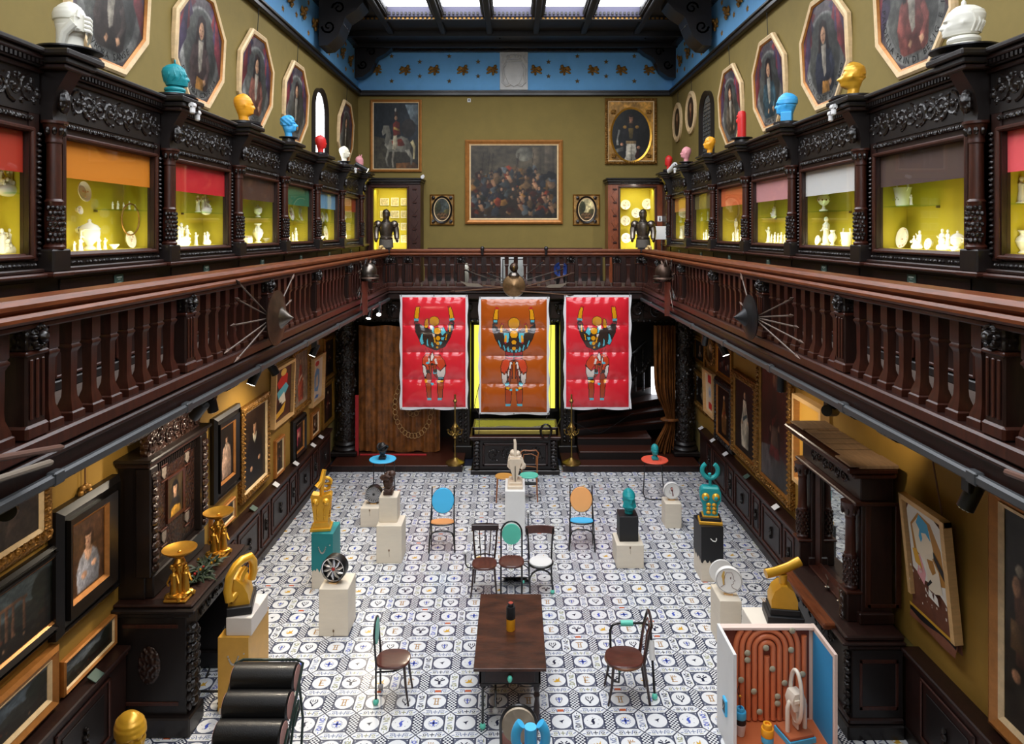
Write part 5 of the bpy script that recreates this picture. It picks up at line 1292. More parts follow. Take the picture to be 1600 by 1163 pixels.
def arm_thing(name,label,cat,fn,loc,rz):
    m=MB();fn(m);o=m.build(name,loc=loc,rz=rz);tag(o,label,cat);return o
def trophy_side(s,y,z,kind):
    loc=(s*(GX-.07),y,z);rz=PI/2 if s<0 else-PI/2
    t=thing('round_shield',('large brown iron shield with a cone boss among spears on the fireplace side balustrade' if s<0 else 'large black iron shield with a cone boss among spears on the mirror cabinet side balustrade'),'shield',loc,rz)
    mt=mat('brown shield iron',(82,62,48),.42,metal=.6,var=.4,vs=7)if s<0 else mat('black shield iron',(44,44,46),.45,metal=.6,var=.2)
    m=MB(Matrix.Rotation(PI/2,4,'X'));m.lathe([(0,.12),(.3,.08),(.315,.09),(.32,.1),(.3,.1),(.2,.13),(.12,.16)],mt,n=32);m.build('shield_plate',t)
    m=MB(Matrix.Rotation(PI/2,4,'X'));m.lathe([(.13,.155),(.11,.17),(.03,.25),(.0,.29)],STEEL if s<0 else mt,n=24);m.build('cone_boss',t)
    R=random.Random(5+s)
    ends=[(-.89,.45),(-.92,.29),(-1.04,.06),(-1.2,-.16),(-.98,-.27),(.62,.39),(.5,.12),(.45,-.05)]if s<0 else[(1.0,.3),(1.0,.14),(1.14,.05),(1.27,-.07),(1.2,-.22),(-.35,.4),(-.34,.1),(-.3,-.1)]
    wh=[q+' of five toward the photographer' for q in('topmost','second','third','fourth','lowest')]+[q+' of three toward the far wall' for q in('topmost','middle','lowest')]
    if s>0:
        for c in t.children:c.scale=(.83,1,.83)
    for k,(x,zz)in enumerate(ends):
        arm_thing('spear','iron tipped spear behind the %s shield, %s'%('brown' if s<0 else 'black',wh[k]),'spear',lambda m:(spear(m,(-x*.25,-.03-.006*k,-zz*.25),(x,-.03-.006*k,zz),mat('grey spear shaft',(92,78,68),.5,var=.3,vs=8),w=.009,tip=.13)),loc,rz)
trophy_side(-1,7.93,4.21,0);trophy_side(1,8.06,4.2,0)
def helm_group(s,y):
    loc=(s*(GX-.07),y,4.3);rz=PI/2 if s<0 else-PI/2;tail='on the far %s balustrade'%('fireplace' if s<0 else 'mirror cabinet')
    t=thing('hanging_helmet','round iron helmet with a face guard '+tail,'helmet',loc,rz)
    m=MB();m.ell((0,-.16,.16),(.17,.15,.17),STEEL if s<0 else STEELD,18,11);m.lathe([(.17,.06),(.19,.05),(.16,.08)],STEELD,(0,-.16,0),18);m.build('helmet_skull',t)
    m=MB()
    for k in range(3):m.tube([(-.12,-.25,.1-.06*k),(0,-.33,.09-.06*k),(.12,-.25,.1-.06*k)],.02,STEEL,6)
    for sx in(-1,1):m.tube([(sx*.1,-.15,.28),(sx*.16,-.16,.36),(sx*.15,-.17,.42)],[.03,.02,.006],STEELD,6)
    m.build('face_guard',t)
    arm_thing('long_shield','narrow pointed red brown shield hanging under the helmet '+tail,'shield',lambda m:(m.grid(lambda u,v:((u-.5)*.26*(1-.75*(1-v)**2),-.06-.08*(1-(2*u-1)**2),-.62+.62*v),8,10,mat('red leather',(104,48,36),.45,var=.3))),loc,rz)
    for k,(x,z)in enumerate(((-.4,.4),(.42,.36),(-.45,-.2),(.5,-.25),(-.3,-.55),(.4,-.5))):
        arm_thing('old_sword','old steel sword behind the helmet %s, %s'%(tail,('upper near','upper far','middle near','middle far','lower near','lower far')[k]),'sword',lambda m:sword(m,(-x*.5,-.03-.008*k,-z*.5),(x,-.03-.008*k,z)),loc,rz)
helm_group(-1,12.6);helm_group(1,12.45)
ty=GY-.1
p=at(803,446,ty)
t=thing('round_shield','round bronze shield hanging in the middle of the short balustrade','shield',(p.x,ty,p.z))
m=MB(Matrix.Rotation(PI/2,4,'X'));m.lathe([(0,.1),(.24,.06),(.255,.07),(.25,.085),(.15,.12),(.03,.15),(0,.16)],mat('bronze shield',(142,112,78),.38,metal=.8,var=.35,vs=9),n=30);m.build('shield_plate',t)
m=MB(Matrix.Rotation(PI/2,4,'X'));m.lathe([(.24,.06),(.262,.07),(.262,.085),(.245,.08)],STEEL,n=30,cap=False);m.build('shield_rim',t)
hp_=at(803,419,ty);t=thing('hanging_helmet','small bronze helmet with a collar above the round bronze shield','helmet',(hp_.x,ty,hp_.z))
m=MB();m.ell((0,-.12,.02),(.095,.1,.11),STEELD,14,9);m.ell((0,-.2,.0),(.03,.04,.06),BRASS,8,6);m.build('helmet_skull',t)
m=MB();m.lathe([(.07,-.14),(.12,-.17),(.13,-.15),(.08,-.09)],STEEL,(0,-.12,0),16,cap=False);m.build('neck_guard',t)
def bk(px,py):v=at(px,py,ty);return(v.x,v.y,v.z)
for k,(a,b,lab)in enumerate((((742,428),(800,445),'sword with a basket hilt pointing in from the horseman end, upper'),((735,425),(800,449),'sword with a long grip pointing in from the horseman end, lower'),((770,430),(800,440),'short sword nearest the helmet on the horseman half'),
                                  ((842,414),(806,440),'short sword slanting down to the helmet on the officer half'),((870,423),(806,442),'sword with a basket hilt pointing in from the officer end'))):
    m=MB();A=Vector(bk(*a));B=Vector(bk(*b));A.y-=.02*k;B.y-=.02*k;sword(m,A,B,w=.018);tag(m.build('old_sword'),lab+' of the short balustrade','sword')
for k,(a,b,lab)in enumerate((((800,450),(718,443),'glaive with a broad blade lying toward the horseman end'),((806,450),(889,445),'glaive with a broad blade lying toward the officer end'),((806,452),(888,429),'spear rising toward the officer end'),((800,448),(712,455),'spear sinking toward the horseman end'),((806,454),(885,460),'spear sinking toward the officer end'))):
    m=MB();A=Vector(bk(*a));B=Vector(bk(*b));A.y-=.02+.02*k;B.y-=.02+.02*k
    if k<2:
        d=(B-A).normalized();C1=A+(B-A)*.55;m.tube([A,C1],.014,mat('spear shaft',(104,72,52)),6)
        n_=Vector((0,0,1));q=[C1-n_*.02,C1+d*.1+n_*.03,C1+d*.35+n_*.03,B+n_*.06,C1+d*.35-n_*.05,C1+d*.1-n_*.04]
        q2=[x+Vector((0,.008,0))for x in q];mt=mat('pale steel blade',(150,138,124),.4,metal=.7);m.add([tuple(x)for x in q+q2],[list(range(6)),list(range(6,12))[::-1]]+[(i,6+i,6+(i+1)%6,(i+1)%6)for i in range(6)],mt)
    else:spear(m,A,B,w=.012,tip=.16)
    tag(m.build('pole_weapon'),lab+' of the short balustrade','weapon')
# pictures, jar and plate standing behind the short balustrade
m=MB();m.box(-.31,.31,0,.03,0,.62,WPL,.008);m.box(-.27,.27,-.004,0,.04,.58,IRONB);m.box(-.25,.25,-.006,-.004,.06,.56,mat('pale print',(196,200,196),.5,var=.2,vs=5))
tag(m.build('framed_print',loc=(-.03,GY+.62,3.98)),'white framed pale print standing behind the short balustrade and helmet','print')
m=plate_mb(.17,mat('cobalt glaze',(40,66,150),.2));
m.box(-.1,.1,-.05,.08,-.43,-.16,WOODK,.01);o=m.build('cobalt_plate',loc=at(876,421,GY+.6));tag(o,'blue and white plate standing behind the short balustrade','plate')
PB=mat('cobalt plate face',(58,84,160),.2,var=.4,vs=20);o.data.materials[0]=PB
m=MB();m.lathe([(.07,0),(.1,.05),(.115,.22),(.1,.36),(.06,.42),(.07,.46)],PORC,n=18);tag(m.build('tall_jar',loc=(at(727,421,GY+.6).x,GY+.6,4.0)),'white tall jar standing behind the short balustrade','jar')
for n_,px,py in(('black_knob',754,395),('black_knob',853,394)):
    m=MB();m.ell((0,0,.03),(.05,.05,.05),BLKD,10,7);m.cyl((0,0,-.12),(0,0,.0),.03,BLKD,8);tag(m.build('rail_spotlight',loc=(at(px,py,GY).x,GY-.1,4.79)),'small round black lamp clipped to the short rail '+('on the horseman half' if px<800 else 'on the officer half'),'lamp')
for s,px,py,lab in((-1,588,399,'pale foam pad on the rail corner by the polished armour'),(1,1023,398,'pale foam pad on the rail corner by the bronze armour')):
    m=MB();FO=mat('pale foam',(226,196,132),.8);m.tube([(-.16,0,.0),(-.05,0,.03),(.1,0,.03),(.16,0,.01)],.03,FO,8);m.box(.06,.18,-.07,.07,-.1,.0,FO,.02);tag(m.build('foam_pad',loc=(s*(GX+.06),15.25,4.84),rz=PI/2),lab,'pad')
# poles resting on the gallery edge close to the photographer
for k,(a,b,lab,mt)in enumerate((((0,716),(98,699),'thick brown pole resting on the gallery edge nearest the fireplace wall',mat('brown pole',(96,66,54),.5)),((0,748),(81,722),'pale bamboo-like pole resting below the brown pole',mat('pale pole',(122,110,96),.5)))):
    A,B=onx(a[0],a[1],-GX+.14+.02*k),onx(b[0],b[1],-GX+.14+.02*k);m=MB();A2=A-(B-A)*1.2
    m.tube([A2,A,B-(B-A)*.05,B],[.02,.02,.021,.012],mt,9);tag(m.build('halberd_shaft'),lab,'pole')
A,B=onx(1600,748,GX-.14),onx(1573,738,GX-.14);m=MB();m.tube([A+(A-B)*2,A,B],.02,mat('brown pole',(96,66,54)),8);tag(m.build('halberd_shaft'),'brown pole end resting on the gallery edge above the large dark painting','pole')
# ================================================================= LOWER WALLS: PICTURES
WL=4.138 # face of the mustard cloth
def wrect(s,xn,xf,ytn,ybn): # near edge px, far edge px, top and bottom of the near edge
    yn=s*WL*FPX/(xn-VX);yf=s*WL*FPX/(xf-VX)
    zt=EYE-(ytn-VY)*yn/FPX;zb=EYE-(ybn-VY)*yn/FPX
    return(yn+yf)/2,zb,abs(yf-yn),zt-zb
def lowpic(s,xn,xf,ytn,ybn,art,frame,fw,name,label,depth=.06,tilt=.0,zt=None,yn=None,yf=None,zb=None):
    if yn is None:yc,z0,w,h=wrect(s,xn,xf,ytn,ybn)
    else:yc,z0,w,h=(yn+yf)/2,zb,yf-yn,zt-zb
    return picture(name,label,(s*WL,yc,z0),PI/2 if s<0 else-PI/2,w,h,art,frame,fw,depth,tilt=tilt)
A_=lambda**k:(lambda w,h:art_portrait(w,h,**k))
lowpic(-1,371,415,640,790,A_(bg=(38,26,18),coat=(20,16,16),collar=(206,196,172),cy=.76,r=.085,extra=None),'gilt',.13,'noble_portrait','gold framed portrait of a lady in black with a white ruff',.09)
def art_modern(w,h):
    return[(rect(-w/2,w/2,0,h),(70,34,26)),(pol(w,h,[(.2,.72),(.6,.9),(.8,.8),(.75,.62),(.3,.6)]),(200,40,32)),(pol(w,h,[(.2,.55),(.7,.66),(.85,.55),(.6,.42),(.3,.4)]),(90,180,200)),(ell_p(w,h,.55,.88,.16,.07),(236,190,90)),(pol(w,h,[(.3,.42),(.6,.5),(.7,.3),(.4,.28)]),(240,232,214)),(pol(w,h,[(.25,.3),(.45,.34),(.5,.16),(.3,.14)]),(24,22,24)),(pol(w,h,[(.1,.14),(.4,.2),(.7,.3),(.6,.12),(.2,.06)]),(232,178,60))]
def art_bluefig(w,h):
    return[(rect(-w/2,w/2,0,h),(236,222,196)),(ell_p(w,h,.5,.86,.18,.06),(206,60,44)),(pol(w,h,[(.3,.25),(.25,.6),(.45,.76),(.7,.7),(.75,.4),(.6,.2)]),(120,166,206)),(pol(w,h,[(.4,.3),(.4,.55),(.6,.6),(.62,.34)]),(226,206,176)),(pol(w,h,[(.3,.08),(.5,.14),(.7,.1),(.6,.05)]),(84,130,190))]
def art_redwhite(w,h):
    return[(rect(-w/2,w/2,0,h),(238,220,188)),(pol(w,h,[(.3,.74),(.7,.74),(.7,.94),(.3,.94)]),(208,54,48)),(pol(w,h,[(.3,.08),(.72,.06),(.7,.22),(.5,.26),(.3,.24)]),(208,54,48)),(pol(w,h,[(.36,.36),(.32,.56),(.46,.66),(.64,.6),(.62,.4)]),(206,212,216)),(pol(w,h,[(.42,.44),(.44,.56),(.56,.54),(.54,.42)]),(150,168,190))]
lowpic(-1,421,452,577,672,art_modern,'box',.05,'boxed_collage','pale wood box frame with a red and blue abstract figure',.09,.03)
lowpic(-1,452,480,549,654,lambda w,h:art_standing(w,h,(120,104,88),(176,84,62),sash=(222,206,180)),'carvedgold',.12,'court_portrait','carved gold framed portrait of a lady in rose dress between the two box frames',.09)
lowpic(-1,482,501,561,638,art_bluefig,'box',.05,'boxed_drawing','pale wood box frame with a blue figure on cream',.09,.03)
lowpic(-1,504,521,530,599,lambda w,h:art_standing(w,h,(36,24,18),(22,18,18)),'gold',.1,'standing_portrait','upper gold framed portrait beside the carved column')
lowpic(-1,502,519,603,673,lambda w,h:art_standing(w,h,(40,26,20),(64,30,26)),'gold',.1,'standing_portrait','lower gold framed portrait beside the carved column')
lowpic(-1,427,441,690,749,lambda w,h:art_standing(w,h,(60,46,30),(36,30,26)),'copper',.07,'small_portrait','small narrow brown framed picture below the red abstract box frame')
lowpic(-1,453.5,473,660,725,lambda w,h:[(rect(-w/2,w/2,0,h),(30,18,18)),(pol(w,h,[(.25,.2),(.25,.85),(.75,.85),(.75,.2)]),(176,70,84)),(ell_p(w,h,.5,.6,.16,.12),(214,150,130)),(pol(w,h,[(.3,.2),(.4,.48),(.6,.48),(.7,.2)]),(70,26,34))],'black',.14,'dark_framed_miniature','broad black frame around a small pink portrait',.1)
lowpic(-1,484,496,648,688.5,A_(bg=(70,48,28),coat=(56,36,26)),'copper',.08,'small_portrait','small brown portrait under the blue figure box frame')
lowpic(-1,328,369,655,790,A_(bg=(22,17,15),coat=(196,160,138),skin=(206,160,128),collar=(214,190,168),body=.36,cy=.74),'black',.22,'dark_framed_portrait','black framed portrait of a pale robed figure beyond the fireplace',.1)
lowpic(-1,326,363,810,846,lambda w,h:art_land(w,h,(120,130,140)),'copper',.05,'small_landscape','small landscape half hidden by the farther gilded stand')
lowpic(-1,0,0,0,0,A_(bg=(74,50,34),coat=(160,160,170),skin=(222,172,142),hair=(70,46,34),collar=(222,176,148),body=.36,cy=.7,r=.13,extra=[]),'black',.24,'dark_framed_portrait','huge black frame around a portrait of a woman in pale blue',.13,yn=6.12,yf=7.1,zb=1.56,zt=2.71)
lowpic(-1,0,0,0,0,lambda w,h:[(rect(-w/2,w/2,0,h),(52,44,38)),(pol(w,h,[(.5,0),(.6,.5),(.9,.7),(1,.3),(1,0)]),(70,58,50)),(ell_p(w,h,.3,.5,.15,.2),(36,32,32))],'gilt',.14,'gilt_painting','gilt framed dark picture half hidden by the gallery edge',.08,yn=5.0,yf=6.09,zb=2.5,zt=3.45)
lowpic(-1,0,0,0,0,lambda w,h:art_land(w,h,(66,76,80),seed=4,ruin=True),'black',.12,'ruin_painting','black framed painting of classical ruins',.09,yn=4.95,yf=6.25,zb=1.63,zt=2.42)
lowpic(-1,0,0,0,0,lambda w,h:art_land(w,h,(74,84,92),seed=8),'copper',.12,'harbour_landscape','copper gilt framed landscape with small figures, lowest at the picture corner',.09,yn=4.9,yf=6.17,zb=.98,zt=1.52)
lowpic(-1,0,0,0,0,lambda w,h:art_land(w,h,(96,102,106),seed=6),'copper',.05,'long_landscape','long narrow landscape under the huge black frame',.06,yn=6.27,yf=7.1,zb=.97,zt=1.29)
m=MB();c=onx(133,775,-4.1);m.tube([(0,0,0),(0,0,GZ0-c.z)],.007,mat('brown cord',(90,56,34)),5)
for k in range(9):m.ell((0,.07*math.cos(k*.7),.02+.07*math.sin(k*.7)),(.025,.035,.03),GILT,7,5)
m.tube([(0,0,0),(0,0,2.72-c.z)],.012,GILT,5);tag(m.build('frame_hanger',loc=c),'gilded bow on a brown cord above the huge black frame','hanger')
# mirror cabinet wall
lowpic(1,1104,1087.5,532,576,A_(bg=(30,22,18),coat=(24,20,18)),'gold',.1,'small_portrait','small gold framed picture high beside the carved column and oval')
def oval_low(yc,zc,w,h,lab):
    t=thing('oval_portrait',lab,'painting',(WL,yc,zc),-PI/2)
    m=MB();m.ring(circ(0,0,w/2,h/2,28),circ(0,0,w*.36,h*.38,28),-.04,0,GILTC,-.07);
    for k in range(24):m.ell((w*.45*math.cos(k*PI/12),-.06,h*.45*math.sin(k*PI/12)),(.03,.025,.04),GILTC,6,4)
    m.build('frame',t)
    oil(t,[([],(120,96,60)),([(-w*.2,-h*.3),(-w*.1,-.04),(w*.1,-.04),(w*.2,-h*.3)],(70,52,36)),(circ(0,.06,w*.13,h*.12,14),(206,170,130))],-w*.38,w*.38,-h*.4,h*.4,-.03,keep=lambda x,z:(x/(w*.38))**2+(z/(h*.4))**2<1)
yc,z0,w,h=wrect(1,1120.6,1104.5,545,580);oval_low(yc,z0+h/2+.12,w,.62,'oval gold framed portrait between two small gold framed pictures')
lowpic(1,1146,1122,548,601,lambda w,h:[(rect(-w/2,w/2,0,h),(30,26,26))]+[(ell_p(w,h,.2+.15*k,.3+.1*(k%3),.08,.12),((150,84,62),(120,116,110),(96,50,40))[k%3])for k in range(5)],'gold',.09,'group_painting','gold framed dark group picture above the black carved frame')
lowpic(1,1106,1087,589,650,lambda w,h:[(rect(-w/2,w/2,0,h),(28,22,18)),(ell_p(w,h,.7,.35,.16,.14),(150,130,100)),(ell_p(w,h,.66,.6,.1,.1),(120,110,80))],'carvedgold',.14,'still_life','carved gold framed dark still life nearest the column on the lower row')
lowpic(1,1120.6,1105,585,656,art_redwhite,'box',.05,'boxed_drawing','pale wood box frame with a red and white design',.09,.03)
lowpic(1,1148.6,1121.5,607,711,lambda w,h:art_standing(w,h,(24,18,14),(126,84,40),(206,164,128)),'darkcarved',.15,'noble_portrait','black carved frame around a man in gold brown robe',.09)
lowpic(1,1188,1149,600,742,lambda w,h:art_standing(w,h,(26,20,20),(206,194,170),sash=(70,90,96)),'carvedgold',.14,'standing_portrait','tall carved gold frame around a figure in white',.1)
lowpic(1,1243,1189,560,799,lambda w,h:art_standing(w,h,(54,17,16),(38,20,20),skin=(120,84,66),sash=(96,30,28))+[(pol(w,h,[(0,0),(0,.25),(.5,.3),(1,.2),(1,0)]),(70,66,66)),(pol(w,h,[(.34,.24),(.42,.46),(.6,.46),(.66,.24)]),(84,62,52)),(pol(w,h,[(.3,.2),(.36,.3),(.64,.3),(.72,.2)]),(96,34,32))],'carvedgold',.14,'robed_portrait','largest carved gold frame around a dark red robed figure',.1)
lowpic(1,1296,1250,640,790,lambda w,h:[(rect(-w/2,w/2,0,h),(230,176,76)),(pol(w,h,[(.3,.1),(.4,.6),(.8,.5),(.8,.1)]),(160,84,44))],'box',.06,'boxed_collage','pale wood box frame with an amber sheet behind the mirror cabinet',.12)
# modern hanging with wooden rails
yc,z0,w,h=wrect(1,1511,1436,862,1000)
def hanging():
    yn,yf=WL*FPX/(1511-VX),WL*FPX/(1436-VX);w=yf-yn;z1=EYE-(767-VY)*yf/FPX;z0=EYE-(955-VY)*yf/FPX-.02
    t=thing('painted_hanging','brown painted canvas between pine rails with an abstract white and blue figure','painting',(WL,(yn+yf)/2,z0),-PI/2);t.rotation_euler=(.1,0,-PI/2)
    h=z1-z0;m=MB();m.box(-w/2,-w/2+.05,-.09,-.02,.23,h,PINE);m.box(w/2-.06,w/2,-.1,-.02,.12,h,PINE);m.box(-w/2,w/2,-.09,-.02,h-.05,h,PINE);m.build('pine_rails',t)
    c=MB();BR=mat('brown canvas',(112,66,46),.6,var=.25,vs=7)
    c.grid(lambda u,v:((-.5+u)*w*.98,-.05-.05*math.exp(-((v)/.08)**2)+.01*math.sin(u*6),(h-.03)*v-.0),8,30,BR)
    c.box(-w*.49,w*.49,-.04,-.03,.02,h-.04,BR)
    y=-.075;P_=lambda pts,cl:c.flat([((x-.5)*w,z*h)for x,z in pts],P_.y,flatpaint(cl))and setattr(P_,'y',P_.y-.0006)
    P_.y=-.076
    P_([(.16,.44),(.14,.9),(.2,.96),(.72,.96),(.92,.9),(.94,.3),(.8,.36),(.6,.42),(.4,.4)],(236,230,218))
    P_([(.24,.56),(.2,.8),(.4,.93),(.66,.9),(.84,.74),(.88,.48),(.7,.44),(.6,.62),(.4,.6)],(186,130,50))
    P_([(.3,.6),(.24,.8),(.42,.91),(.62,.84),(.7,.66),(.5,.56)],(240,224,196));P_([(.34,.84),(.42,.92),(.6,.88),(.64,.76),(.54,.8),(.44,.78)],(70,168,210))
    P_([(.38,.74),(.42,.82),(.46,.74),(.42,.7)],(70,168,210));P_([(.26,.42),(.36,.6),(.46,.46),(.4,.36)],(236,168,170));P_([(.24,.5),(.2,.6),(.3,.62),(.4,.48)],(226,170,56))
    P_([(.5,.36),(.48,.62),(.6,.66),(.76,.56),(.8,.4),(.64,.36)],(236,222,196));P_([(.56,.54),(.52,.6),(.66,.62),(.7,.54),(.62,.5)],(176,122,46));P_([(.68,.7),(.86,.6),(.88,.52),(.8,.56),(.68,.64)],(24,22,22));P_([(.46,.38),(.5,.38),(.6,.44),(.56,.45)],(24,22,22))
    P_([(.48,.3),(.5,.36),(.56,.35),(.6,.3),(.62,.36),(.68,.34),(.7,.28)],(244,240,230));P_([(0,.085),(0,.11),(.98,.11),(.98,.085)],(208,158,50));P_([(0,.03),(0,.08),(.98,.08),(.98,.03)],(26,24,26))
    R=random.Random(2)
    for k in range(26):
        x,z=R.uniform(.05,.95),R.uniform(.15,.5);q=R.uniform(.004,.012);P_([(x-q,z-q),(x+q,z-q),(x+q,z+q),(x-q,z+q)],(232,226,214))
    c.build('canvas',t)
    m=MB();m.tube([(w*.3,-.01,h),(w*.1,-.01,GZ0-z0)],.008,mat('brown cord',(90,56,34)),5);m.build('hanging_cord',t)
hanging()
lowpic(1,0,0,0,0,lambda w,h:[(rect(-w/2,w/2,0,h),(34,32,26)),(pol(w,h,[(.1,.3),(.08,.66),(.16,.74),(.3,.7),(.34,.3)]),(76,52,38)),(ell_p(w,h,.1,.66,.035,.05),(176,132,98)),(ell_p(w,h,.13,.74,.04,.03),(150,140,120)),(ell_p(w,h,.1,.24,.04,.03),(166,120,88)),(pol(w,h,[(.05,.36),(.05,.5),(.2,.5),(.2,.36)]),(96,72,46)),(ell_p(w,h,.5,.6,.1,.14),(160,120,90)),(pol(w,h,[(.4,.1),(.36,.5),(.6,.5),(.66,.1)]),(58,52,60))],'copper',.16,'large_dark_painting','large dark painting in a gilt frame at the picture edge beside the hanging',.1,yn=4.3,yf=5.94,zb=.98,zt=3.05)
# white captions on the wainscot ledge
def captions(s,pts,nearest):
    for k,(px,py,green)in enumerate(pts):
        p=onx(px,py,s*(WX-.175));m=MB(Matrix.Translation((0,0,.028))@Matrix.Rotation(.55,4,'X'));m.box(-.07,.07,-.05,.05,-.004,.004,PLAC if green else WPL,.002)
        tag(m.build('caption_card',loc=(s*(WX-.16),p.y,.949),rz=PI/2 if s<0 else-PI/2),('small green caption card' if green else 'small white caption card')+' on the wainscot ledge '+nearest[k],'caption card')
captions(-1,[(152,1069,1),(398,797,1),(433,752,0),(464,719,0),(491,690,0),(503,678,0)],['below the long narrow landscape','below the ruffed lady','under the small narrow brown framed picture','under the broad black pink portrait frame','under the small brown portrait','under the two gold portraits by the column'])
captions(1,[(1094,667,0),(1112,686,0),(1132,708,0),(1165,741,1),(1210,791,0)],['under the still life by the column','under the red and white box frame','under the black carved frame','under the figure in white','under the dark red robed figure'])

# ================================================================= LIGHTING TRACK
def track(px,py,s,aim,lab,lit,power=60,x=3.02,cone=115):
    p=onx(px,py,s*x);t=thing('track_spotlight',lab,'lamp',p)
    d=(Vector(aim)-p).normalized();m=MB();m.box(-.045,.045,-.045,.045,.02,max(.08,GZ0-p.z),IRON if lit else IRONB,.008);m.build('driver_box',t)
    m=MB();m.cyl(tuple(-d*.08),tuple(d*.1),.053,IRONB,18);m.build('lamp_head',t)
    m=MB();m.cyl(tuple(d*.101),tuple(d*.104),.046,LIT if lit else LENS,18)
    if not lit:
        for k in range(7):
            a=2*PI*k/7;u=d.orthogonal().normalized();v=d.cross(u);c=d*.104+(u*math.cos(a)+v*math.sin(a))*.028;m.cyl(tuple(c),tuple(c+d*.006),.01,WPL,7)
    m.build('lens',t)
    if power:lamp('SPOT',tuple(d*.13),power*2.6,(1,.86,.66),t,.05,target=tuple(d*3),spot=cone,blend=.8)
track(398,588,-1,(-3.9,7.3,1.2),'lit track spotlight above the ruffed lady in the gold frame',True,70)
track(425,574,-1,(-1.5,9.6,0),'unlit black track spotlight above the red abstract box frame',False,0)
track(492,546,-1,(-3.9,9.9,1.2),'lit track spotlight above the blue figure box frame',True,80)
track(577,490,-1,(-3.0,12.0,0.8),'lit track spotlight at the back corner by the brown curtain',True,35,x=2.82)
track(592,486,-1,(-2.4,12.0,1.6),'second lit track spotlight at the back corner by the brown curtain',True,15,x=2.82)
track(312,640,-1,(-WL,6.9,2.2),'black track spotlight above the fireplace, nearer of two',False,14)
track(330,628,-1,(-2.5,7.4,0),'black track spotlight above the fireplace, farther of two',False,0)
track(12,800,-1,(-WL,5.9,2.9),'black track spotlight in front of the half hidden gilt picture',False,22,x=3.1)
track(1130,545,1,(3.8,9.2,1.2),'lit track spotlight above the oval gold portrait',True,30)
track(1102,530,1,(3.0,12.8,0),'unlit track spotlight near the column above the small gold picture',False,0)
track(1221,598,1,(3.2,8.5,0),'black track spotlight before the dark red robed figure',False,0)
track(1297,642,1,(WL,7.7,3.2),'black track spotlight over the mirror cabinet top',False,26,cone=75)
track(1518,774,1,(2.0,4.8,1.0),'black track spotlight beside the large dark painting',False,0)
t_=onx(1518,774,3.02)

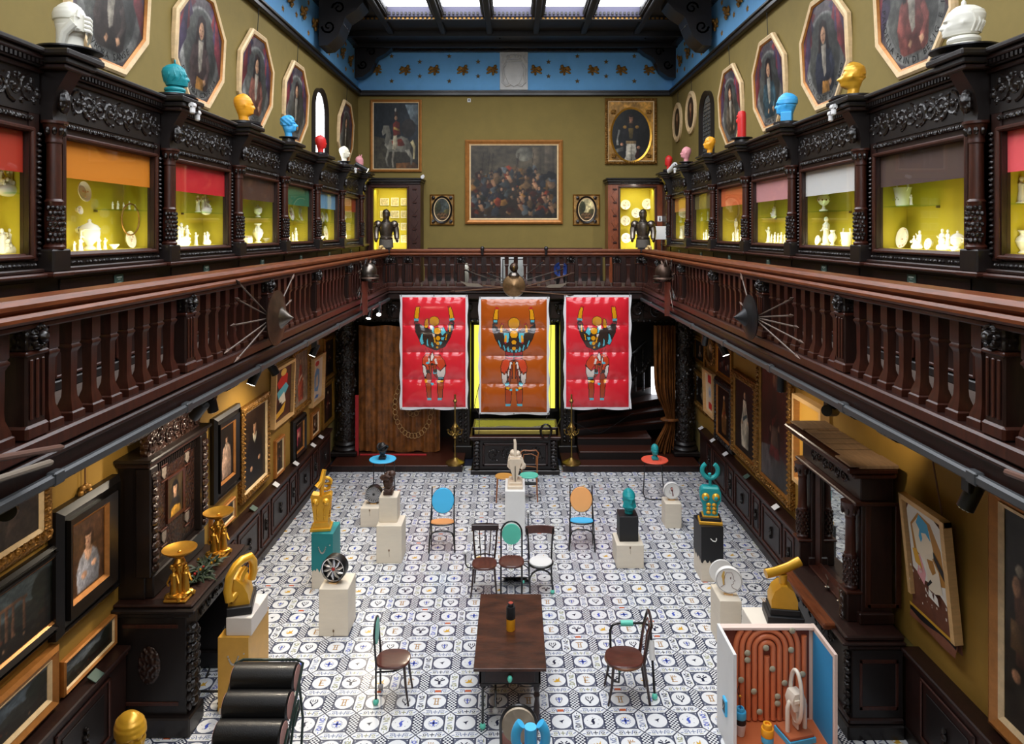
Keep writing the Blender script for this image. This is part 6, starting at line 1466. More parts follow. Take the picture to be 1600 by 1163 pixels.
# ================================================================= FIREPLACE
def fireplace():
    t=thing('carved_fireplace','black carved timber fireplace with a portrait set in its tall overmantel','fireplace',(-WX+.012,7.82,0),PI/2)
    # local x runs away from the photographer, -y into the room
    m=MB()
    m.box(-.68,-.44,-.74,0,0,1.22,WOODK,.01);m.box(.44,.64,-.74,0,0,1.22,WOODK,.01);m.box(-.44,.44,-.74,0,1.02,1.22,WOODK,.01);m.box(-.44,.44,-.1,0,0,1.05,mat('sooty firebox',(14,12,12),.9))
    m.box(-.74,-.4,-.8,0,0,.2,WOODK,.015);m.box(.4,.7,-.8,0,0,.2,WOODK,.015)
    m.build('surround',t)
    m=MB();m.box(-.72,.68,-.8,0,1.22,1.28,WOODK,.015);m.box(-.76,.72,-.86,0,1.28,1.325,WOODK,.012);m.box(-.72,.68,-.82,0,1.325,1.36,WOOD,.012);m.build('mantel_shelf',t)
    m=MB()
    for x in(-.56,.54):
        for k in range(9):m.ell((x,-.76,.28+k*.095),(.07,.05,.055),CARVE,8,6)
    foliage_band(m,-.4,.4,1.05,1.2,-.75,CARVE,3)
    for k in range(9):m.ell((-.66,-.76,.28+k*.1),(.03,.03,.045),CARVE,7,5);m.ell((-.46,-.76,.28+k*.085),(.03,.03,.04),CARVE,7,5)
    m.box(-.69,-.68,-.66,-.08,.3,.34,WOODR,.004);m.box(-.69,-.68,-.66,-.08,1.1,1.14,WOODR,.004);m.ell((-.69,-.36,.72),(.02,.12,.2),CARVER,9,7)
    m.build('carving',t)
    m=MB();m.box(-.62,.62,-.28,0,1.36,2.76,WOODK,.01);m.box(-.6,.6,-.36,0,1.36,1.6,WOODK,.015);m.box(-.68,.68,-.36,0,2.74,2.8,WOOD,.015);m.box(-.72,.72,-.4,0,2.8,2.84,WOODK,.012)
    for x in(-.58,.58):m.box(x-.08,x+.08,-.36,-.2,1.6,2.74,WOODK,.012)
    m.box(-.47,.47,-.285,-.28,1.66,2.7,CARVER);m.build('overmantel',t)
    m=MB()
    for x in(-.58,.58):
        for k in range(13):m.ell((x,-.37,1.68+k*.08),(.05 if k%3 else.065,.035,.045),CARVER,8,6)
    m.prism([(-.6,2.84),(-.6,3.06),(-.44,3.1),(0,3.14),(.44,3.1),(.6,3.06),(.6,2.84)],-.3,-.22,CARVER)
    foliage_band(m,-.58,.58,2.86,3.08,-.31,CARVER,5,.16)
    for k in range(24):m.box(-.5+k*.042,-.48+k*.042,-.3,-.28,2.62,2.7,WOODK)
    m.build('crest',t)
    m=MB();pw=.17
    m.ring(rect(-pw-.03,pw+.03,1.97,2.47),rect(-pw,pw,2.0,2.44),-.31,-.285,WOODR,-.3);m.build('picture_frame',t)
    oil(t,art_portrait(pw*2,.44,bg=(56,44,28),coat=(26,26,30),skin=(226,176,138),hair=(20,16,16),collar=(34,34,38),body=.38,cy=.68,r=.17,hands=False,extra=[(pol(pw*2,.44,[(.2,.02),(.25,.2),(.5,.26),(.8,.2),(.9,.02)]),(206,150,54))]),-pw,pw,0,.44,-.292,'portrait').location.z=2.0
    for x,z in((-.26,2.56),(.27,2.56),(-.26,1.86),(.27,1.86)):
        m=MB();m.prism([(x-.045,z+.06),(x+.045,z+.06),(x+.045,z-.02),(x,z-.07),(x-.045,z-.02)],-.3,-.285,mat('painted shield',(120,108,98),.5,var=.5,vs=30));m.box(x-.07,x+.07,-.305,-.285,z+.07,z+.09,WOODR,.004);m.box(x-.06,x+.06,-.305,-.285,z-.1,z-.085,WOODR,.004);m.build('small_shield',t)
fireplace()
def tazza(y,label):
    t=thing('gilded_stand',label,'stand',(-3.52,y,1.36))
    m=MB();m.box(-.12,.12,-.12,.12,0,.03,GOLD,.01);m.box(-.1,.1,-.1,.1,.03,.06,GOLD,.012)
    for k in range(4):
        a=k*PI/2+.4;m.tube([(.07*math.cos(a),.07*math.sin(a),.05),(.12*math.cos(a),.12*math.sin(a),.04),(.14*math.cos(a),.14*math.sin(a),.015)],[.03,.025,.015],GOLD,7)
    m.build('stepped_base',t)
    m=MB();m.lathe([(.05,.05),(.035,.2),(.05,.34),(.06,.38),(.04,.42),(.05,.44)],GOLD,n=12)
    for k in range(3):a=k*2*PI/3;p_fig(m,.3,40+k,.065*math.cos(a),.065*math.sin(a),.05,GOLD)
    for k in range(5):a=k*1.3;m.ell((.07*math.cos(a),.07*math.sin(a),.3+.015*k),.03,GOLD,7,5)
    m.build('figure_stem',t)
    m=MB();m.lathe([(.03,.43),(.06,.45),(.13,.475),(.17,.51),(.172,.52),(.12,.495),(.05,.48),(.0,.478)],GOLD,n=28);m.ell((0,0,.485),(.02,.02,.015),GOLD,7,5);m.build('dish',t)
tazza(7.25,'gilded figure stand holding a round dish on the near end of the mantel');tazza(8.2,'gilded figure stand holding a round dish on the far end of the mantel')
R=random.Random(9);m=MB();LEAF=[mat('fir green',(44,58,34),.6),mat('fir dark green',(28,40,24),.6)]
for k in range(130):
    a,e=R.uniform(0,6.28),R.uniform(-.3,1.2);L_=R.uniform(.1,.24);d=Vector((math.cos(a)*math.cos(e)*.8,math.sin(a)*math.cos(e)*1.3,math.sin(e)*.7))*L_
    b=Vector((R.uniform(-.05,.05),R.uniform(-.2,.2),.02));m.tube([b,b+d*.6+Vector((0,0,.02)),b+d],[.006,.014,.002],LEAF[k%2],4)
for k in range(14):m.ell((R.uniform(-.12,.12),R.uniform(-.25,.25),R.uniform(.05,.16)),.016,GOLD if k%2 else mat('red berry',(140,30,26),.4),7,5)
tag(m.build('fir_garland',loc=(-3.5,7.72,1.36)),'bunch of dark fir sprigs with berries on the mantel between the gilded stands','garland')
for y,lab in((7.62,'black iron fire dog in front of the hearth, nearer of two'),(8.05,'black iron fire dog in front of the hearth, farther of two')):
    t=thing('fire_dog',lab,'fire dog',(-3.2,y,0));m=MB();m.lathe([(.03,.12),(.05,.2),(.02,.3),(.045,.42),(.02,.55),(.05,.64),(.06,.7),(.02,.78),(.03,.82),(0,.86)],IRONB,n=12);m.build('upright',t)
    m=MB();m.tube([(-.02,-.12,0),(0,-.08,.1),(0,0,.13),(0,.08,.1),(-.02,.12,0)],.02,IRONB,7);m.tube([(0,0,.13),(-.35,0,.13),(-.4,0,0)],.015,IRONB,6);m.build('foot',t)
    m=MB();m.tube([(.0,.07*math.cos(k*PI/8),.66+.07*math.sin(k*PI/8))for k in range(16)],.012,IRONB,6,closed=True);m.build('ring_top',t)

# ================================================================= MIRROR CABINET
def mirror_cabinet():
    t=thing('mirror_cabinet','tall dark mahogany cabinet with a big mirror and twin carved columns','cabinet',(WX-.012,7.96,0),-PI/2)
    # local x runs toward the photographer, -y into the room
    m=MB();m.box(-.82,.86,-.68,-.15,-.13,.9,WOODK,.01);m.box(-.86,.9,-.74,-.15,-.13,.14,WOODK,.015);m.box(-.84,.88,-.72,-.15,.14,.2,WOOD,.015)
    for x0,x1 in((.855,.865),):m.box(x0,x1,-.6,-.2,.28,.32,WOODR,.004);m.box(x0,x1,-.6,-.2,.76,.8,WOODR,.004);m.box(x0,x1,-.6,-.57,.28,.8,WOODR,.004);m.box(x0,x1,-.23,-.2,.28,.8,WOODR,.004)
    m.build('lower_cupboard',t)
    m=MB();m.box(-.9,.87,-.72,-.13,.9,.95,WOOD,.015);m.box(-.92,.89,-.78,-.13,.95,.985,WOOD,.012);m.box(-.6,.62,-.86,-.7,.96,1.03,RAIL,.015);m.box(-.88,.86,-.74,-.13,.985,1.04,WOOD,.015);m.build('ledge',t)
    m=MB();m.box(.42,.62,-.46,-.13,1.04,2.55,WOOD,.008);m.box(-.82,-.62,-.46,-.13,1.04,2.55,WOOD,.008);m.box(-.62,.42,-.12,-.13,1.04,2.55,WOODK)
    m.box(.4,.66,-.5,-.13,1.04,1.16,WOOD,.012);m.box(-.86,-.6,-.5,-.13,1.04,1.16,WOOD,.012)
    m.box(.615,.625,-.42,-.36,1.2,2.3,WOODR,.004);m.box(.615,.625,-.1,-.04,1.2,2.3,WOODR,.004);m.box(.615,.625,-.4,-.06,1.2,1.24,WOODR,.004);m.box(.615,.625,-.4,-.06,2.28,2.32,WOODR,.004)
    m.box(-.62,.42,-.4,-.13,2.36,2.62,WOOD,.01);m.build('upper_case',t)
    m=MB();m.box(-.88,.68,-.56,-.13,2.3,2.34,WOODR,.012);m.box(-.84,.64,-.48,-.13,2.34,2.6,WOOD,.01);m.box(-.92,.72,-.6,-.13,2.6,2.66,WOODR,.02);m.box(-.98,.74,-.66,-.13,2.66,2.72,WOODR,.015);m.build('cornice',t)
    RAW=mat('raw dusty boards',(142,112,82),.75,var=.2,vs=4,stretch=(1,6,1));m=MB();m.box(-.98,.74,-.54,-.13,2.72,2.74,RAW);m.box(-.98,-.6,-.58,-.13,2.735,2.755,RAW,.004);m.box(.4,.74,-.64,-.13,2.735,2.755,RAW,.004);m.box(-.6,.4,-.56,-.4,2.735,2.75,RAW,.004);
    for k in range(5):m.box(-.6+k*.2,-.597+k*.2,-.56,-.13,2.7545,2.756,WOODK)
    m.build('top_boards',t)
    for nm,x in(('near',.52),('far',-.72)):
        m=MB();m.box(x-.1,x+.1,-.62,-.44,1.34,1.37,WOODR,.006);m.box(x-.08,x+.08,-.6,-.44,1.04,1.34,WOOD,.01)
        m.lathe([(.07,1.37),(.075,1.4),(.06,1.42),(.066,1.5),(.068,1.62),(.062,1.72),(.066,1.74),(.054,1.76),(.05,2.1),(.056,2.12),(.05,2.14),(.09,2.24),(.1,2.3)],WOODR,(x,-.53,0),18)
        for r_ in range(7):
            for q in range(10):a=2*PI*(q+.5*(r_%2))/10;m.ell((x+.068*math.cos(a),-.53+.068*math.sin(a),1.44+r_*.042),(.016,.016,.02),CARVER,6,4)
        for q in range(8):a=2*PI*q/8;m.ell((x+.085*math.cos(a),-.53+.085*math.sin(a),2.21),(.02,.02,.04),CARVER,6,4)
        m.build('column',t)
    m=MB();foliage_band(m,-.56,.36,2.4,2.58,-.49,CARVER,8,.15);foliage_band(m,-.5,.5,.7,.88,-.7,CARVE,9,.16)
    for x in(.8,-.76):
        for k in range(8):m.ell((x,-.7,.26+k*.08),(.05,.04,.045),CARVE,8,6)
    for k in range(20):m.ell((.52,-.63,1.06+k*.014),(.05,.015,.012),CARVER,6,4)
    m.build('carving',t)
    m=MB();m.ring(rect(-.6,.4,1.06,2.34),rect(-.54,.34,1.12,2.28),-.42,-.34,WOODR,-.39);m.box(-.62,.42,-.5,-.12,1.04,1.07,WOODR,.008);m.build('mirror_frame',t)
    m=MB();m.box(-.54,.34,-.38,-.37,1.12,2.28,mat('old mirror glass',(200,204,198),.03,metal=1.0));m.build('mirror',t)
mirror_cabinet()
for k,(y,lab)in enumerate(((7.72,'nearer'),(8.02,'farther'))):
    m=MB();m.tube([(3.62,y,1.075),(3.63,y,1.16),(3.65,y+.1,1.17)],.008,STEEL,6);m.lathe([(.03,0),(.03,.01),(.01,.02)],STEEL,(3.62,y,1.04+.031),10);tag(m.build('wall_hook'),'thin steel arm standing on the cabinet ledge before the mirror, '+lab,'arm')
# ================================================================= BACK END UNDER THE GALLERY
PZ,PY=.15,14.94
m=MB();m.box(-4.0,-1.15,PY,17.2,0,PZ-.03,WOOD);m.box(-4.0,-1.13,PY-.03,17.2,PZ-.03,PZ,WOODR,.01);struct(m.build('floor_platform_left'))
m=MB();m.box(1.04,4.0,PY,17.2,0,PZ-.03,WOOD);m.box(1.02,4.0,PY-.03,17.2,PZ-.03,PZ,WOODR,.01);struct(m.build('floor_platform_right'))
m=MB();m.box(-WX,1.2,17.0,17.15,0,GZ0,WOODK);m.box(1.2,WX,17.9,18.0,0,GZ0,WOODK)
m.box(-4.1,4.1,15.95,16.15,3.12,GZ0,WOODK)
for k in range(14):m.box(-4.0+k*.58,-3.5+k*.58,15.92,15.95,3.2,3.6,WOOD,.012)
struct(m.build('wall_lower_back'))
m=MB();foliage_band(m,-3.9,3.9,3.2,3.6,15.9,CARVE,12,.42)
for k in range(60):m.ell((-3.9+k*.132,15.93,3.14),(.04,.03,.03),CARVE,6,4)
struct(m.build('trim_10'))
def round_column(x,lab):
    t=thing('carved_column',lab,'column',(x,15.76,PZ))
    m=MB();m.box(-.3,.3,-.3,.3,0,.1,WOODK,.02);m.lathe([(.29,.1),(.3,.14),(.27,.18),(.22,.2),(.25,.24),(.23,.28),(.2,.3)],WOODK,n=28);m.build('base',t)
    m=MB();m.lathe([(.2,.3),(.205,.5),(.2,2.0),(.18,3.0)],CARVE,n=28)
    R=random.Random(int(x*10)+50)
    for k in range(34):
        z=.36+k*.078
        for s in(0,1):a=k*.42+s*PI;m.ell((.2*math.cos(a),.2*math.sin(a),z),(.05,.05,.045),CARVE,7,5)
    for k in range(60):a,z=R.uniform(PI*.9,PI*2.1),R.uniform(.4,2.9);m.ell((.2*math.cos(a),.2*math.sin(a),z),(.03,.03,R.uniform(.02,.05)),CARVE,6,4)
    m.build('shaft',t)
    m=MB();m.lathe([(.19,3.0),(.22,3.03),(.19,3.06),(.26,3.24),(.3,3.3)],CARVE,n=24);m.box(-.31,.31,-.3,.3,3.3,3.42,WOODK,.02);m.build('capital',t)
round_column(-3.86,'black carved round column beside the wide brown curtain');round_column(3.86,'black carved round column beside the tied brown curtain')
def square_pillar(x,lab):
    t=thing('carved_pillar',lab,'pillar',(x,16.0,0));m=MB();m.box(-.17,.17,-.17,.17,0,3.55,WOODK,.015);m.box(-.22,.22,-.22,.22,0,.3,WOODK,.02);m.box(-.22,.22,-.22,.22,3.4,3.55,WOODK,.02);m.build('pillar_body',t)
    m=MB()
    for k in range(34):
        z=.4+k*.088
        for s in(-1,1):m.ell((s*.06,-.18,z),(.05,.03,.04),CARVE,7,5)
    m.build('carving',t)
square_pillar(-1.2,'black carved square pillar behind the gap of the horseman side banner');square_pillar(1.2,'black carved square pillar behind the gap of the officer side banner')
# curtains
def curtain(x0,x1,y,z0,z1,lab,tied=False):
    t=thing('velvet_curtain',lab,'curtain',((x0+x1)/2,y,z0));w,h=x1-x0,z1-z0
    m=MB();nf=6 if not tied else 7
    def fn(u,v):
        wd=1.0;cx=0
        if tied:
            q=math.exp(-((v-.26)/.16)**2);wd=1-.58*q;cx=.12*q
            if v<.2:cx-=.06*(1-v/.2)
        x=(u-.5)*w*wd+cx
        d=(.02 if not tied else.06*(.5+wd/2))*(math.sin(u*nf*2*PI+1.6*math.sin(u*7+v*2))+.4*math.sin(u*nf*4.7*PI+2+v)+.3*math.sin(u*17+v*9))
        d*=(1.1-.35*v)if not tied else 1
        return(x,d,h*v+(.02*math.sin(u*20)if v==0 else 0)-(.03*math.sin(u*PI*3)**2 if v>.99 and not tied else 0))
    m.grid(fn,150 if not tied else 90,40,VELVET);m.build('drape',t)
    if not tied:
        EM=mat('faded gold embroidery',(176,138,88),.5,var=.3,vs=20);m=MB()
        for k in range(34):
            a=2*PI*k/34;cx,cz=.33+.42*math.cos(a),h*.36+.66*math.sin(a)
            m.tube([(cx+.05*math.cos(j*PI/5),-.075,cz+.06*math.sin(j*PI/5))for j in range(10)],.007,EM,4,closed=True)
        for k in range(12):a=2*PI*k/12;m.tube([(.33+.14*math.cos(a)+.05*math.cos(j*PI/4),-.075,h*.38+.24*math.sin(a)+.05*math.sin(j*PI/4))for j in range(8)],.008,EM,4,closed=True)
        m.build('embroidered_crest',t)
    else:
        m=MB();m.tube([(.12+.2*math.cos(k*PI/10),.1*math.sin(k*PI/10),h*.26)for k in range(20)],.035,VELVET,7,closed=True);m.build('tie_back',t)
    return t
curtain(-3.58,-1.72,15.8,PZ+.02,3.06,'wide brown velvet curtain with a gold crest behind the first red banner');curtain(3.17,3.66,15.74,PZ+.02,3.06,'narrow brown velvet curtain tied in the middle beside the stairs',True)
REDF=mat('red felt',(176,36,40),.8)
m=MB();m.box(-2.86-.75,-2.86-.68,15.6,15.64,PZ,1.5,REDF);tag(m.build('red_strip'),'upright red strip at the edge of the wide brown curtain','strip')
m=MB();m.box(-3.5,-2.0,15.56,15.6,PZ,PZ+.035,REDF,.005);tag(m.build('red_strip'),'red strip lying along the foot of the wide brown curtain','strip')
# yellow lit panel behind the middle banner
m=MB();LY=mat('lit yellow panel',(255,248,92),.5,emit=1.0);m.box(-.98,.95,16.52,16.56,.98,2.97,LY);m.box(-1.04,1.01,16.5,16.9,.9,.98,WOODK);m.box(-1.04,-.98,16.48,16.9,.98,3.05,WOODK,.01);m.box(.95,1.01,16.48,16.9,.98,3.05,WOODK,.01);m.box(-1.04,1.01,16.48,16.9,2.97,3.1,WOODK,.01);m.box(-.98,.95,16.56,16.9,.98,2.97,WOODK)
tag(m.build('light_panel'),'bright yellow lit panel in a dark frame behind the orange banner','light panel')
# chest with a glass top
t=thing('carved_chest','black carved chest with a glass topped yellow showcase below the orange banner','chest',(0,14.8,0))
m=MB();m.box(-.95,.95,-.06,.7,0,.1,WOODK,.015);m.box(-.9,.9,0,.66,.1,.74,WOODK,.01);m.box(-.96,.96,-.06,.7,.74,.79,WOOD,.015);m.box(-.98,.98,-.09,.72,.79,.82,WOODR,.012);m.build('chest_body',t)
m=MB();
for x0,x1,z0,z1 in((-.7,.7,.62,.67),(-.7,.7,.18,.23),(-.7,-.65,.18,.67),(.65,.7,.18,.67)):m.box(x0,x1,-.03,0,z0,z1,WOOD,.01)
foliage_band(m,-.62,.62,.26,.6,-.01,CARVE,4,.3)
for x in(-.82,.82):
    for k in range(8):m.ell((x,-.03,.16+k*.075),(.07,.05,.045),CARVE,8,6)
m.build('carving',t)
m=MB();m.box(-.92,.92,.02,.06,.82,1.0,WOOD,.01);m.box(-.92,.92,.66,.7,.82,1.0,WOOD,.01);m.box(-.92,-.87,.02,.7,.82,1.0,WOOD,.01);m.box(.87,.92,.02,.7,.82,1.0,WOOD,.01);m.box(-.87,.87,.0,.02,.86,.94,mat('brass edge',(170,150,76),.35,metal=.7),.004);m.build('vitrine_frame',t)
m=MB();m.box(-.87,.87,.06,.66,.83,.84,mat('faded olive felt',(132,122,56),.8));m.build('vitrine_bed',t)
m=MB();m.box(-.87,.87,.06,.66,.985,.99,GLASS);m.build('vitrine_glass',t)
m=MB();m.tube([(-.7,.35,.86),(.3,.3,.86)],.012,STEEL,6);m.ell((-.5,.4,.86),(.08,.05,.02),BRASS,8,5);m.build('old_weapon',t)
m=MB()
for k in range(5):m.tube([(.13*math.cos(j*PI/7)*(1-.06*k),-.012*k,.15*math.sin(j*PI/7))for j in range(14)],.01,IRONB,5,closed=True)
tag(m.build('cable_coil',loc=(at(853,663,14.75).x,14.72,.95)),'black coil of cable hung at the end of the carved chest','cable')
def cable(pts,lab,r=.008):
    m=MB();P_=[Vector(p)for p in pts];q=[]
    for i in range(len(P_)-1):
        for k in range(6):
            t_=k/6;q.append(P_[i].lerp(P_[i+1],t_))
    q.append(P_[-1]);q=[q[0]]+[(q[i-1]+q[i]*2+q[i+1])/4 for i in range(1,len(q)-1)]+[q[-1]]
    m.tube(q,r,IRONB,5);tag(m.build('power_cable'),lab,'cable')
cable([at(749,600,15.3),at(741,635,15.2),at(749,648,15.0),at(748,680,14.7)],'black cable hanging from the yellow panel to the chest, horseman end')
cable([at(860,458,15.45),at(861,520,15.5),at(859,600,15.25),at(860,640,15.0),at(853,655,14.74)],'black cable hanging beside the orange banner to the cable coil')
cable([at(868,672,14.8),at(878,650,15.6),at(935,680,15.7),at(990,645,15.8)],'thin dark cable sagging in front of the stairs')
# candlesticks
def candlestick(x,lab):
    t=thing('brass_candlestick',lab,'candlestick',(x,15.06,PZ))
    m=MB();m.lathe([(.21,0),(.2,.03),(.13,.06),(.06,.1),(.03,.13)],BRASS,n=24);m.build('round_base',t)
    m=MB();m.lathe([(.025,.12),(.03,.2),(.016,.24),(.016,.52),(.05,.56),(.03,.6),(.02,.66),(.06,.76),(.07,.8),(.03,.86),(.018,.9),(.016,1.3),(.03,1.33),(.05,1.36),(.02,1.4),(.02,1.5)],BRASS,n=14);m.build('stem',t)
    m=MB();
    for k in range(6):
        a=k*PI/3;m.tube([(.03*math.cos(a),.03*math.sin(a),.66),(.1*math.cos(a),.1*math.sin(a),.62),(.15*math.cos(a),.15*math.sin(a),.66),(.15*math.cos(a),.15*math.sin(a),.72)],.012,BRASS,6);m.lathe([(.012,.7),(.03,.72),(.03,.74)],BRASS,(.15*math.cos(a),.15*math.sin(a),0),8)
    m.build('branches',t)
candlestick(at(711,700,15.06).x,'tall brass candlestick standing at the horseman end of the carved chest');candlestick(at(893,700,15.06).x,'tall brass candlestick standing at the stair end of the carved chest')
# stairs
def stairs():
    t=thing('winding_staircase','dark winding timber staircase behind the second red banner','staircase',(0,0,0))
    m=MB();m.box(1.42,3.1,15.3,17.8,PZ,.30,WOODK);m.box(1.42,3.1,15.27,17.8,.30,.335,WOODR,.01);m.build('step',t)
    m=MB();m.box(1.42,3.1,15.75,17.8,.335,.47,WOODK);m.box(1.42,3.1,15.72,17.8,.47,.505,WOODR,.01);m.build('step',t)
    px,py=1.42,15.85;R_=2.9
    for k in range(8):
        a0=math.radians(14+10*k);a1=math.radians(92);z0,z1=.505,.505+.17*(k+1)
        pts=[(px,py)]+[(min(3.9,px+R_*math.cos(a0+(a1-a0)*j/8)),min(17.85,py+R_*math.sin(a0+(a1-a0)*j/8)))for j in range(9)]
        n=len(pts);m=MB();lo=max(.505,z1-.17)
        for z_a,z_b,mt in((lo,z1-.035,WOODK),(z1-.035,z1,WOODR)):
            vs=[(x,y,z_a)for x,y in pts]+[(x,y,z_b)for x,y in pts];m.add(vs,[list(range(n))[::-1],[n+i for i in range(n)]]+[(i,(i+1)%n,n+(i+1)%n,n+i)for i in range(n)],mt)
        m.build('step',t)
    m=MB();m.tube([(2.6,17.3,1.9),(3.0,17.3,2.2),(3.3,17.4,2.45)],.04,WOODK,8)
    for k in range(4):m.tube([(2.6+.2*k,17.3,1.2),(2.6+.2*k,17.3,1.9+.14*k)],.03,CARVE,8);m.ell((2.6+.2*k,17.3,1.55+.1*k),(.05,.05,.1),CARVE,8,6)
    m.tube([(2.5,17.0,1.2),(2.7,17.1,1.5),(3.2,17.2,1.75),(3.4,17.2,2.1)],.05,CARVE,8);m.build('stair_rail',t)
stairs()
# slit windows by the stairs
DL=mat('daylight in slit window',(246,248,255),.4,emit=3.0)
p0,p1=at(1017,573,17.86),at(1027,623,17.86);m=MB();m.box(p0.x-.05,p1.x+.05,17.84,17.9,p1.z-.05,p0.z+.05,WOODK,.01);m.box(p0.x,p1.x,17.83,17.84,p1.z,p0.z,DL);struct(m.build('window_3'))
# inflated banners
def ce(cx,cy,rx,ry=None,n=20):return[(cx+rx*math.cos(2*PI*i/n),cy+(ry or rx)*math.sin(2*PI*i/n))for i in range(n)]
YL,DK,CYN,WH,ORD,BRN,RD=(242,166,26),(58,44,40),(96,196,214),(238,224,214),(214,74,42),(172,66,32),(190,40,44)
SIDE=[ # figure of the red banners, in its own drawing units (448 x 760)
    (DK,[(117,222),(125,290),(155,350),(200,388),(262,414),(320,388),(355,330),(378,265),(382,222),(345,226),(335,285),(300,262),(232,272),(195,262),(160,242),(142,226)]),
    (YL,[(128,122),(150,110),(158,118),(152,170),(148,204),(116,202),(120,160)]),(YL,[(338,118),(356,112),(372,150),(382,198),(350,204),(345,160)]),(RD,[(132,122),(150,109),(158,118),(150,126)]),(RD,[(338,118),(354,110),(364,124),(346,128)]),
    (CYN,[(116,200),(148,202),(146,216),(117,216)]),(CYN,[(350,202),(382,196),(382,212),(350,216)]),(DK,ce(132,222,14,8)),(DK,ce(364,220,14,8)),(RD,ce(134,232,12,4)),(RD,ce(360,232,12,4)),
    (CYN,[(178,285),(160,310),(150,345),(166,378),(186,366),(176,330)]),(CYN,[(212,320),(196,345),(196,372),(216,392),(212,350)]),(CYN,[(234,342),(224,370),(240,398),(250,380)]),(CYN,[(285,285),(310,252),(330,288),(300,318)]),(CYN,[(290,318),(322,320),(312,348),(290,344)]),(CYN,[(226,262),(250,250),(256,300),(236,300)]),(CYN,[(280,352),(306,356),(290,376)]),
    (WH,[(222,246),(240,250),(236,276),(224,268)]),(WH,[(284,262),(300,268),(292,290)]),(WH,[(236,300),(256,306),(248,330)]),
    (YL,[(190,206),(212,196),(214,240),(206,266),(180,262),(184,225)]),(YL,[(345,236),(362,240),(358,292),(344,292)]),(DK,ce(190,268,12,6)),(YL,[(326,300),(340,302),(330,346),(318,344)]),(YL,[(244,320),(254,322),(262,360),(252,360)]),
    (YL,ce(250,218,35)),(YL,ce(270,282,25)),(YL,ce(276,330,18)),(YL,ce(274,364,12)),(YL,ce(270,392,8)),
    (RD,[(188,396),(194,392),(206,424),(198,428)]),(RD,[(206,398),(212,396),(222,424),(216,426)]),(RD,[(288,398),(294,402),(284,426),(278,424)]),(RD,[(302,394),(308,396),(300,428),(294,426)]),
    (BRN,[(190,555),(230,560),(230,738),(205,738),(195,660)]),(BRN,[(268,612),(312,612),(304,738),(272,738)]),
    (ORD,[(172,462),(200,428),(240,440),(290,442),(318,478),(328,506),(290,546),(262,504),(240,524),(215,562),(192,512),(170,500)]),
    (WH,[(170,502),(192,512),(206,560),(188,602),(176,560)]),(WH,[(266,530),(290,546),(328,506),(326,560),(312,602),(274,598),(262,560)]),(WH,[(222,450),(236,418),(250,452),(240,480),(226,486)]),(WH,[(206,470),(216,440),(224,482),(214,520)]),(WH,[(250,470),(262,462),(272,500),(258,500)]),
    (BRN,[(214,520),(232,490),(236,560),(220,570)]),(BRN,[(244,500),(266,500),(268,600),(244,570)]),
    (CYN,[(240,545),(268,545),(266,566),(242,564)]),(CYN,[(272,588),(312,590),(310,606),(272,604)]),(CYN,ce(206,494,12,7)),(DK,ce(207,549,12)),(DK,ce(256,548,12)),(DK,ce(236,502,9)),(DK,[(272,600),(310,602),(306,612),(274,612)]),
    (YL,[(264,608),(314,608),(310,626),(268,630)]),(YL,[(186,604),(204,606),(204,626),(188,626)]),(CYN,[(204,726),(230,726),(229,742),(206,742)]),(CYN,[(271,724),(302,724),(299,740),(272,740)]),(CYN,[(228,628),(246,628),(244,640),(230,640)])]
H_=[ # half of the orange banner figure (x measured outward from its middle)
    (DK,[(0,430),(40,425),(85,390),(120,330),(140,270),(135,232),(112,250),(80,290),(60,262),(0,300)]),
    (YL,[(96,130),(112,124),(124,150),(134,206),(100,208),(98,170)]),(RD,[(94,130),(112,122),(120,138),(98,142)]),(CYN,[(100,206),(134,206),(134,226),(104,228)]),(DK,ce(118,232,15,8)),
    (CYN,[(26,290),(70,286),(62,330),(48,360),(30,350)]),(CYN,[(96,330),(104,344),(92,380),(76,396),(82,360)]),(CYN,[(60,360),(72,372),(62,408),(46,412)]),(CYN,[(36,380),(46,392),(36,420),(24,420)]),(CYN,[(10,400),(22,396),(18,428),(4,430)]),(WH,[(14,258),(28,262),(22,286),(10,290)]),
    (YL,[(66,236),(78,228),(90,256),(90,290),(68,290)]),(RD,[(66,236),(76,226),(82,238),(70,244)]),(DK,ce(80,296,13,8)),(YL,[(44,306),(58,308),(60,350),(46,350)]),(RD,ce(54,354,7,5)),
    (RD,[(0,420),(58,408),(54,460),(0,470)]),(DK,[(0,442),(56,436),(55,444),(0,450)]),
    (BRN,[(12,520),(30,500),(46,620),(24,640)]),(BRN,[(10,655),(58,650),(54,760),(20,760)]),
    (ORD,[(0,470),(50,455),(74,470),(86,510),(82,540),(50,560),(36,520),(20,480),(0,476)]),(WH,[(50,530),(58,560),(82,540),(76,610),(62,632),(40,600),(42,560)]),(WH,[(6,480),(26,470),(36,520),(20,530)]),(WH,[(24,530),(36,522),(44,560),(32,590)]),(BRN,[(6,500),(18,490),(22,560),(10,600)]),
    (CYN,[(30,610),(58,618),(54,636),(32,630)]),(YL,[(22,640),(56,634),(52,656),(28,660)]),(CYN,[(20,748),(54,746),(52,762),(22,762)]),(DK,ce(40,604,10,6)),(CYN,[(10,650),(28,654),(26,666),(10,664)])]
MID=[(c,[(224+x,y-8)for x,y in p])for c,p in H_]+[(c,[(224-x,y-8)for x,y in p])for c,p in H_]+[(YL,ce(224,222,40)),(YL,ce(224,292,28)),(YL,ce(224,344,18)),(YL,ce(224,384,12))]
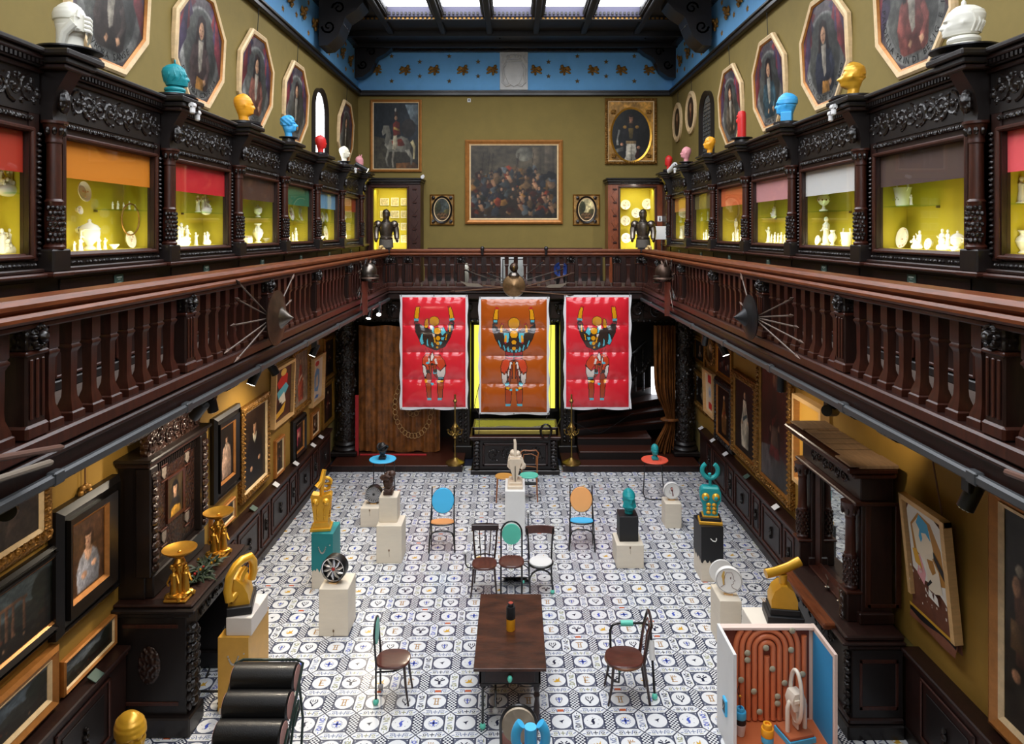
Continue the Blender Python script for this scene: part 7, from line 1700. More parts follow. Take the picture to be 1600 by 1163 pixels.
def banner(pxa,pxb,pya,pyb,y,base,fig,mirror,lab):
    A,B=at(pxa,pya,y),at(pxb,pyb,y);w,h=B.x-A.x,A.z-B.z
    t=thing('inflated_banner',lab,'banner',((A.x+B.x)/2,y,B.z))
    NU,NV=118,200;u=(np.arange(NU)+.5)/NU;v=(np.arange(NV)+.5)/NV
    X,Zq=np.meshgrid(u*448,(1-v)*760)
    if mirror:X=448-X
    FX,FY=22,45
    idx=np.zeros(X.shape,int);cols=[base,(238,236,238),(34,26,26)]
    for c,p in fig:
        q=[(x-(FX if fig is SIDE else 0),yy-(FY if fig is SIDE else 52))for x,yy in p]
        mk=poly_mask(q,X,Zq)
        er=mk.copy();er[1:]&=mk[:-1];er[:-1]&=mk[1:];er[:,1:]&=mk[:,:-1];er[:,:-1]&=mk[:,1:]
        if c not in cols:cols.append(c)
        idx[mk]=2 if mk.sum()>40 else cols.index(c);idx[er]=cols.index(c)
    uu,vv=np.meshgrid(u,v);bd=(uu<.036)|(uu>.964)|(vv<.022)|(vv>.978);idx[bd]=1
    R=random.Random(int(pxa));wr=[(R.uniform(0,1),R.uniform(0,1),R.uniform(-1.2,1.2),R.uniform(.01,.02))for _ in range(40)]
    edges=[0.022,.262,.5,.735,.978]
    def fn(a,b):
        dz=0.0
        if.036<a<.964 and.022<b<.978:
            for e0,e1 in zip(edges,edges[1:]):
                if e0<=b<=e1:
                    q=(b-e0)/(e1-e0);s=(a-.036)/.928
                    dz=.055*(max(0,1-abs(2*q-1)**2.6))**.75*(max(0,1-abs(2*s-1)**5))**.6
                    dz+=.006*math.sin(a*46+3*math.sin(b*9))*math.exp(-min(q,1-q)/.12)+.004*math.sin(b*60+a*20)*math.exp(-min(s,1-s)/.08)
        ex=.012*math.sin(b*26+pxa)*(1 if a<.02 or a>.98 else 0);ez=.014*math.sin(a*12+pxa)*(1 if b<.01 else 0)
        return((a-.5)*w+ex,-dz,b*h+ez)
    m=MB();mats=[mat('vinyl %d %d %d'%c,c,.16,coat=.6,bump=.12,bs=5)if k!=1 else mat('white vinyl hem',c,.35)for k,c in enumerate(cols)]
    vs=[fn(i/NU,j/NV)for j in range(NV+1)for i in range(NU+1)];m.v=vs;m.ms=mats
    for j in range(NV):
        for i in range(NU):m.f.append([j*(NU+1)+i,j*(NU+1)+i+1,(j+1)*(NU+1)+i+1,(j+1)*(NU+1)+i]);m.fm.append(int(idx[j,i]))
    b_=len(m.v);m.v+=[(-w/2+.01,.03,.01),(w/2-.01,.03,.01),(w/2-.01,.03,h-.01),(-w/2+.01,.03,h-.01)];m.f.append([b_,b_+3,b_+2,b_+1]);m.fm.append(1)
    m.build('printed_skin',t,ang=0)
    m=MB()
    for x in(-w/2+.03,0,w/2-.03):m.cyl((x,-.008,h-.02),(x,.0,h-.02),.014,STEEL,8);m.tube([(x,-.005,h-.02),(x,.03,h+.06)],.004,IRONB,5)
    for x in(-w/2+.03,0,w/2-.03):m.cyl((x,-.008,.02),(x,.0,.02),.012,STEEL,8)
    m.build('eyelets',t)
BY=GY-.2
banner(625,731,461,640,BY,(232,42,56),SIDE,False,'red inflated banner with an acrobat figure in front of the wide brown curtain')
banner(748,858,464,648,BY,(188,88,24),MID,False,'orange inflated banner with a symmetrical acrobat figure above the carved chest')
banner(881,986,461,640,BY,(232,42,56),SIDE,True,'red inflated banner with a mirrored acrobat figure in front of the stairs')
# ================================================================= ON THE TILED FLOOR
def ball(m,c,r,mt):m.ell(c,r,mt,14,9)
# ---- table
t=thing('writing_table','dark brown oblong table with a mint knob in the middle of the tiled floor','table',(-.055,7.13,0))
TT=mat('worn walnut table top',(66,34,19),.3,var=.75,vs=3.2,stretch=(1,2,1),coat=.2,bump=.08,bs=18)
m=MB()
m.box(-.375,.377,0,1.47,.655,.69,TT,.004)
m.build('tabletop',t)
m=MB();m.box(-.32,.32,.05,.07,.5,.655,WOODK,.005);m.box(-.32,-.3,.05,1.4,.5,.655,WOOD);m.box(.3,.32,.05,1.4,.5,.655,WOOD);m.box(-.32,.32,1.38,1.4,.5,.655,WOOD)
m.prism([(-.32,.5),(-.3,.46),(-.2,.49),(0,.5),(.2,.49),(.3,.46),(.32,.5)],.05,.07,WOODK);m.build('apron',t)
m=MB();m.box(-.26,.26,.035,.06,.52,.64,WOOD,.006);d=m.build('drawer',t)
m=MB();m.ell((0,.012,.575),(.026,.03,.034),AQUA,14,10);m.build('knob',d)['label']='mint green oval knob'
turned=[(.03,0),(.034,.02),(.018,.05),(.03,.1),(.022,.14),(.034,.18),(.03,.26),(.02,.32),(.036,.36),(.022,.4),(.034,.42),(.034,.52)]
for x,y in((.28,.09),(.28,1.36),(-.28,1.36)):
    m=MB();m.lathe(turned,WOOD,(x,y,0),14);m.build('leg',t)
m=MB();m.tube([(-.285,.09,.5),(-.285,.09,.05)],.013,TUBE,9);ball(m,(-.285,.09,.033),.033,AQUA);m.build('leg',t)['label']='thin black tube leg ending in a mint ball'
m=MB();m.tube([(-.3,.7,.03),(-.3,.7,.22)]+[(-.3+.07-.07*math.cos(a),.5,.22+.08*math.sin(a))for a in(PI*.3,PI*.6,PI*.9)]+[(-.16,.35,.05)],.014,TUBE,8);ball(m,(-.16,.32,.033),.033,WHITEP);m.build('tube_brace',t)['label']='bent black tube with a white ball'
# ---- flask on the table
m=MB();q=onz(798,984,.69)
t=thing('two_tone_bottle','black and orange cylinder bottle standing on the dark brown table','bottle',(q.x,q.y,.69));m.lathe([(.05,0),(.051,.005),(.051,.13)],YELR,n=26);m.build('orange_base',t)
m=MB();m.lathe([(.051,.13),(.051,.255),(.046,.265),(.034,.266),(.034,.295),(.03,.3)],BLK,n=26);m.build('black_body',t);m=MB();m.lathe([(.027,.298),(.027,.306),(0,.308)],mat('rust red stopper',(166,62,40),.6),n=18);m.build('stopper',t)
# ---- chairs
def bent_legs(t,mt,w,d,h,splay=.04,r=.014,back_h=None):
    for x,y,sx,sy in((-w/2,-d/2,-1,-1),(w/2,-d/2,1,-1)):
        m=MB();m.tube([(x,y,h),(x+sx*splay*.4,y+sy*splay*.3,h*.5),(x+sx*splay,y+sy*splay,0)],[r*1.2,r,r*.8],mt,9);m.build('leg',t)
    for x,sx in((-w/2+.02,-1),(w/2-.02,1)):
        m=MB();m.tube([(x,d/2,h),(x+sx*splay*.3,d/2+.02,h*.5),(x+sx*splay*.8,d/2+.07,0)],[r*1.2,r,r*.8],mt,9);m.build('leg',t)
def seat_mb(w,d,z,mt,th=.035,rim=None,n=36,k=2.6):
    m=MB();sq=lambda c:math.copysign(abs(c)**(2/k),c)
    def ring_(s,zz):return[(s*w/2*sq(math.cos(2*PI*i/n)),s*d/2*sq(math.sin(2*PI*i/n)),zz)for i in range(n)]
    rs=[ring_(.94,z-th),ring_(1,z-th*.6),ring_(1,z-.008),ring_(.96,z),ring_(.8,z-.004),ring_(.4,z-.008)]
    vs=[p for r_ in rs for p in r_];fs=[list(range(n))[::-1]]
    for j in range(len(rs)-1):
        for i in range(n):fs.append((j*n+i,j*n+(i+1)%n,(j+1)*n+(i+1)%n,(j+1)*n+i))
    fs.append([(len(rs)-1)*n+i for i in range(n)])
    return m.add(vs,fs,mt)
# three joined chairs
t=thing('slat_back_chair','dark chair with vertical back slats, first of the three joined chairs behind the table','chair',(-.445,10.0,0),0)
seat_mb(.36,.36,.41,CHWOOD).build('seat',t);bent_legs(t,CHDARK,.3,.3,.39,.035)
m=MB()
for x,e in((-.14,-.165),(.14,.165)):m.tube([(x,.15,.4),(e,.2,.62),(e*1.08,.26,.86)],[.015,.014,.013],CHDARK,9)
m.build('back_post',t)
m=MB()
for x in(-.06,0,.06):m.tube([(x,.17,.42),(x*1.3,.2,.62),(x*1.4,.24,.8)],.0085,CHDARK,7)
m.tube([(-.15,.17,.43),(0,.2,.45),(.15,.17,.43)],.011,CHDARK,7);m.build('back_slat',t)
m=MB();m.grid(lambda u,v:((u-.5)*.4,.255-.05*(2*u-1)**2+.0+.02*v,.775+.085*v),12,3,CHDARK);m.grid(lambda u,v:((u-.5)*.4,.277-.05*(2*u-1)**2+.02*v,.775+.085*v),12,3,CHDARK);m.box(-.2,.2,.22,.25,.772,.862,CHDARK,.01);m.build('top_rail',t)
m=MB();m.tube([(-.16,-.06,.36),(-.24,-.06,.37),(-.27,-.06,.42),(-.27,-.06,.56)],.011,TUBE,8);m.build('side_tube',t);m=MB();ball(m,(-.27,-.06,.59),.03,WHITEP);m.build('ball',t)['label']='white ball'
m=MB();m.tube([(-.15,-.1,.15),(.15,-.1,.15)],.008,WHITEP,7);m.build('stretcher',t)
t=thing('oval_back_chair','chair with a mint oval back and brown seat, middle of the three joined chairs','chair',(-.055,10.06,0),0)
seat_mb(.37,.36,.41,CHWOOD).build('seat',t)
m=MB();m.tube([(-.155,.14,0),(-.155,.17,.45)]+[(-.155*math.cos(a),.2+.03*math.sin(a),.72+.165*math.sin(a))for a in[PI*k/12 for k in range(13)]]+[(.155,.17,.45),(.155,.14,0)],.013,TUBE,9);m.build('hoop_frame',t)
m=MB(Matrix.Translation((0,.195,.71))@Matrix.Rotation(PI/2-.06,4,'X'));m.lathe([(.138,-.012),(.142,0),(.138,.012),(0,.012)],AQUA,n=32,sy=1.08);m.build('back_disc',t)['label']='mint green oval back'
for x in(-.15,.15):m=MB();m.tube([(x,-.14,.39),(x,-.16,0)],.013,TUBE,8);m.build('leg',t)
m=MB();m.tube([(.0,.08,.36),(.17,.06,.33),(.25,.0,.3),(.27,-.02,0)],.012,TUBE,8);m.tube([(-.3,.05,.35),(.0,.05,.36),(.33,.08,.37)],.01,TUBE,7);m.build('linking_tube',t)
m=MB(Matrix.Translation((.06,.2,.06))@Matrix.Rotation(-.5,4,'X'));m.lathe([(.2,-.006),(.205,0),(.2,.006),(0,.006)],mat('woven cane in black',(52,48,44),.6,var=.5,vs=60),n=32);m.build('cane_disc',t)['label']='dark woven cane disc under the seat'
m=MB();ball(m,(.17,-.06,.13),.022,AQUA);m.tube([(.16,-.06,.11),(.155,-.13,.05)],.01,TUBE,6);m.build('ball',t)['label']='mint ball'
t=thing('curved_rail_chair','white round seat chair with curved brown top rail, last of the three joined chairs','chair',(.37,10.05,0),0)
m=seat_mb(.33,.32,.415,WHITEP,k=2.1);m.build('seat',t)['label']='white round seat'
m=MB();m.tube([(.175*math.cos(2*PI*k/28),.17*math.sin(2*PI*k/28),.385)for k in range(28)],.015,TUBE,8,closed=True);m.build('seat_ring',t)
for x in(-.165,.165):m=MB();m.tube([(x,.16,0),(x,.15,.4),(x*1.08,.2,.64),(x*1.2,.24,.78)],.013,TUBE,9);m.build('back_post',t)
m=MB();m.grid(lambda u,v:(.225*math.sin((u-.5)*2.2),.19+.085*math.cos((u-.5)*2.2),.7+.105*v),16,3,CHWOOD);m.grid(lambda u,v:(.24*math.sin((u-.5)*2.2),.19+.105*math.cos((u-.5)*2.2),.7+.105*v),16,3,CHWOOD)
for zz in(.7,.805):m.tube([(.232*math.sin((k/16-.5)*2.2),.19+.095*math.cos((k/16-.5)*2.2),zz)for k in range(17)],.011,CHWOOD,6)
m.build('top_rail',t)
m=MB();m.tube([(-.16,-.12,0),(-.16,-.12,.2)]+[(-.16*math.cos(a),-.14,.2+.15*math.sin(a))for a in[PI*k/10 for k in range(1,10)]]+[(.16,-.12,.2),(.165,-.13,.05)],.013,TUBE,9);m.build('front_hoop',t)
m=MB();ball(m,(.165,-.13,.03),.03,AQUA);m.build('ball',t)['label']='mint ball foot'
m=MB();m.tube([(-.17,.2,.4),(-.175,.34,.5),(-.175,.36,.95)],.009,TUBE,7);ball(m,(-.175,.36,.98),.022,WHITEP);m.build('side_tube',t)
# side-on chairs at each side of the table
t=thing('oval_back_chair','chair with a thin mint oval back seen edge-on beside the table','chair',(-1.36,7.72,0),PI/2)
seat_mb(.35,.38,.44,CHWOOD).build('seat',t) # faces local -y = world +x
m=MB();m.tube([(-.13,.17,.06),(-.13,.17,.45)]+[(-.13*math.cos(a),.19,.74+.15*math.sin(a))for a in[PI*k/12 for k in range(13)]]+[(.13,.17,.45),(.13,.17,.06)],.012,TUBE,9);m.build('hoop_frame',t)
m=MB(Matrix.Translation((0,.19,.74))@Matrix.Rotation(PI/2,4,'X'));m.lathe([(.112,-.014),(.116,0),(.112,.014),(0,.014)],AQUA,n=30,sy=1.22);m.build('back_disc',t)['label']='mint green oval back'
for x in(-.13,.13):m=MB();m.tube([(x,-.14,.42),(x*1.1,-.16,.2),(x*1.15,-.19,0)],[.016,.014,.011],CHDARK,8);m.build('leg',t)
m=MB();ball(m,(-.13,.17,.033),.033,AQUA);m.build('ball',t)['label']='mint ball foot'
m=MB();ball(m,(.13,.17,.033),.033,mat('grey ball',(190,186,186),.4));m.build('ball',t)['label']='pale grey ball foot'
m=MB();m.tube([(-.13,.17,.36),(-.13,-.02,.37),(-.12,-.12,.4)],.01,TUBE,7);m.tube([(.13,.17,.36),(.13,-.02,.37),(.12,-.12,.4)],.01,TUBE,7);m.build('seat_support',t)
t=thing('bentwood_chair','brown bentwood chair with a black tube arm and mint roller beside the table','chair',(1.22,7.74,0),-PI/2)
seat_mb(.4,.42,.445,CHWOOD).build('seat',t)
m=MB();m.tube([(.2*math.cos(2*PI*k/30),.205*math.sin(2*PI*k/30),.415)for k in range(30)],.017,mat('light bentwood',(120,76,48),.35,coat=.2),8,closed=True);m.build('seat_ring',t)
m=MB();m.tube([(-.15,.26,0),(-.14,.2,.44),(-.145,.25,.75)]+[(-.145*math.cos(a),.28,.82+.12*math.sin(a))for a in[PI*k/10 for k in range(1,10)]]+[(.145,.25,.75),(.14,.2,.44),(.15,.26,0)],.015,CHDARK,9);m.build('back_frame',t)
m=MB();m.tube([(-.09,.2,.44),(-.085,.24,.75)]+[(-.085*math.cos(a),.265,.78+.08*math.sin(a))for a in[PI*k/8 for k in range(1,8)]]+[(.085,.24,.75),(.09,.2,.44)],.011,CHWOOD,8);m.build('inner_loop',t)
for x in(-.15,.15):m=MB();m.tube([(x,-.14,.42),(x*1.05,-.16,.2),(x*1.12,-.2,0)],[.017,.015,.011],CHDARK,8);m.build('leg',t)
m=MB();m.tube([(-.16,-.13,.4),(-.2,-.13,.62),(-.2,-.1,.68),(-.2,-.04,.7),(-.2,.26,.7),(-.19,.31,.68),(-.17,.33,.62),(.05,.33,.06)],.014,TUBE,9);m.build('arm_tube',t)
m=MB();m.cyl((-.2,-.01,.7),(-.2,.13,.7),.032,AQUA,18);m.build('mint_roller',t)['label']='mint cylinder roller';m=MB();m.cyl((-.068,.33,.36),(-.139,.33,.54),.033,WHITEP,18);m.build('white_roller',t)['label']='white cylinder roller'
m=MB();ball(m,(.058,.33,.033),.033,AQUA);m.build('ball',t)['label']='mint ball foot';m=MB();ball(m,(-.2,.35,.69),.028,WHITEP);m.build('ball',t)['label']='white ball'
m=MB();m.tube([(-.16,-.16,.13),(-.05,-.1,.13),(.0,-.06,.15),(.0,-.05,.3)],.011,TUBE,8);m.ell((.0,-.05,.3),(.028,.028,.036),mat('deep mint',(40,122,108),.4),12,8);m.build('foot_tube',t)
# two tall chairs with oval backs
def oval_tall(x,y,rz,backm,seatm,lab,bl,sl):
    t=thing('oval_back_chair',lab,'chair',(x,y,0),rz)
    for sx in(-.185,.185):
        m=MB();m.tube([(sx,.02,.02),(sx,.14,.42),(sx,.27,.9)],.0105,TUBE,8);m.build('back_post',t)
        m=MB();m.tube([(sx*1.0,.1,.62),(sx*1.06,-.05,.4),(sx*1.12,-.24,0)],.01,TUBE,8);m.build('leg',t)
    m=MB(Matrix.Translation((0,.19,.69))@Matrix.Rotation(PI/2-.3,4,'X'));m.lathe([(.182,-.02),(.188,-.008),(.188,.004),(.182,.008)],TUBE,n=36,sy=1.1);m.lathe([(.184,.0),(.184,.012),(.176,.02),(0,.02)],backm,n=36,sy=1.1);m.build('back_disc',t)['label']=bl
    m=seat_mb(.4,.22,.425,seatm,.02,k=2.2);m.build('seat',t)['label']=sl
    m=MB();m.tube([(.2*math.cos(2*PI*k/24),.115*math.sin(2*PI*k/24),.4)for k in range(24)],.012,TUBE,7,closed=True);m.build('seat_ring',t)
    m=MB();m.tube([(-.21,-.2,0),(-.2,-.17,.2),(-.16,-.15,.29),(-.08,-.14,.32),(.08,-.14,.32),(.16,-.15,.29),(.2,-.17,.2),(.21,-.2,0)],.0135,TUBE,9);m.build('front_hoop',t)
oval_tall(-1.2,11.4,.06,CYAN,mat('peach orange lacquer',(232,158,96),.4),'black tube chair with a sky blue oval back and orange seat','sky blue oval back','orange seat')
oval_tall(1.1,11.45,-.06,mat('peach lacquer',(244,172,104),.4),CYAN,'black tube chair with a peach orange oval back and blue seat','peach orange oval back','blue seat')
# chair and stool behind the middle pedestal
ORW=mat('orange bentwood',(150,88,46),.4,coat=.2)
t=thing('mint_seat_chair','orange brown bentwood chair with a mint seat behind the middle pedestal','chair',(.27,13.45,0))
m=seat_mb(.36,.34,.47,AQUA,.03,k=2.2);m.build('seat',t)['label']='mint green seat'
m=MB();m.tube([(.16,.2,0),(.16,.14,.46),(.17,.2,.72),(.19,.22,.82),(.14,.23,.87),(.02,.23,.86),(-.1,.23,.87),(-.16,.22,.84),(-.15,.2,.7),(-.14,.14,.46),(-.15,.2,0)],.014,ORW,9);m.tube([(.14,.16,.56),(.0,.17,.57),(-.1,.16,.58)],.009,ORW,7);m.tube([(.14,.18,.6),(.15,.21,.76),(.05,.22,.8),(-.1,.22,.79),(-.13,.18,.6)],.01,ORW,7);m.build('back_frame',t)
for x in(-.14,.14):m=MB();m.tube([(x,-.12,.45),(x*1.15,-.18,0)],[.016,.011],ORW,8);m.build('leg',t)
m=MB();m.cyl((-.14,-.12,.34),(.14,-.12,.34),.03,BLK,12);m.build('black_roller',t)
t=thing('orange_stool','orange wooden stool seat beside the mint seat chair behind the middle pedestal','stool',(-.22,13.4,0))
m=seat_mb(.34,.32,.47,mat('ochre lacquer',(204,148,70),.4),.03,k=2.2);m.build('seat',t)
for x,y in((-.12,-.12),(.12,-.12),(-.12,.12),(.12,.12)):m=MB();m.tube([(x,y,.45),(x*1.2,y*1.3,0)],[.018,.012],ORW if x*y>0 else mat('red leg',(176,44,36),.4),8);m.build('leg',t)

# ---------------------------------------------------------------- pedestals
CHAINM=mat('steel chain',(196,192,186),.3,metal=.8)
def pedestal(x0,x1,y,d,z0,z1,mt,name,label,cat='pedestal',chain=False,drip=None,knot=False):
    w=x1-x0;t=thing(name,label,cat,((x0+x1)/2,y,z0));h=z1-z0
    m=MB();m.box(-w/2,w/2,0,d,0,h,drip[0]if drip else mt,.006);m.build('box_body',t)
    if drip:
        R=random.Random(int(x0*100));e=.003;m=MB();pts=[(-w/2-e,h+e)]
        n=16;low=[drip[1]+R.uniform(-.035,.035)for _ in range(n+1)]
        m.prism([(-w/2-e,h+e)]+[(-w/2-e+(w+2*e)*k/n,low[k])for k in range(n+1)]+[(w/2+e,h+e)],-e,-.0005,mt)
        M2=Matrix.Rotation(PI/2,4,'Z')
        for sx in(-1,1):
            q=[(sx*(w/2+e),a,b)for a,b in[(0,h+e)]+[(d*k/n,drip[1]+R.uniform(-.035,.035))for k in range(n+1)]+[(d,h+e)]];m.add(q,[list(range(len(q)))],mt)
        m.add([(-w/2-e,-e,h+e),(w/2+e,-e,h+e),(w/2+e,d,h+e),(-w/2-e,d,h+e)],[(0,1,2,3)],mt);m.build('paint_coat',t)
    if chain:
        m=MB();zc=h*.76
        for k in range(13):q=(k-6)/6;m.ell((q*w*.17,-.006,zc-.085*(1-q*q)),(.01,.008,.012),CHAINM,7,5)
        m.cyl((w*.36,0,h*.8),(w*.36,-.012,h*.8),.008,CHAINM,8);m.build('chain_handle',t)
    if knot:
        m=MB();m.ell((.0,-.002,h*knot),(.012,.004,.02),mat('dark knot',(120,92,66),.6),8,6);m.tube([(0,-.001,h*knot),(.005,-.001,h*knot-.1)],.002,mat('dark knot',(120,92,66)),4);m.build('wood_knot',t)
    return t
def W(px,y):return(px-VX)*y/FPX
# middle pedestal with pale assembled figure
Y=11.8;pedestal(W(789,Y),W(820.5,Y),Y,.62,0,.765,WHITEP,'white_pedestal','tall white pedestal carrying a pale wooden assembled figure behind the mint oval chair')
CRM=mat('pale birch',(226,208,184),.5,var=.06,vs=6)
t=thing('assembled_figure','pale wooden assembled figure with a raised rod on the middle white pedestal','sculpture',(-.0,12.1,.765))
m=MB();m.box(-.13,.13,-.22,.2,0,.05,CRM,.004);m.box(-.11,.11,-.16,.18,.05,.09,CRM,.004);m.build('stepped_base',t)
m=MB();m.prism([(-.1,.09),(-.03,.12),(-.09,.33),(-.12,.45),(-.09,.48),(.09,.48),(.12,.45),(.08,.33),(.03,.12),(.1,.09)],-.1,.1,CRM);m.box(-.11,.11,-.06,.1,.45,.52,CRM,.02);m.box(-.006,.006,-.12,-.1,.1,.36,BLK);m.build('torso',t)
m=MB();m.tube([(-.1,-.02,.5),(-.12,-.05,.34),(-.08,-.06,.3)],.022,CRM,9);m.tube([(.1,0,.48),(.14,-.04,.36),(.1,-.06,.3)],.03,CRM,9);m.ell((.14,-.02,.34),(.05,.05,.06),CRM,10,7);m.build('arms',t)
m=MB();m.ell((-.04,0,.56),(.055,.06,.06),CRM);m.ell((.04,0,.55),(.055,.06,.05),CRM);m.tube([(0,-.03,.5),(0,-.02,.74),(-.012,.0,.8)],[.03,.026,.022],CRM,12);m.build('rod_head',t)
# stacked cream boxes with brown bust
Y=10.82;pedestal(W(588,Y),W(627.5,Y),Y,.42,0,.59,PLINTH,'cream_pedestal','larger cream box at the bottom of the stack under the brown bust',knot=.35)
Y=10.95;pedestal(W(592,Y),W(620.5,Y),Y,.3,.591,.985,PLINTH,'cream_box','smaller cream box on top of the stack carrying the brown bust','box')
def bust(name,lab,loc,mt,H,style,seed,rz=0,extra=None,face=0,slab=True,parts=True):
    t=thing(name,lab,'sculpture',loc,rz);m=MB()
    z0=0
    if slab:m.box(-.2*H,.2*H,-.18*H,.2*H,0,.16*H,mt,.02*H);z0=.1*H
    m.build('block_base',t)if slab else None
    m=MB();head(m,mt,H*(.9 if slab else 1),z0,style,seed,face=face);m.build('head_form',t)
    if extra:extra(t,H,mt)
    return t
BRB=mat('brown resin',(72,48,38),.5)
def ex_coil(t,H,mt):
    m=MB();m.tube([(-.24*H,-.28*H,.86*H),(-.05*H,-.36*H,.92*H),(.12*H,-.32*H,.84*H),(.05*H,-.36*H,.78*H),(-.2*H,-.3*H,.74*H),(-.3*H,-.2*H,.8*H)],.06*H,mt,9);m.ell((.18*H,-.14*H,.92*H),(.16*H,.14*H,.14*H),mt);m.tube([(-.14*H,-.36*H,.34*H),(.1*H,-.4*H,.28*H),(.26*H,-.2*H,.4*H)],.045*H,mt,8);m.build('coiled_hair',t)
bust('brown_bust','dark brown angular bust with coiled hair on the stacked cream boxes',(W(607,11.1),11.1,.985),BRB,.37,'lumpy',7,extra=ex_coil,face=-.3)
# car wheels on cream boxes
def wheel(name,lab,loc,R_,rim_m,kind,rz=0,tilt=0):
    t=thing(name,lab,'sculpture',loc,rz);M=Matrix.Translation((0,0,R_*1.16))@Matrix.Rotation(PI/2+tilt,4,'X')
    if kind=='white':
        m=MB(M);m.lathe([(R_*.96,-.03),(R_,-.02),(R_,.03),(R_*.96,.04),(R_*.9,.036),(0,.036)],WHITEP,n=40);m.build('round_plate',t)
        m=MB(M);m.tube([(R_*.92*math.cos(2*PI*k/40),R_*.92*math.sin(2*PI*k/40),.037)for k in range(40)],.0025,BLK,4,closed=True)
        ln=mat('drawn line',(120,96,90),.5)
        if rim_m=='profile':
            pr=[(-.2,.6),(.2,.62),(.34,.3),(.3,.18),(.44,.02),(.3,-.04),(.34,-.2),(.18,-.3),(.24,-.5),(.6,-.66)];m.tube([(x*R_,y*R_,.038)for x,y in pr],.003,ln,4);m.tube([(x*R_,y*R_,.038)for x,y in[(-.2,.6),(-.36,.2),(-.3,-.3),(-.62,-.55)]],.003,ln,4)
            m.add([(x*R_,y*R_,.0375)for x,y in[(-.42,.72),(-.3,.66),(-.34,.4),(-.28,.2),(-.36,.0),(-.34,-.3),(-.44,-.4),(-.5,.1),(-.56,.3)]],[list(range(9))],mat('ochre wash',(206,166,84),.5));m.ell((.12*R_,.2*R_,.036),(.05*R_,.1*R_,.003),ln,8,4)
        else:
            m.add([(x*R_,y*R_,.0375)for x,y in[(-.2,.4),(.0,.5),(.12,.3),(.1,-.1),(.2,-.6),(.05,-.62),(.0,-.1),(-.16,.1)]],[list(range(8))],mat('wine drawing',(96,44,44),.5));m.ell((-.02*R_,.26*R_,.037),(.13*R_,.14*R_,.003),mat('blush drawing',(210,150,140),.5),10,4)
            m.tube([(-.3*R_,.1*R_,.038),(-.34*R_,-.2*R_,.038),(-.1*R_,-.3*R_,.038)],.003,ln,4)
        m.build('line_drawing',t)
    else:
        m=MB(M);m.lathe([(R_*.8,-.12),(R_*.98,-.1),(R_,-.05),(R_,.02),(R_*.97,.035),(R_*.9,.03),(R_*.88,-.1)],IRONB,n=40,cap=False);m.build('tyre',t)
        m=MB(M);m.lathe([(R_*.9,.0),(0,-.03)],IRONB if kind!='turbine' else mat('dark grey alloy',(58,58,60),.5),n=30);ns=20 if kind=='turbine' else 10
        for k in range(ns):
            a=2*PI*k/ns;b=a+(.12 if kind=='turbine' else.3)
            m.tube([(R_*.16*math.cos(a),R_*.16*math.sin(a),.012),(R_*.5*math.cos((a+b)/2),R_*.5*math.sin((a+b)/2),.018),(R_*.88*math.cos(b),R_*.88*math.sin(b),.012)],[.007,.011,.016]if kind=='turbine' else[.012,.02,.012],rim_m,6)
        if kind!='turbine':
            for k in range(5):a=2*PI*k/5+.3;m.ell((R_*.66*math.cos(a),R_*.66*math.sin(a),.012),(R_*.07,R_*.05,.012),rim_m,9,5)
        m.lathe([(R_*.9,.03),(R_*.93,.036),(R_*.86,.03)],rim_m,n=36,cap=False);m.build('spoked_rim',t)
        m=MB(M);m.lathe([(R_*.14,.0),(R_*.14,.02),(R_*.1,.028),(0,.03)],mat('red hub',(176,52,40),.4)if kind!='turbine' else IRONB,n=16);m.build('hub_cap',t)
    m=MB();m.tube([(-.02,0,R_*1.16-R_*.98),(-.02,.0,0)],.016,PINE,7);m.box(-.06,.05,-.03,.04,0,.018,PINE,.004);m.tube([(.03,0,R_*.18),(.03,0,0)],.012,PINE,7);m.build('wooden_peg',t)
Y=12.15;pedestal(W(563,Y),W(592,Y),Y,.4,0,.33,PLINTH,'cream_pedestal','low cream box carrying the dark turbine wheel',knot=.9)
wheel('turbine_wheel','dark grey wheel with many fine spokes standing on the low cream box',(W(583,12.3),12.36,.33),.148,mat('grey alloy',(150,150,152),.4),'turbine')
Y=8.87;pedestal(W(498,Y),W(544,Y),Y,.42,0,.61,PLINTH,'cream_pedestal','cream pedestal carrying the chrome spoked wheel',chain=False,knot=.12)
wheel('chrome_wheel','black wheel with twisted chrome spokes and red hub on a cream pedestal',(W(521,9.0),9.02,.61),.165,mat('chrome',(226,226,230),.2,metal=.8),'chrome',rz=-.15)
Y=12.1;pedestal(W(1040,Y),W(1065,Y),Y,.34,0,.43,PLINTH,'cream_pedestal','small cream pedestal carrying the white disc before the orange round table')
wheel('painted_disc','white round disc with a small wine red drawing on the small cream pedestal',(W(1050,12.25),12.28,.43),.148,'small','white')
Y=8.6;pedestal(W(1125,Y),W(1159,Y),Y,.42,0,.6,PLINTH,'cream_pedestal','cream pedestal carrying the white disc with a line drawn profile')
wheel('painted_disc','white round disc with a line drawn profile and ochre hair on a cream pedestal',(W(1139,8.75),8.76,.6),.165,'profile','white',rz=-.2)
m=MB(Matrix.Rotation(PI/2,4,'X'));m.lathe([(.15,-.01),(.155,0),(.15,.01),(0,.01)],WHITEP,n=30);tag(m.build('backing_disc',loc=(W(1130,8.86),8.95,.61+.19)),'plain white disc standing behind the line drawn profile disc','disc')
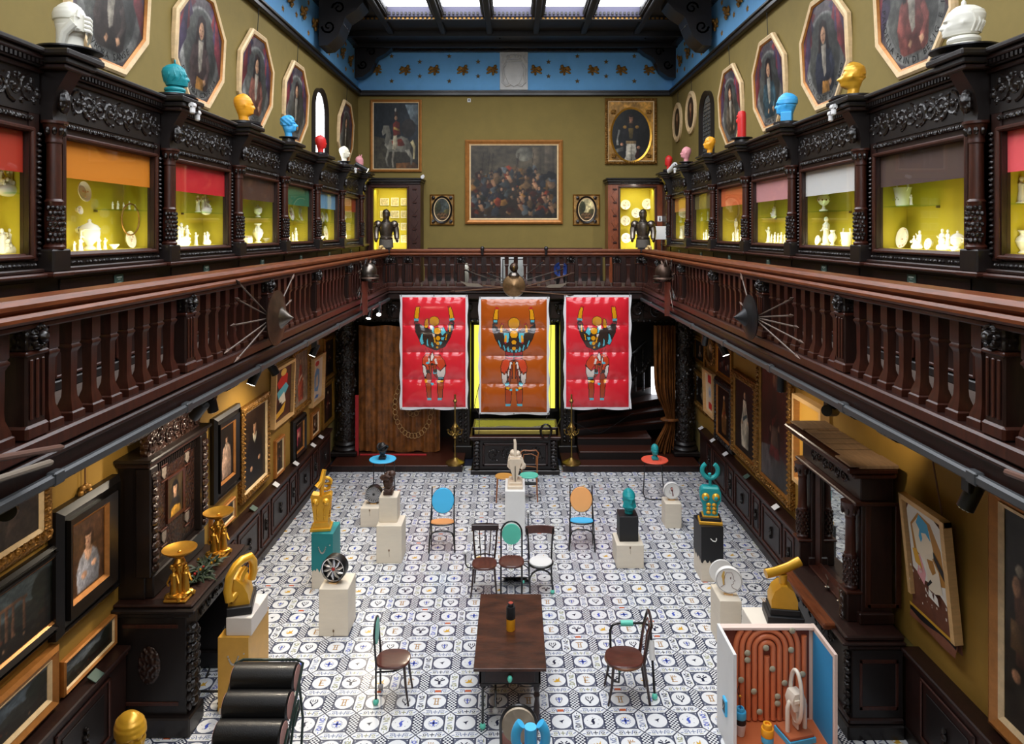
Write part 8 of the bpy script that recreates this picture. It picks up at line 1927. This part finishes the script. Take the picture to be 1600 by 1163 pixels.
# teal pedestal, gold torso
Y=10.05;pedestal(W(487,Y),W(520,Y),Y,.42,0,.8,TEALP,'painted_pedestal','teal painted pedestal with a chain handle under the golden torso',chain=True,drip=(PLINTH,.27))
t=thing('golden_torso','golden torso with two round breasts and a ring and rod head on the teal pedestal','sculpture',(W(503,10.25),10.24,.803),.12)
m=MB();m.box(-.15,.15,-.13,.13,0,.045,GOLDP,.006);m.prism([(-.13,.045),(.13,.045),(.1,.12),(-.1,.12)],-.1,.1,GOLDP);m.build('stepped_base',t)
m=MB();m.prism([(-.1,.12),(.1,.12),(.115,.26),(.15,.5),(.13,.53),(.02,.5),(0,.47),(-.02,.5),(-.13,.53),(-.15,.5),(-.115,.26)],-.08,.08,GOLDP)
for s in(-1,1):m.ell((s*.075,-.08,.42),(.052,.05,.055),GOLDP,14,9);m.ell((s*.075,-.13,.42),.014,GOLDP,7,5);m.ell((s*.05,-.075,.27),(.018,.02,.07),GOLDP,9,7);m.ell((s*.05,-.08,.18),(.016,.02,.03),GOLDP,8,6)
for k in range(9):m.ell((.135-.003*k,.0,.48-.038*k),(.02,.06,.014),GOLDP,8,5)
m.build('torso',t)
m=MB();m.tube([(0,0,.47),(0,0,.6),(.02,.0,.72)],.032,GOLDP,12);m.tube([(.035,.04,.64)]+[(.055+.08*math.cos(a),.04,.65+.085*math.sin(a))for a in[2*PI*k/18 for k in range(18)]],.026,GOLDP,9,closed=True)
m.tube([(-.06,-.06,.63),(.0,-.02,.7),(.035,.02,.86)],[.045,.036,.034],GOLDP,14);m.build('ring_head',t)
# gold pedestal with white block and handled gold form
Y=7.43;pedestal(W(341,Y),W(388,Y),Y,.6,0,.83,mat('ochre gold paint',(206,154,62),.4,metal=.15,var=.08),'painted_pedestal','ochre gold painted pedestal with a chain handle behind the black chaise',chain=True,drip=(PLINTH,.05))
Y=7.46;pedestal(W(353,Y),W(393,Y),Y,.5,.833,1.03,mat('grey white wood',(214,204,194),.5),'white_block','white wooden block on top of the ochre gold pedestal','block')
Y=7.48
t=thing('golden_handle_form','golden quarter-round form with a thick padlock loop on a black slab','sculpture',(W(376,7.55),7.52,1.033),.25)
m=MB();m.box(-.13,.13,-.03,.42,0,.09,BLK,.008);m.build('black_slab',t)
m=MB();pr=[(-.12,.09),(.1,.09),(.08,.2),(.03,.3),(-.04,.37),(-.12,.4)];m.prism(pr,.02,.36,GOLDP);m.build('quarter_round',t)
m=MB();m.tube([(-.1,-.02,.17),(-.12,-.02,.28),(-.1,.0,.42),(-.04,.03,.52),(.02,.07,.56),(.09,.13,.56),(.12,.18,.48),(.12,.2,.36),(.1,.2,.28)],.045,GOLDP,14);m.tube([(-.1,-.02,.17),(-.03,.06,.22),(.0,.12,.36),(.05,.16,.44)],[.045,.04,.04,.035],GOLDP,12);m.build('padlock_loop',t)
# black box on white box, teal bust
Y=10.66;pedestal(W(963.5,Y),W(1006,Y),Y,.46,0,.36,PLINTH,'cream_box','wide cream box under the black box and teal bust','box',knot=.9)
Y=10.78;pedestal(W(968,Y),W(997.6,Y),Y,.3,.361,.75,BLK,'black_box','black box standing on the wide cream box','box')
def ex_drape(t,H,mt):
    m=MB()
    for k in range(9):a=-.9+k*.23;m.tube([(.24*H*math.sin(a),-.26*H*math.cos(a),.5*H),(.27*H*math.sin(a*1.1),-.27*H*math.cos(a),.32*H),(.16*H*math.sin(a),-.2*H*math.cos(a),.16*H)],[.04*H,.06*H,.03*H],mt,7)
    m.build('beard_folds',t)
bust('teal_bust','teal bearded lumpy bust on the black box',(W(983,10.9),10.93,.753),TEAL,.39,'lumpy beard',4,extra=ex_drape,face=.15,slab=False)
# black pedestal, horned bust
Y=10.25;pd_=pedestal(W(1096,Y),W(1130,Y),Y,.44,0,.815,BLK,'painted_pedestal','black painted pedestal with a white hook handle under the horned teal bust',drip=(PLINTH,.3))
m=MB();m.tube([(.0,0,.02),(.03,-.01,-.01),(.07,-.012,-.02),(.085,-.01,.0),(.085,-.006,.03)],.007,WHITEP,7);m.build('hook_handle',pd_,(-.03,-.012,.63))['label']='white hook handle'
t=thing('horned_bust','teal bust with round horns, gold eyes and gold teeth on the black pedestal','sculpture',(W(1110,10.4),10.42,.818),-.15)
m=MB();m.box(-.17,.17,-.12,.12,0,.05,GOLDP,.006);m.box(-.15,.15,-.11,.11,.05,.1,BLK,.004);m.box(-.12,.12,-.09,.09,.1,.13,GOLDP,.004);m.build('stepped_base',t)
m=MB();m.prism([(-.1,.13),(.1,.13),(.11,.28),(.15,.36),(.15,.48),(.13,.52),(-.13,.52),(-.15,.48),(-.15,.36),(-.11,.28)],-.085,.085,TEAL);m.box(-.13,.13,-.075,.075,.5,.55,TEAL,.03);m.build('torso',t)
m=MB()
for s in(-1,1):m.ell((s*.075,-.085,.41),(.058,.04,.06),GOLDP,14,9);m.ell((s*.075-.0,-.12,.4),(.03,.018,.032),TEAL,10,7)
m.build('gold_eyes',t)
m=MB()
for r_ in range(3):
    for s in(-1,1):m.ell((s*.042+.01,-.085,.18+.058*r_),(.038,.025,.028),GOLDP,10,7)
m.build('gold_teeth',t)
m=MB();m.tube([(0,0,.53),(0,0,.66),(-.01,-.02,.74)],.024,TEAL,10);m.tube([(.115*math.sin(a),0,.76-.115*math.cos(a)+.02)for a in[(-2.55+5.1*k/20)for k in range(21)]],.034,TEAL,10);m.build('ring_horns',t)
# white box, black plinth and golden telephone form
Y=7.75;pedestal(W(1180,Y),W(1262,Y),Y,.46,0,.74,mat('cream white paint',(232,222,206),.5),'white_pedestal','white box behind the open painted screen carrying the golden hammer form')
m=MB();m.box(-.2,.2,-.16,.16,0,.1,BLK,.006);m.box(-.165,.165,-.13,.13,.1,.17,BLK,.006);x_=W(1226,7.9)
t=thing('golden_hammer_form','golden dome and hammer-like bar on a stepped black base behind the open screen','sculpture',(x_,7.95,.743),-.15);m.build('black_base',t)
m=MB();arch=[(-.15,.17),(.14,.17),(.14,.26),(.1,.37),(.03,.42),(-.04,.42),(-.11,.36),(-.15,.26)];m.prism(arch,-.11,.11,GOLDP);m.build('dome_block',t)
m=MB();m.cyl((0,-.01,.41),(0,-.01,.52),.045,GOLDP,16);m.tube([(-.2,-.05,.53),(-.08,-.02,.55),(.06,.02,.59),(.2,.06,.65)],[.052,.05,.05,.055],GOLDP,18);m.build('hammer_bar',t)
# round side tables
def side_table(px,py,topm,lab,kind):
    q=onz(px,py,.72);t=thing('round_side_table',lab,'table',(q.x,q.y,0))
    m=MB();m.lathe([(.255,.7),(.262,.706),(.262,.716),(.255,.722),(0,.722)],topm,n=40);m.build('round_top',t)
    m=MB()
    if kind=='legs':
        m.tube([(-.2,.1,.7),(-.2,.1,.05),(-.2,.08,.015)],.011,TUBE,8);m.tube([(.23,-.02,.7),(.235,-.02,.0)],.011,TUBE,8);m.tube([(0,.2,.7),(0,.22,0)],.011,TUBE,8)
    else:
        m.tube([(-.21,-.08,.7),(-.23,-.1,.35),(-.25,-.12,.1),(-.22,-.16,.03),(-.14,-.2,.012),(.1,-.2,.012),(.2,-.14,.012),(.24,.0,.012),(.2,.1,.05),(.17,.12,.4),(.16,.12,.7)],.011,TUBE,8)
    m.build('tube_legs',t)
    return q
q=side_table(598,717,CYAN,'round sky blue side table on thin black legs beside the wide curtain','legs')
bust('black_bust','black bust with a wrapped head on the sky blue side table',(q.x,q.y-.02,.724),BLK,.33,'noear blank',2,face=.4,extra=lambda t,H,mt:(lambda m:(m.tube([(.3*H*math.sin(a),-.3*H*math.cos(a),.75*H+.1*H*math.sin(a*2))for a in[2*PI*k/20 for k in range(20)]],.06*H,mt,8,closed=True),m.tube([(.28*H*math.sin(a),-.3*H*math.cos(a),.58*H-.1*H*math.sin(a*2+1))for a in[2*PI*k/20 for k in range(20)]],.05*H,mt,8,closed=True),m.build('head_wrap',t)))(MB()))
q=side_table(1023,718,mat('coral lacquer',(240,92,66),.4),'round coral red side table on a bent black tube before the stairs','sled')
bust('teal_bust','teal bust with narrow face on the coral red side table',(q.x,q.y-.02,.724),TEAL,.31,'',8,face=.15)
# ---------------------------------------------------------------- black roll chaise
DG=mat('dark green tube',(18,40,34),.35,coat=.2)
t=thing('roll_chaise','black leather chaise of thick rolls on a dark green tube frame at the picture edge','chair',(-2.46,6.2,0),0)
cen=[(.62,.8),(.42,.66),(.22,.52),(.02,.42),(-.2,.37),(-.43,.37),(-.66,.4)]
for k,(y,z)in enumerate(cen):
    m=MB();w=.31;m.tube([(-w,y,z),(-w+.015,y,z),(w-.015,y,z),(w,y,z)],[.115,.132,.132,.115],LEATH,26);r_=m.build('leather_roll',t)
    m=MB();m.cyl((w,y,z),(w+.004,y,z),.112,mat('pink felt disc',(176,128,118),.6),24);m.cyl((-w-.004,y,z),(-w,y,z),.112,mat('pink felt disc',(176,128,118),.6),24);m.build('end_disc',r_)['label']='dusty pink end disc'
m=MB()
for s in(-1,1):
    x=s*.335;m.tube([(0,.74,.9),(x*.8,.74,.9),(x,.72,.88),(x,.4,.58),(x,.1,.34),(x,-.1,.27),(x,-.8,.3)],.014,DG,9)
    m.tube([(x,.6,.76),(x+s*.03,.62,.4),(x+s*.03,.55,.02),(x+s*.03,-.1,.015),(x+s*.03,-.7,.015),(x,-.75,.28)],.013,DG,9)
m.build('tube_frame',t)
for k,(y,z)in enumerate(((.35,.5),(.05,.44),(-.25,.4))):m=MB();m.tube([(.335,y+.1,z-.06),(.38,y+.12,z+.1),(.39,y+.05,z+.22),(.39,y-.1,z+.1),(.38,y-.16,z-.1),(.335,y-.12,z-.2)],.012,DG,8);m.build('side_loop',t)
# golden egg head on a stand
HP=Vector((W(204,5.65),5.65,.85))
pedestal(HP.x-.2,HP.x+.2,HP.y-.2,.4,0,.845,PLINTH,'cream_pedestal','cream pedestal under the golden egg shaped head at the picture edge')
t=thing('egg_sculpture','golden smooth egg shaped head turned aside at the picture edge','sculpture',HP);m=MB();head(m,GOLDP,.42,0,'noear tall',1,face=1.0);m.build('head_form',t)
# cyan horned form on a stool, beige oval chair
t=thing('oval_back_chair','black chair with a beige oval back pushed to the near end of the table','chair',(.03,6.5,0),PI)
m=MB(Matrix.Translation((0,.17,.68))@Matrix.Rotation(PI/2-.12,4,'X'));m.lathe([(.15,-.014),(.155,0),(.15,.014),(0,.014)],mat('beige lacquer',(206,188,164),.45),n=36,sy=1.15);m.lathe([(.15,-.015),(0,-.015)],mat('beige lacquer',(206,188,164)),n=36,sy=1.15);m.build('back_disc',t)['label']='beige oval back'
m=MB();m.tube([(-.16,.15,0),(-.16,.16,.5)]+[(-.165*math.cos(a),.175,.68+.185*math.sin(a))for a in[PI*k/14 for k in range(15)]]+[(.16,.16,.5),(.16,.15,0)],.014,TUBE,9);m.build('hoop_frame',t)
seat_mb(.34,.34,.42,CHWOOD).build('seat',t)
for x in(-.14,.14):m=MB();m.tube([(x,-.13,.4),(x,-.15,0)],.012,TUBE,8);m.build('leg',t)
Y=5.62;cz=1.0
pedestal(W(829,Y)-.17,W(829,Y)+.17,Y-.17,.34,0,.82,PLINTH,'cream_pedestal','cream pedestal below the sky blue horned form at the picture edge')
t=thing('blue_horned_form','glossy sky blue form with two curved horns around a thick post at the picture edge','sculpture',(W(829,Y),Y,.823))
m=MB();m.lathe([(.07,0),(.08,.02),(.06,.05)],CYAN,n=20);m.build('foot',t)
m=MB();m.cyl((0,0,.03),(0,0,.35),.05,CYAN,20);m.build('centre_post',t)
m=MB();m.tube([(.122*math.sin(a),-.01,.27-.14*math.cos(a)*1.05)for a in[(-2.45+4.9*k/26)for k in range(27)]],.04,CYAN,14);m.build('horns',t)

# ================================================================= OPEN PAINTED SCREEN
def screen():
    yb,yf=7.25,6.74;x0,x1=W(1126,yb),W(1269,yb);zt=EYE-(977-VY)*yb/FPX;x0f,x1f=W(1151,yf),W(1304,yf)
    PK=mat('blush white edge',(236,212,198),.5);t=thing('open_screen_box','open white edged box screen with terracotta pipe backdrop and blue side at the picture edge','screen',(0,0,0))
    m=MB();m.box(x0,x1,yb,yb+.03,0,zt,PK,.004);m.box(x0+.035,x1-.035,yb-.004,yb,.1,zt-.035,mat('deep terracotta',(122,58,40),.6));m.build('back_panel',t)
    def side(xa,xb,inner,outer,nm,s):
        m=MB();th=.03
        vs=[(xa,yb+.03,0),(xb,yf,0),(xb,yf,zt),(xa,yb+.03,zt)];vs2=[(x+s*th,y,z)for x,y,z in vs]
        m.add(vs+vs2,[(0,1,2,3),(4,7,6,5),(0,4,5,1),(1,5,6,2),(2,6,7,3),(3,7,4,0)],outer)
        e=.045;f=lambda u,z:(xa+(xb-xa)*u-s*.003,yb+.03+(yf-yb-.03)*u,z)
        m.add([f(.1,.1),f(.93,.1),f(.93,zt-e),f(.1,zt-e)],[(0,1,2,3)],inner);return m.build(nm,t)
    side(x0,x0f,WHITEP,WHITEP,'white_side_panel',-1);side(x1,x1f,mat('blue panel',(50,152,208),.55),PK,'blue_side_panel',1)['label']='bright blue side panel'
    m=MB();m.add([(x0,yb,.08),(x1,yb,.08),(x1f,yf,.08),(x1f,6.2,.08),(x0f,6.2,.08),(x0f,yf,.08)],[(0,1,2,3,4,5)],mat('terracotta floor',(196,106,62),.5));m.box(x0f,x1f,6.2,7.2,0,.075,WHITEP);m.build('floor_board',t)
    TC_=mat('terracotta pipe',(220,124,80),.4,coat=.15);m=MB();w=x1-x0;cxp=at(1197,1016,yb).x;zc=.84;r=.0285;top=zt-.028;m.box(x0,x1,yb-.05,yb,zt-.03,zt,PK,.004)
    for k in range(5):
        R_=.065*(k+1);run=[]
        for p in[(-R_,.1)]+[(-R_*math.cos(PI*j/72),zc+R_*math.sin(PI*j/72))for j in range(73)]+[(R_,.1)]:
            x=cxp+p[0]
            if p[1]<=top and x0+.06<x<x1-.06:run.append((x,yb-.02,p[1]))
            else:
                if len(run)>1:m.tube(run,r,TC_,12)
                run=[]
        if len(run)>1:m.tube(run,r,TC_,12)
    m.tube([(cxp,yb-.02,.1),(cxp,yb-.02,zc-.08)],r,TC_,12)
    for k in range(3):x=cxp+.065*6+.065*k-.0;x<x1-.06 and m.tube([(x,yb-.02,.1),(x,yb-.02,top-.07*(k==0))],r,TC_,12)
    m.build('pipe_relief',t)
    m=MB();SG=mat('sage stone disc',(176,170,144),.5)
    for px,py in((1168,1021),(1168,1032),(1197,1013),(1236,1016),(1207,1046),(1158,1063),(1178,1081),(1254,1054),(1226,1068),(1215,1089),(1215,1100),(1187,1113),(1238,986)):
        p=at(px,py,yb-.05);m.ell((p.x,yb-.05,p.z),(.033,.014,.033),SG,14,7)
    m.build('round_studs',t)
    return zt
zt=screen()
m=MB();p=at(1133,1104,6.98);m.box(-.014,.012,-.05,.05,-.08,.08,CYAN,.004);m.box(-.018,-.013,-.035,.035,-.05,.05,BLK,.002);m.tube([(-.018,-.02,.03),(-.022,.0,-.01),(-.018,.02,-.03)],.003,WHITEP,5)
tag(m.build('picture_tablet',loc=(2.12,6.98,p.z)),'small blue framed black tablet on the outside of the screen white side','tablet')
def bands(name,lab,loc,segs,twig=False):
    t=thing(name,lab,'vase',loc);z=0
    for k,(r0,r1,h,mt,nm)in enumerate(segs):
        m=MB();m.lathe([(r0*.97,z),(r0,z+.005),(r1,z+h-.005),(r1*.95,z+h)]+([(r1*.6,z+h),(r1*.6,z+h-.02),(0,z+h-.03)]if k==len(segs)-1 else[]),mt,n=24);m.build(nm,t);z+=h
    if twig:
        m=MB();m.tube([(0,0,z-.02),(-.005,0,z+.08),(-.03,.01,z+.16),(-.02,0,z+.22)],.004,BRB,5);m.tube([(-.005,0,z+.08),(.0,-.02,z+.12)],.003,BRB,5);m.ell((-.01,-.02,z+.13),(.014,.012,.012),GOLDP,8,6);m.build('dry_twig',t)
q=onz(1157,1148,.085);bands('banded_vase','blue, black and cream banded vase with a dry twig inside the open screen',(q.x,q.y,.083),((.038,.055,.12,WHITEP,'cream_band'),(.056,.056,.055,BLK,'black_band'),(.058,.056,.07,CYAN,'blue_band'),(.04,.038,.03,CYAN,'neck')),True)
q=onz(1199,1175,.085);bands('banded_vase','amber vase with a pale blue band inside the open screen',(q.x,q.y,.083),((.055,.055,.1,GOLDP,'gold_band'),(.059,.059,.065,CYAN,'blue_band'),(.063,.06,.07,YELR,'amber_band'),(.045,.042,.045,YELR,'neck')))
q=onz(1242,1150,.09)
t=thing('white_ring_figure','cream figure with an upright oval ring and two tube legs inside the open screen','sculpture',(q.x,q.y,.083),.25)
m=MB();m.prism([(-.15,0),(.15,0),(.15,.05),(-.15,.05)],-.13,.13,CYAN);m.build('blue_base',t)['label']='bright blue base';m=MB();m.box(-.14,.14,-.12,.12,.05,.085,mat('terracotta slab',(176,96,58),.5),.006);m.build('terracotta_slab',t)
CW=mat('cream glaze',(232,220,202),.3,coat=.3)
for s in(-1,1):m=MB();m.tube([(s*.1,-.02,.085),(s*.1,-.02,.32),(s*.085,-.02,.37),(s*.03,-.02,.4)],.022,CW,12);m.build('tube_leg',t)
m=MB();m.prism([(-.06,.3),(.06,.3),(.08,.4),(.05,.47),(-.05,.47),(-.08,.4)],-.07,.05,CW);m.prism([(-.03,.3),(.03,.3),(.005,.1),(-.005,.1)],-.05,.03,CW);m.ell((.02,-.075,.36),(.025,.012,.02),GOLDP,9,6);m.box(-.06,.0,-.085,-.07,.38,.42,CW,.005);m.build('faceted_body',t)
m=MB();m.tube([(-.0+.02*math.sin(a)*0,-.02-.09*math.cos(a),.42+.26*math.sin(a))for a in[2*PI*k/30 for k in range(30)]],.02,CW,11,closed=True);m.build('oval_ring',t)
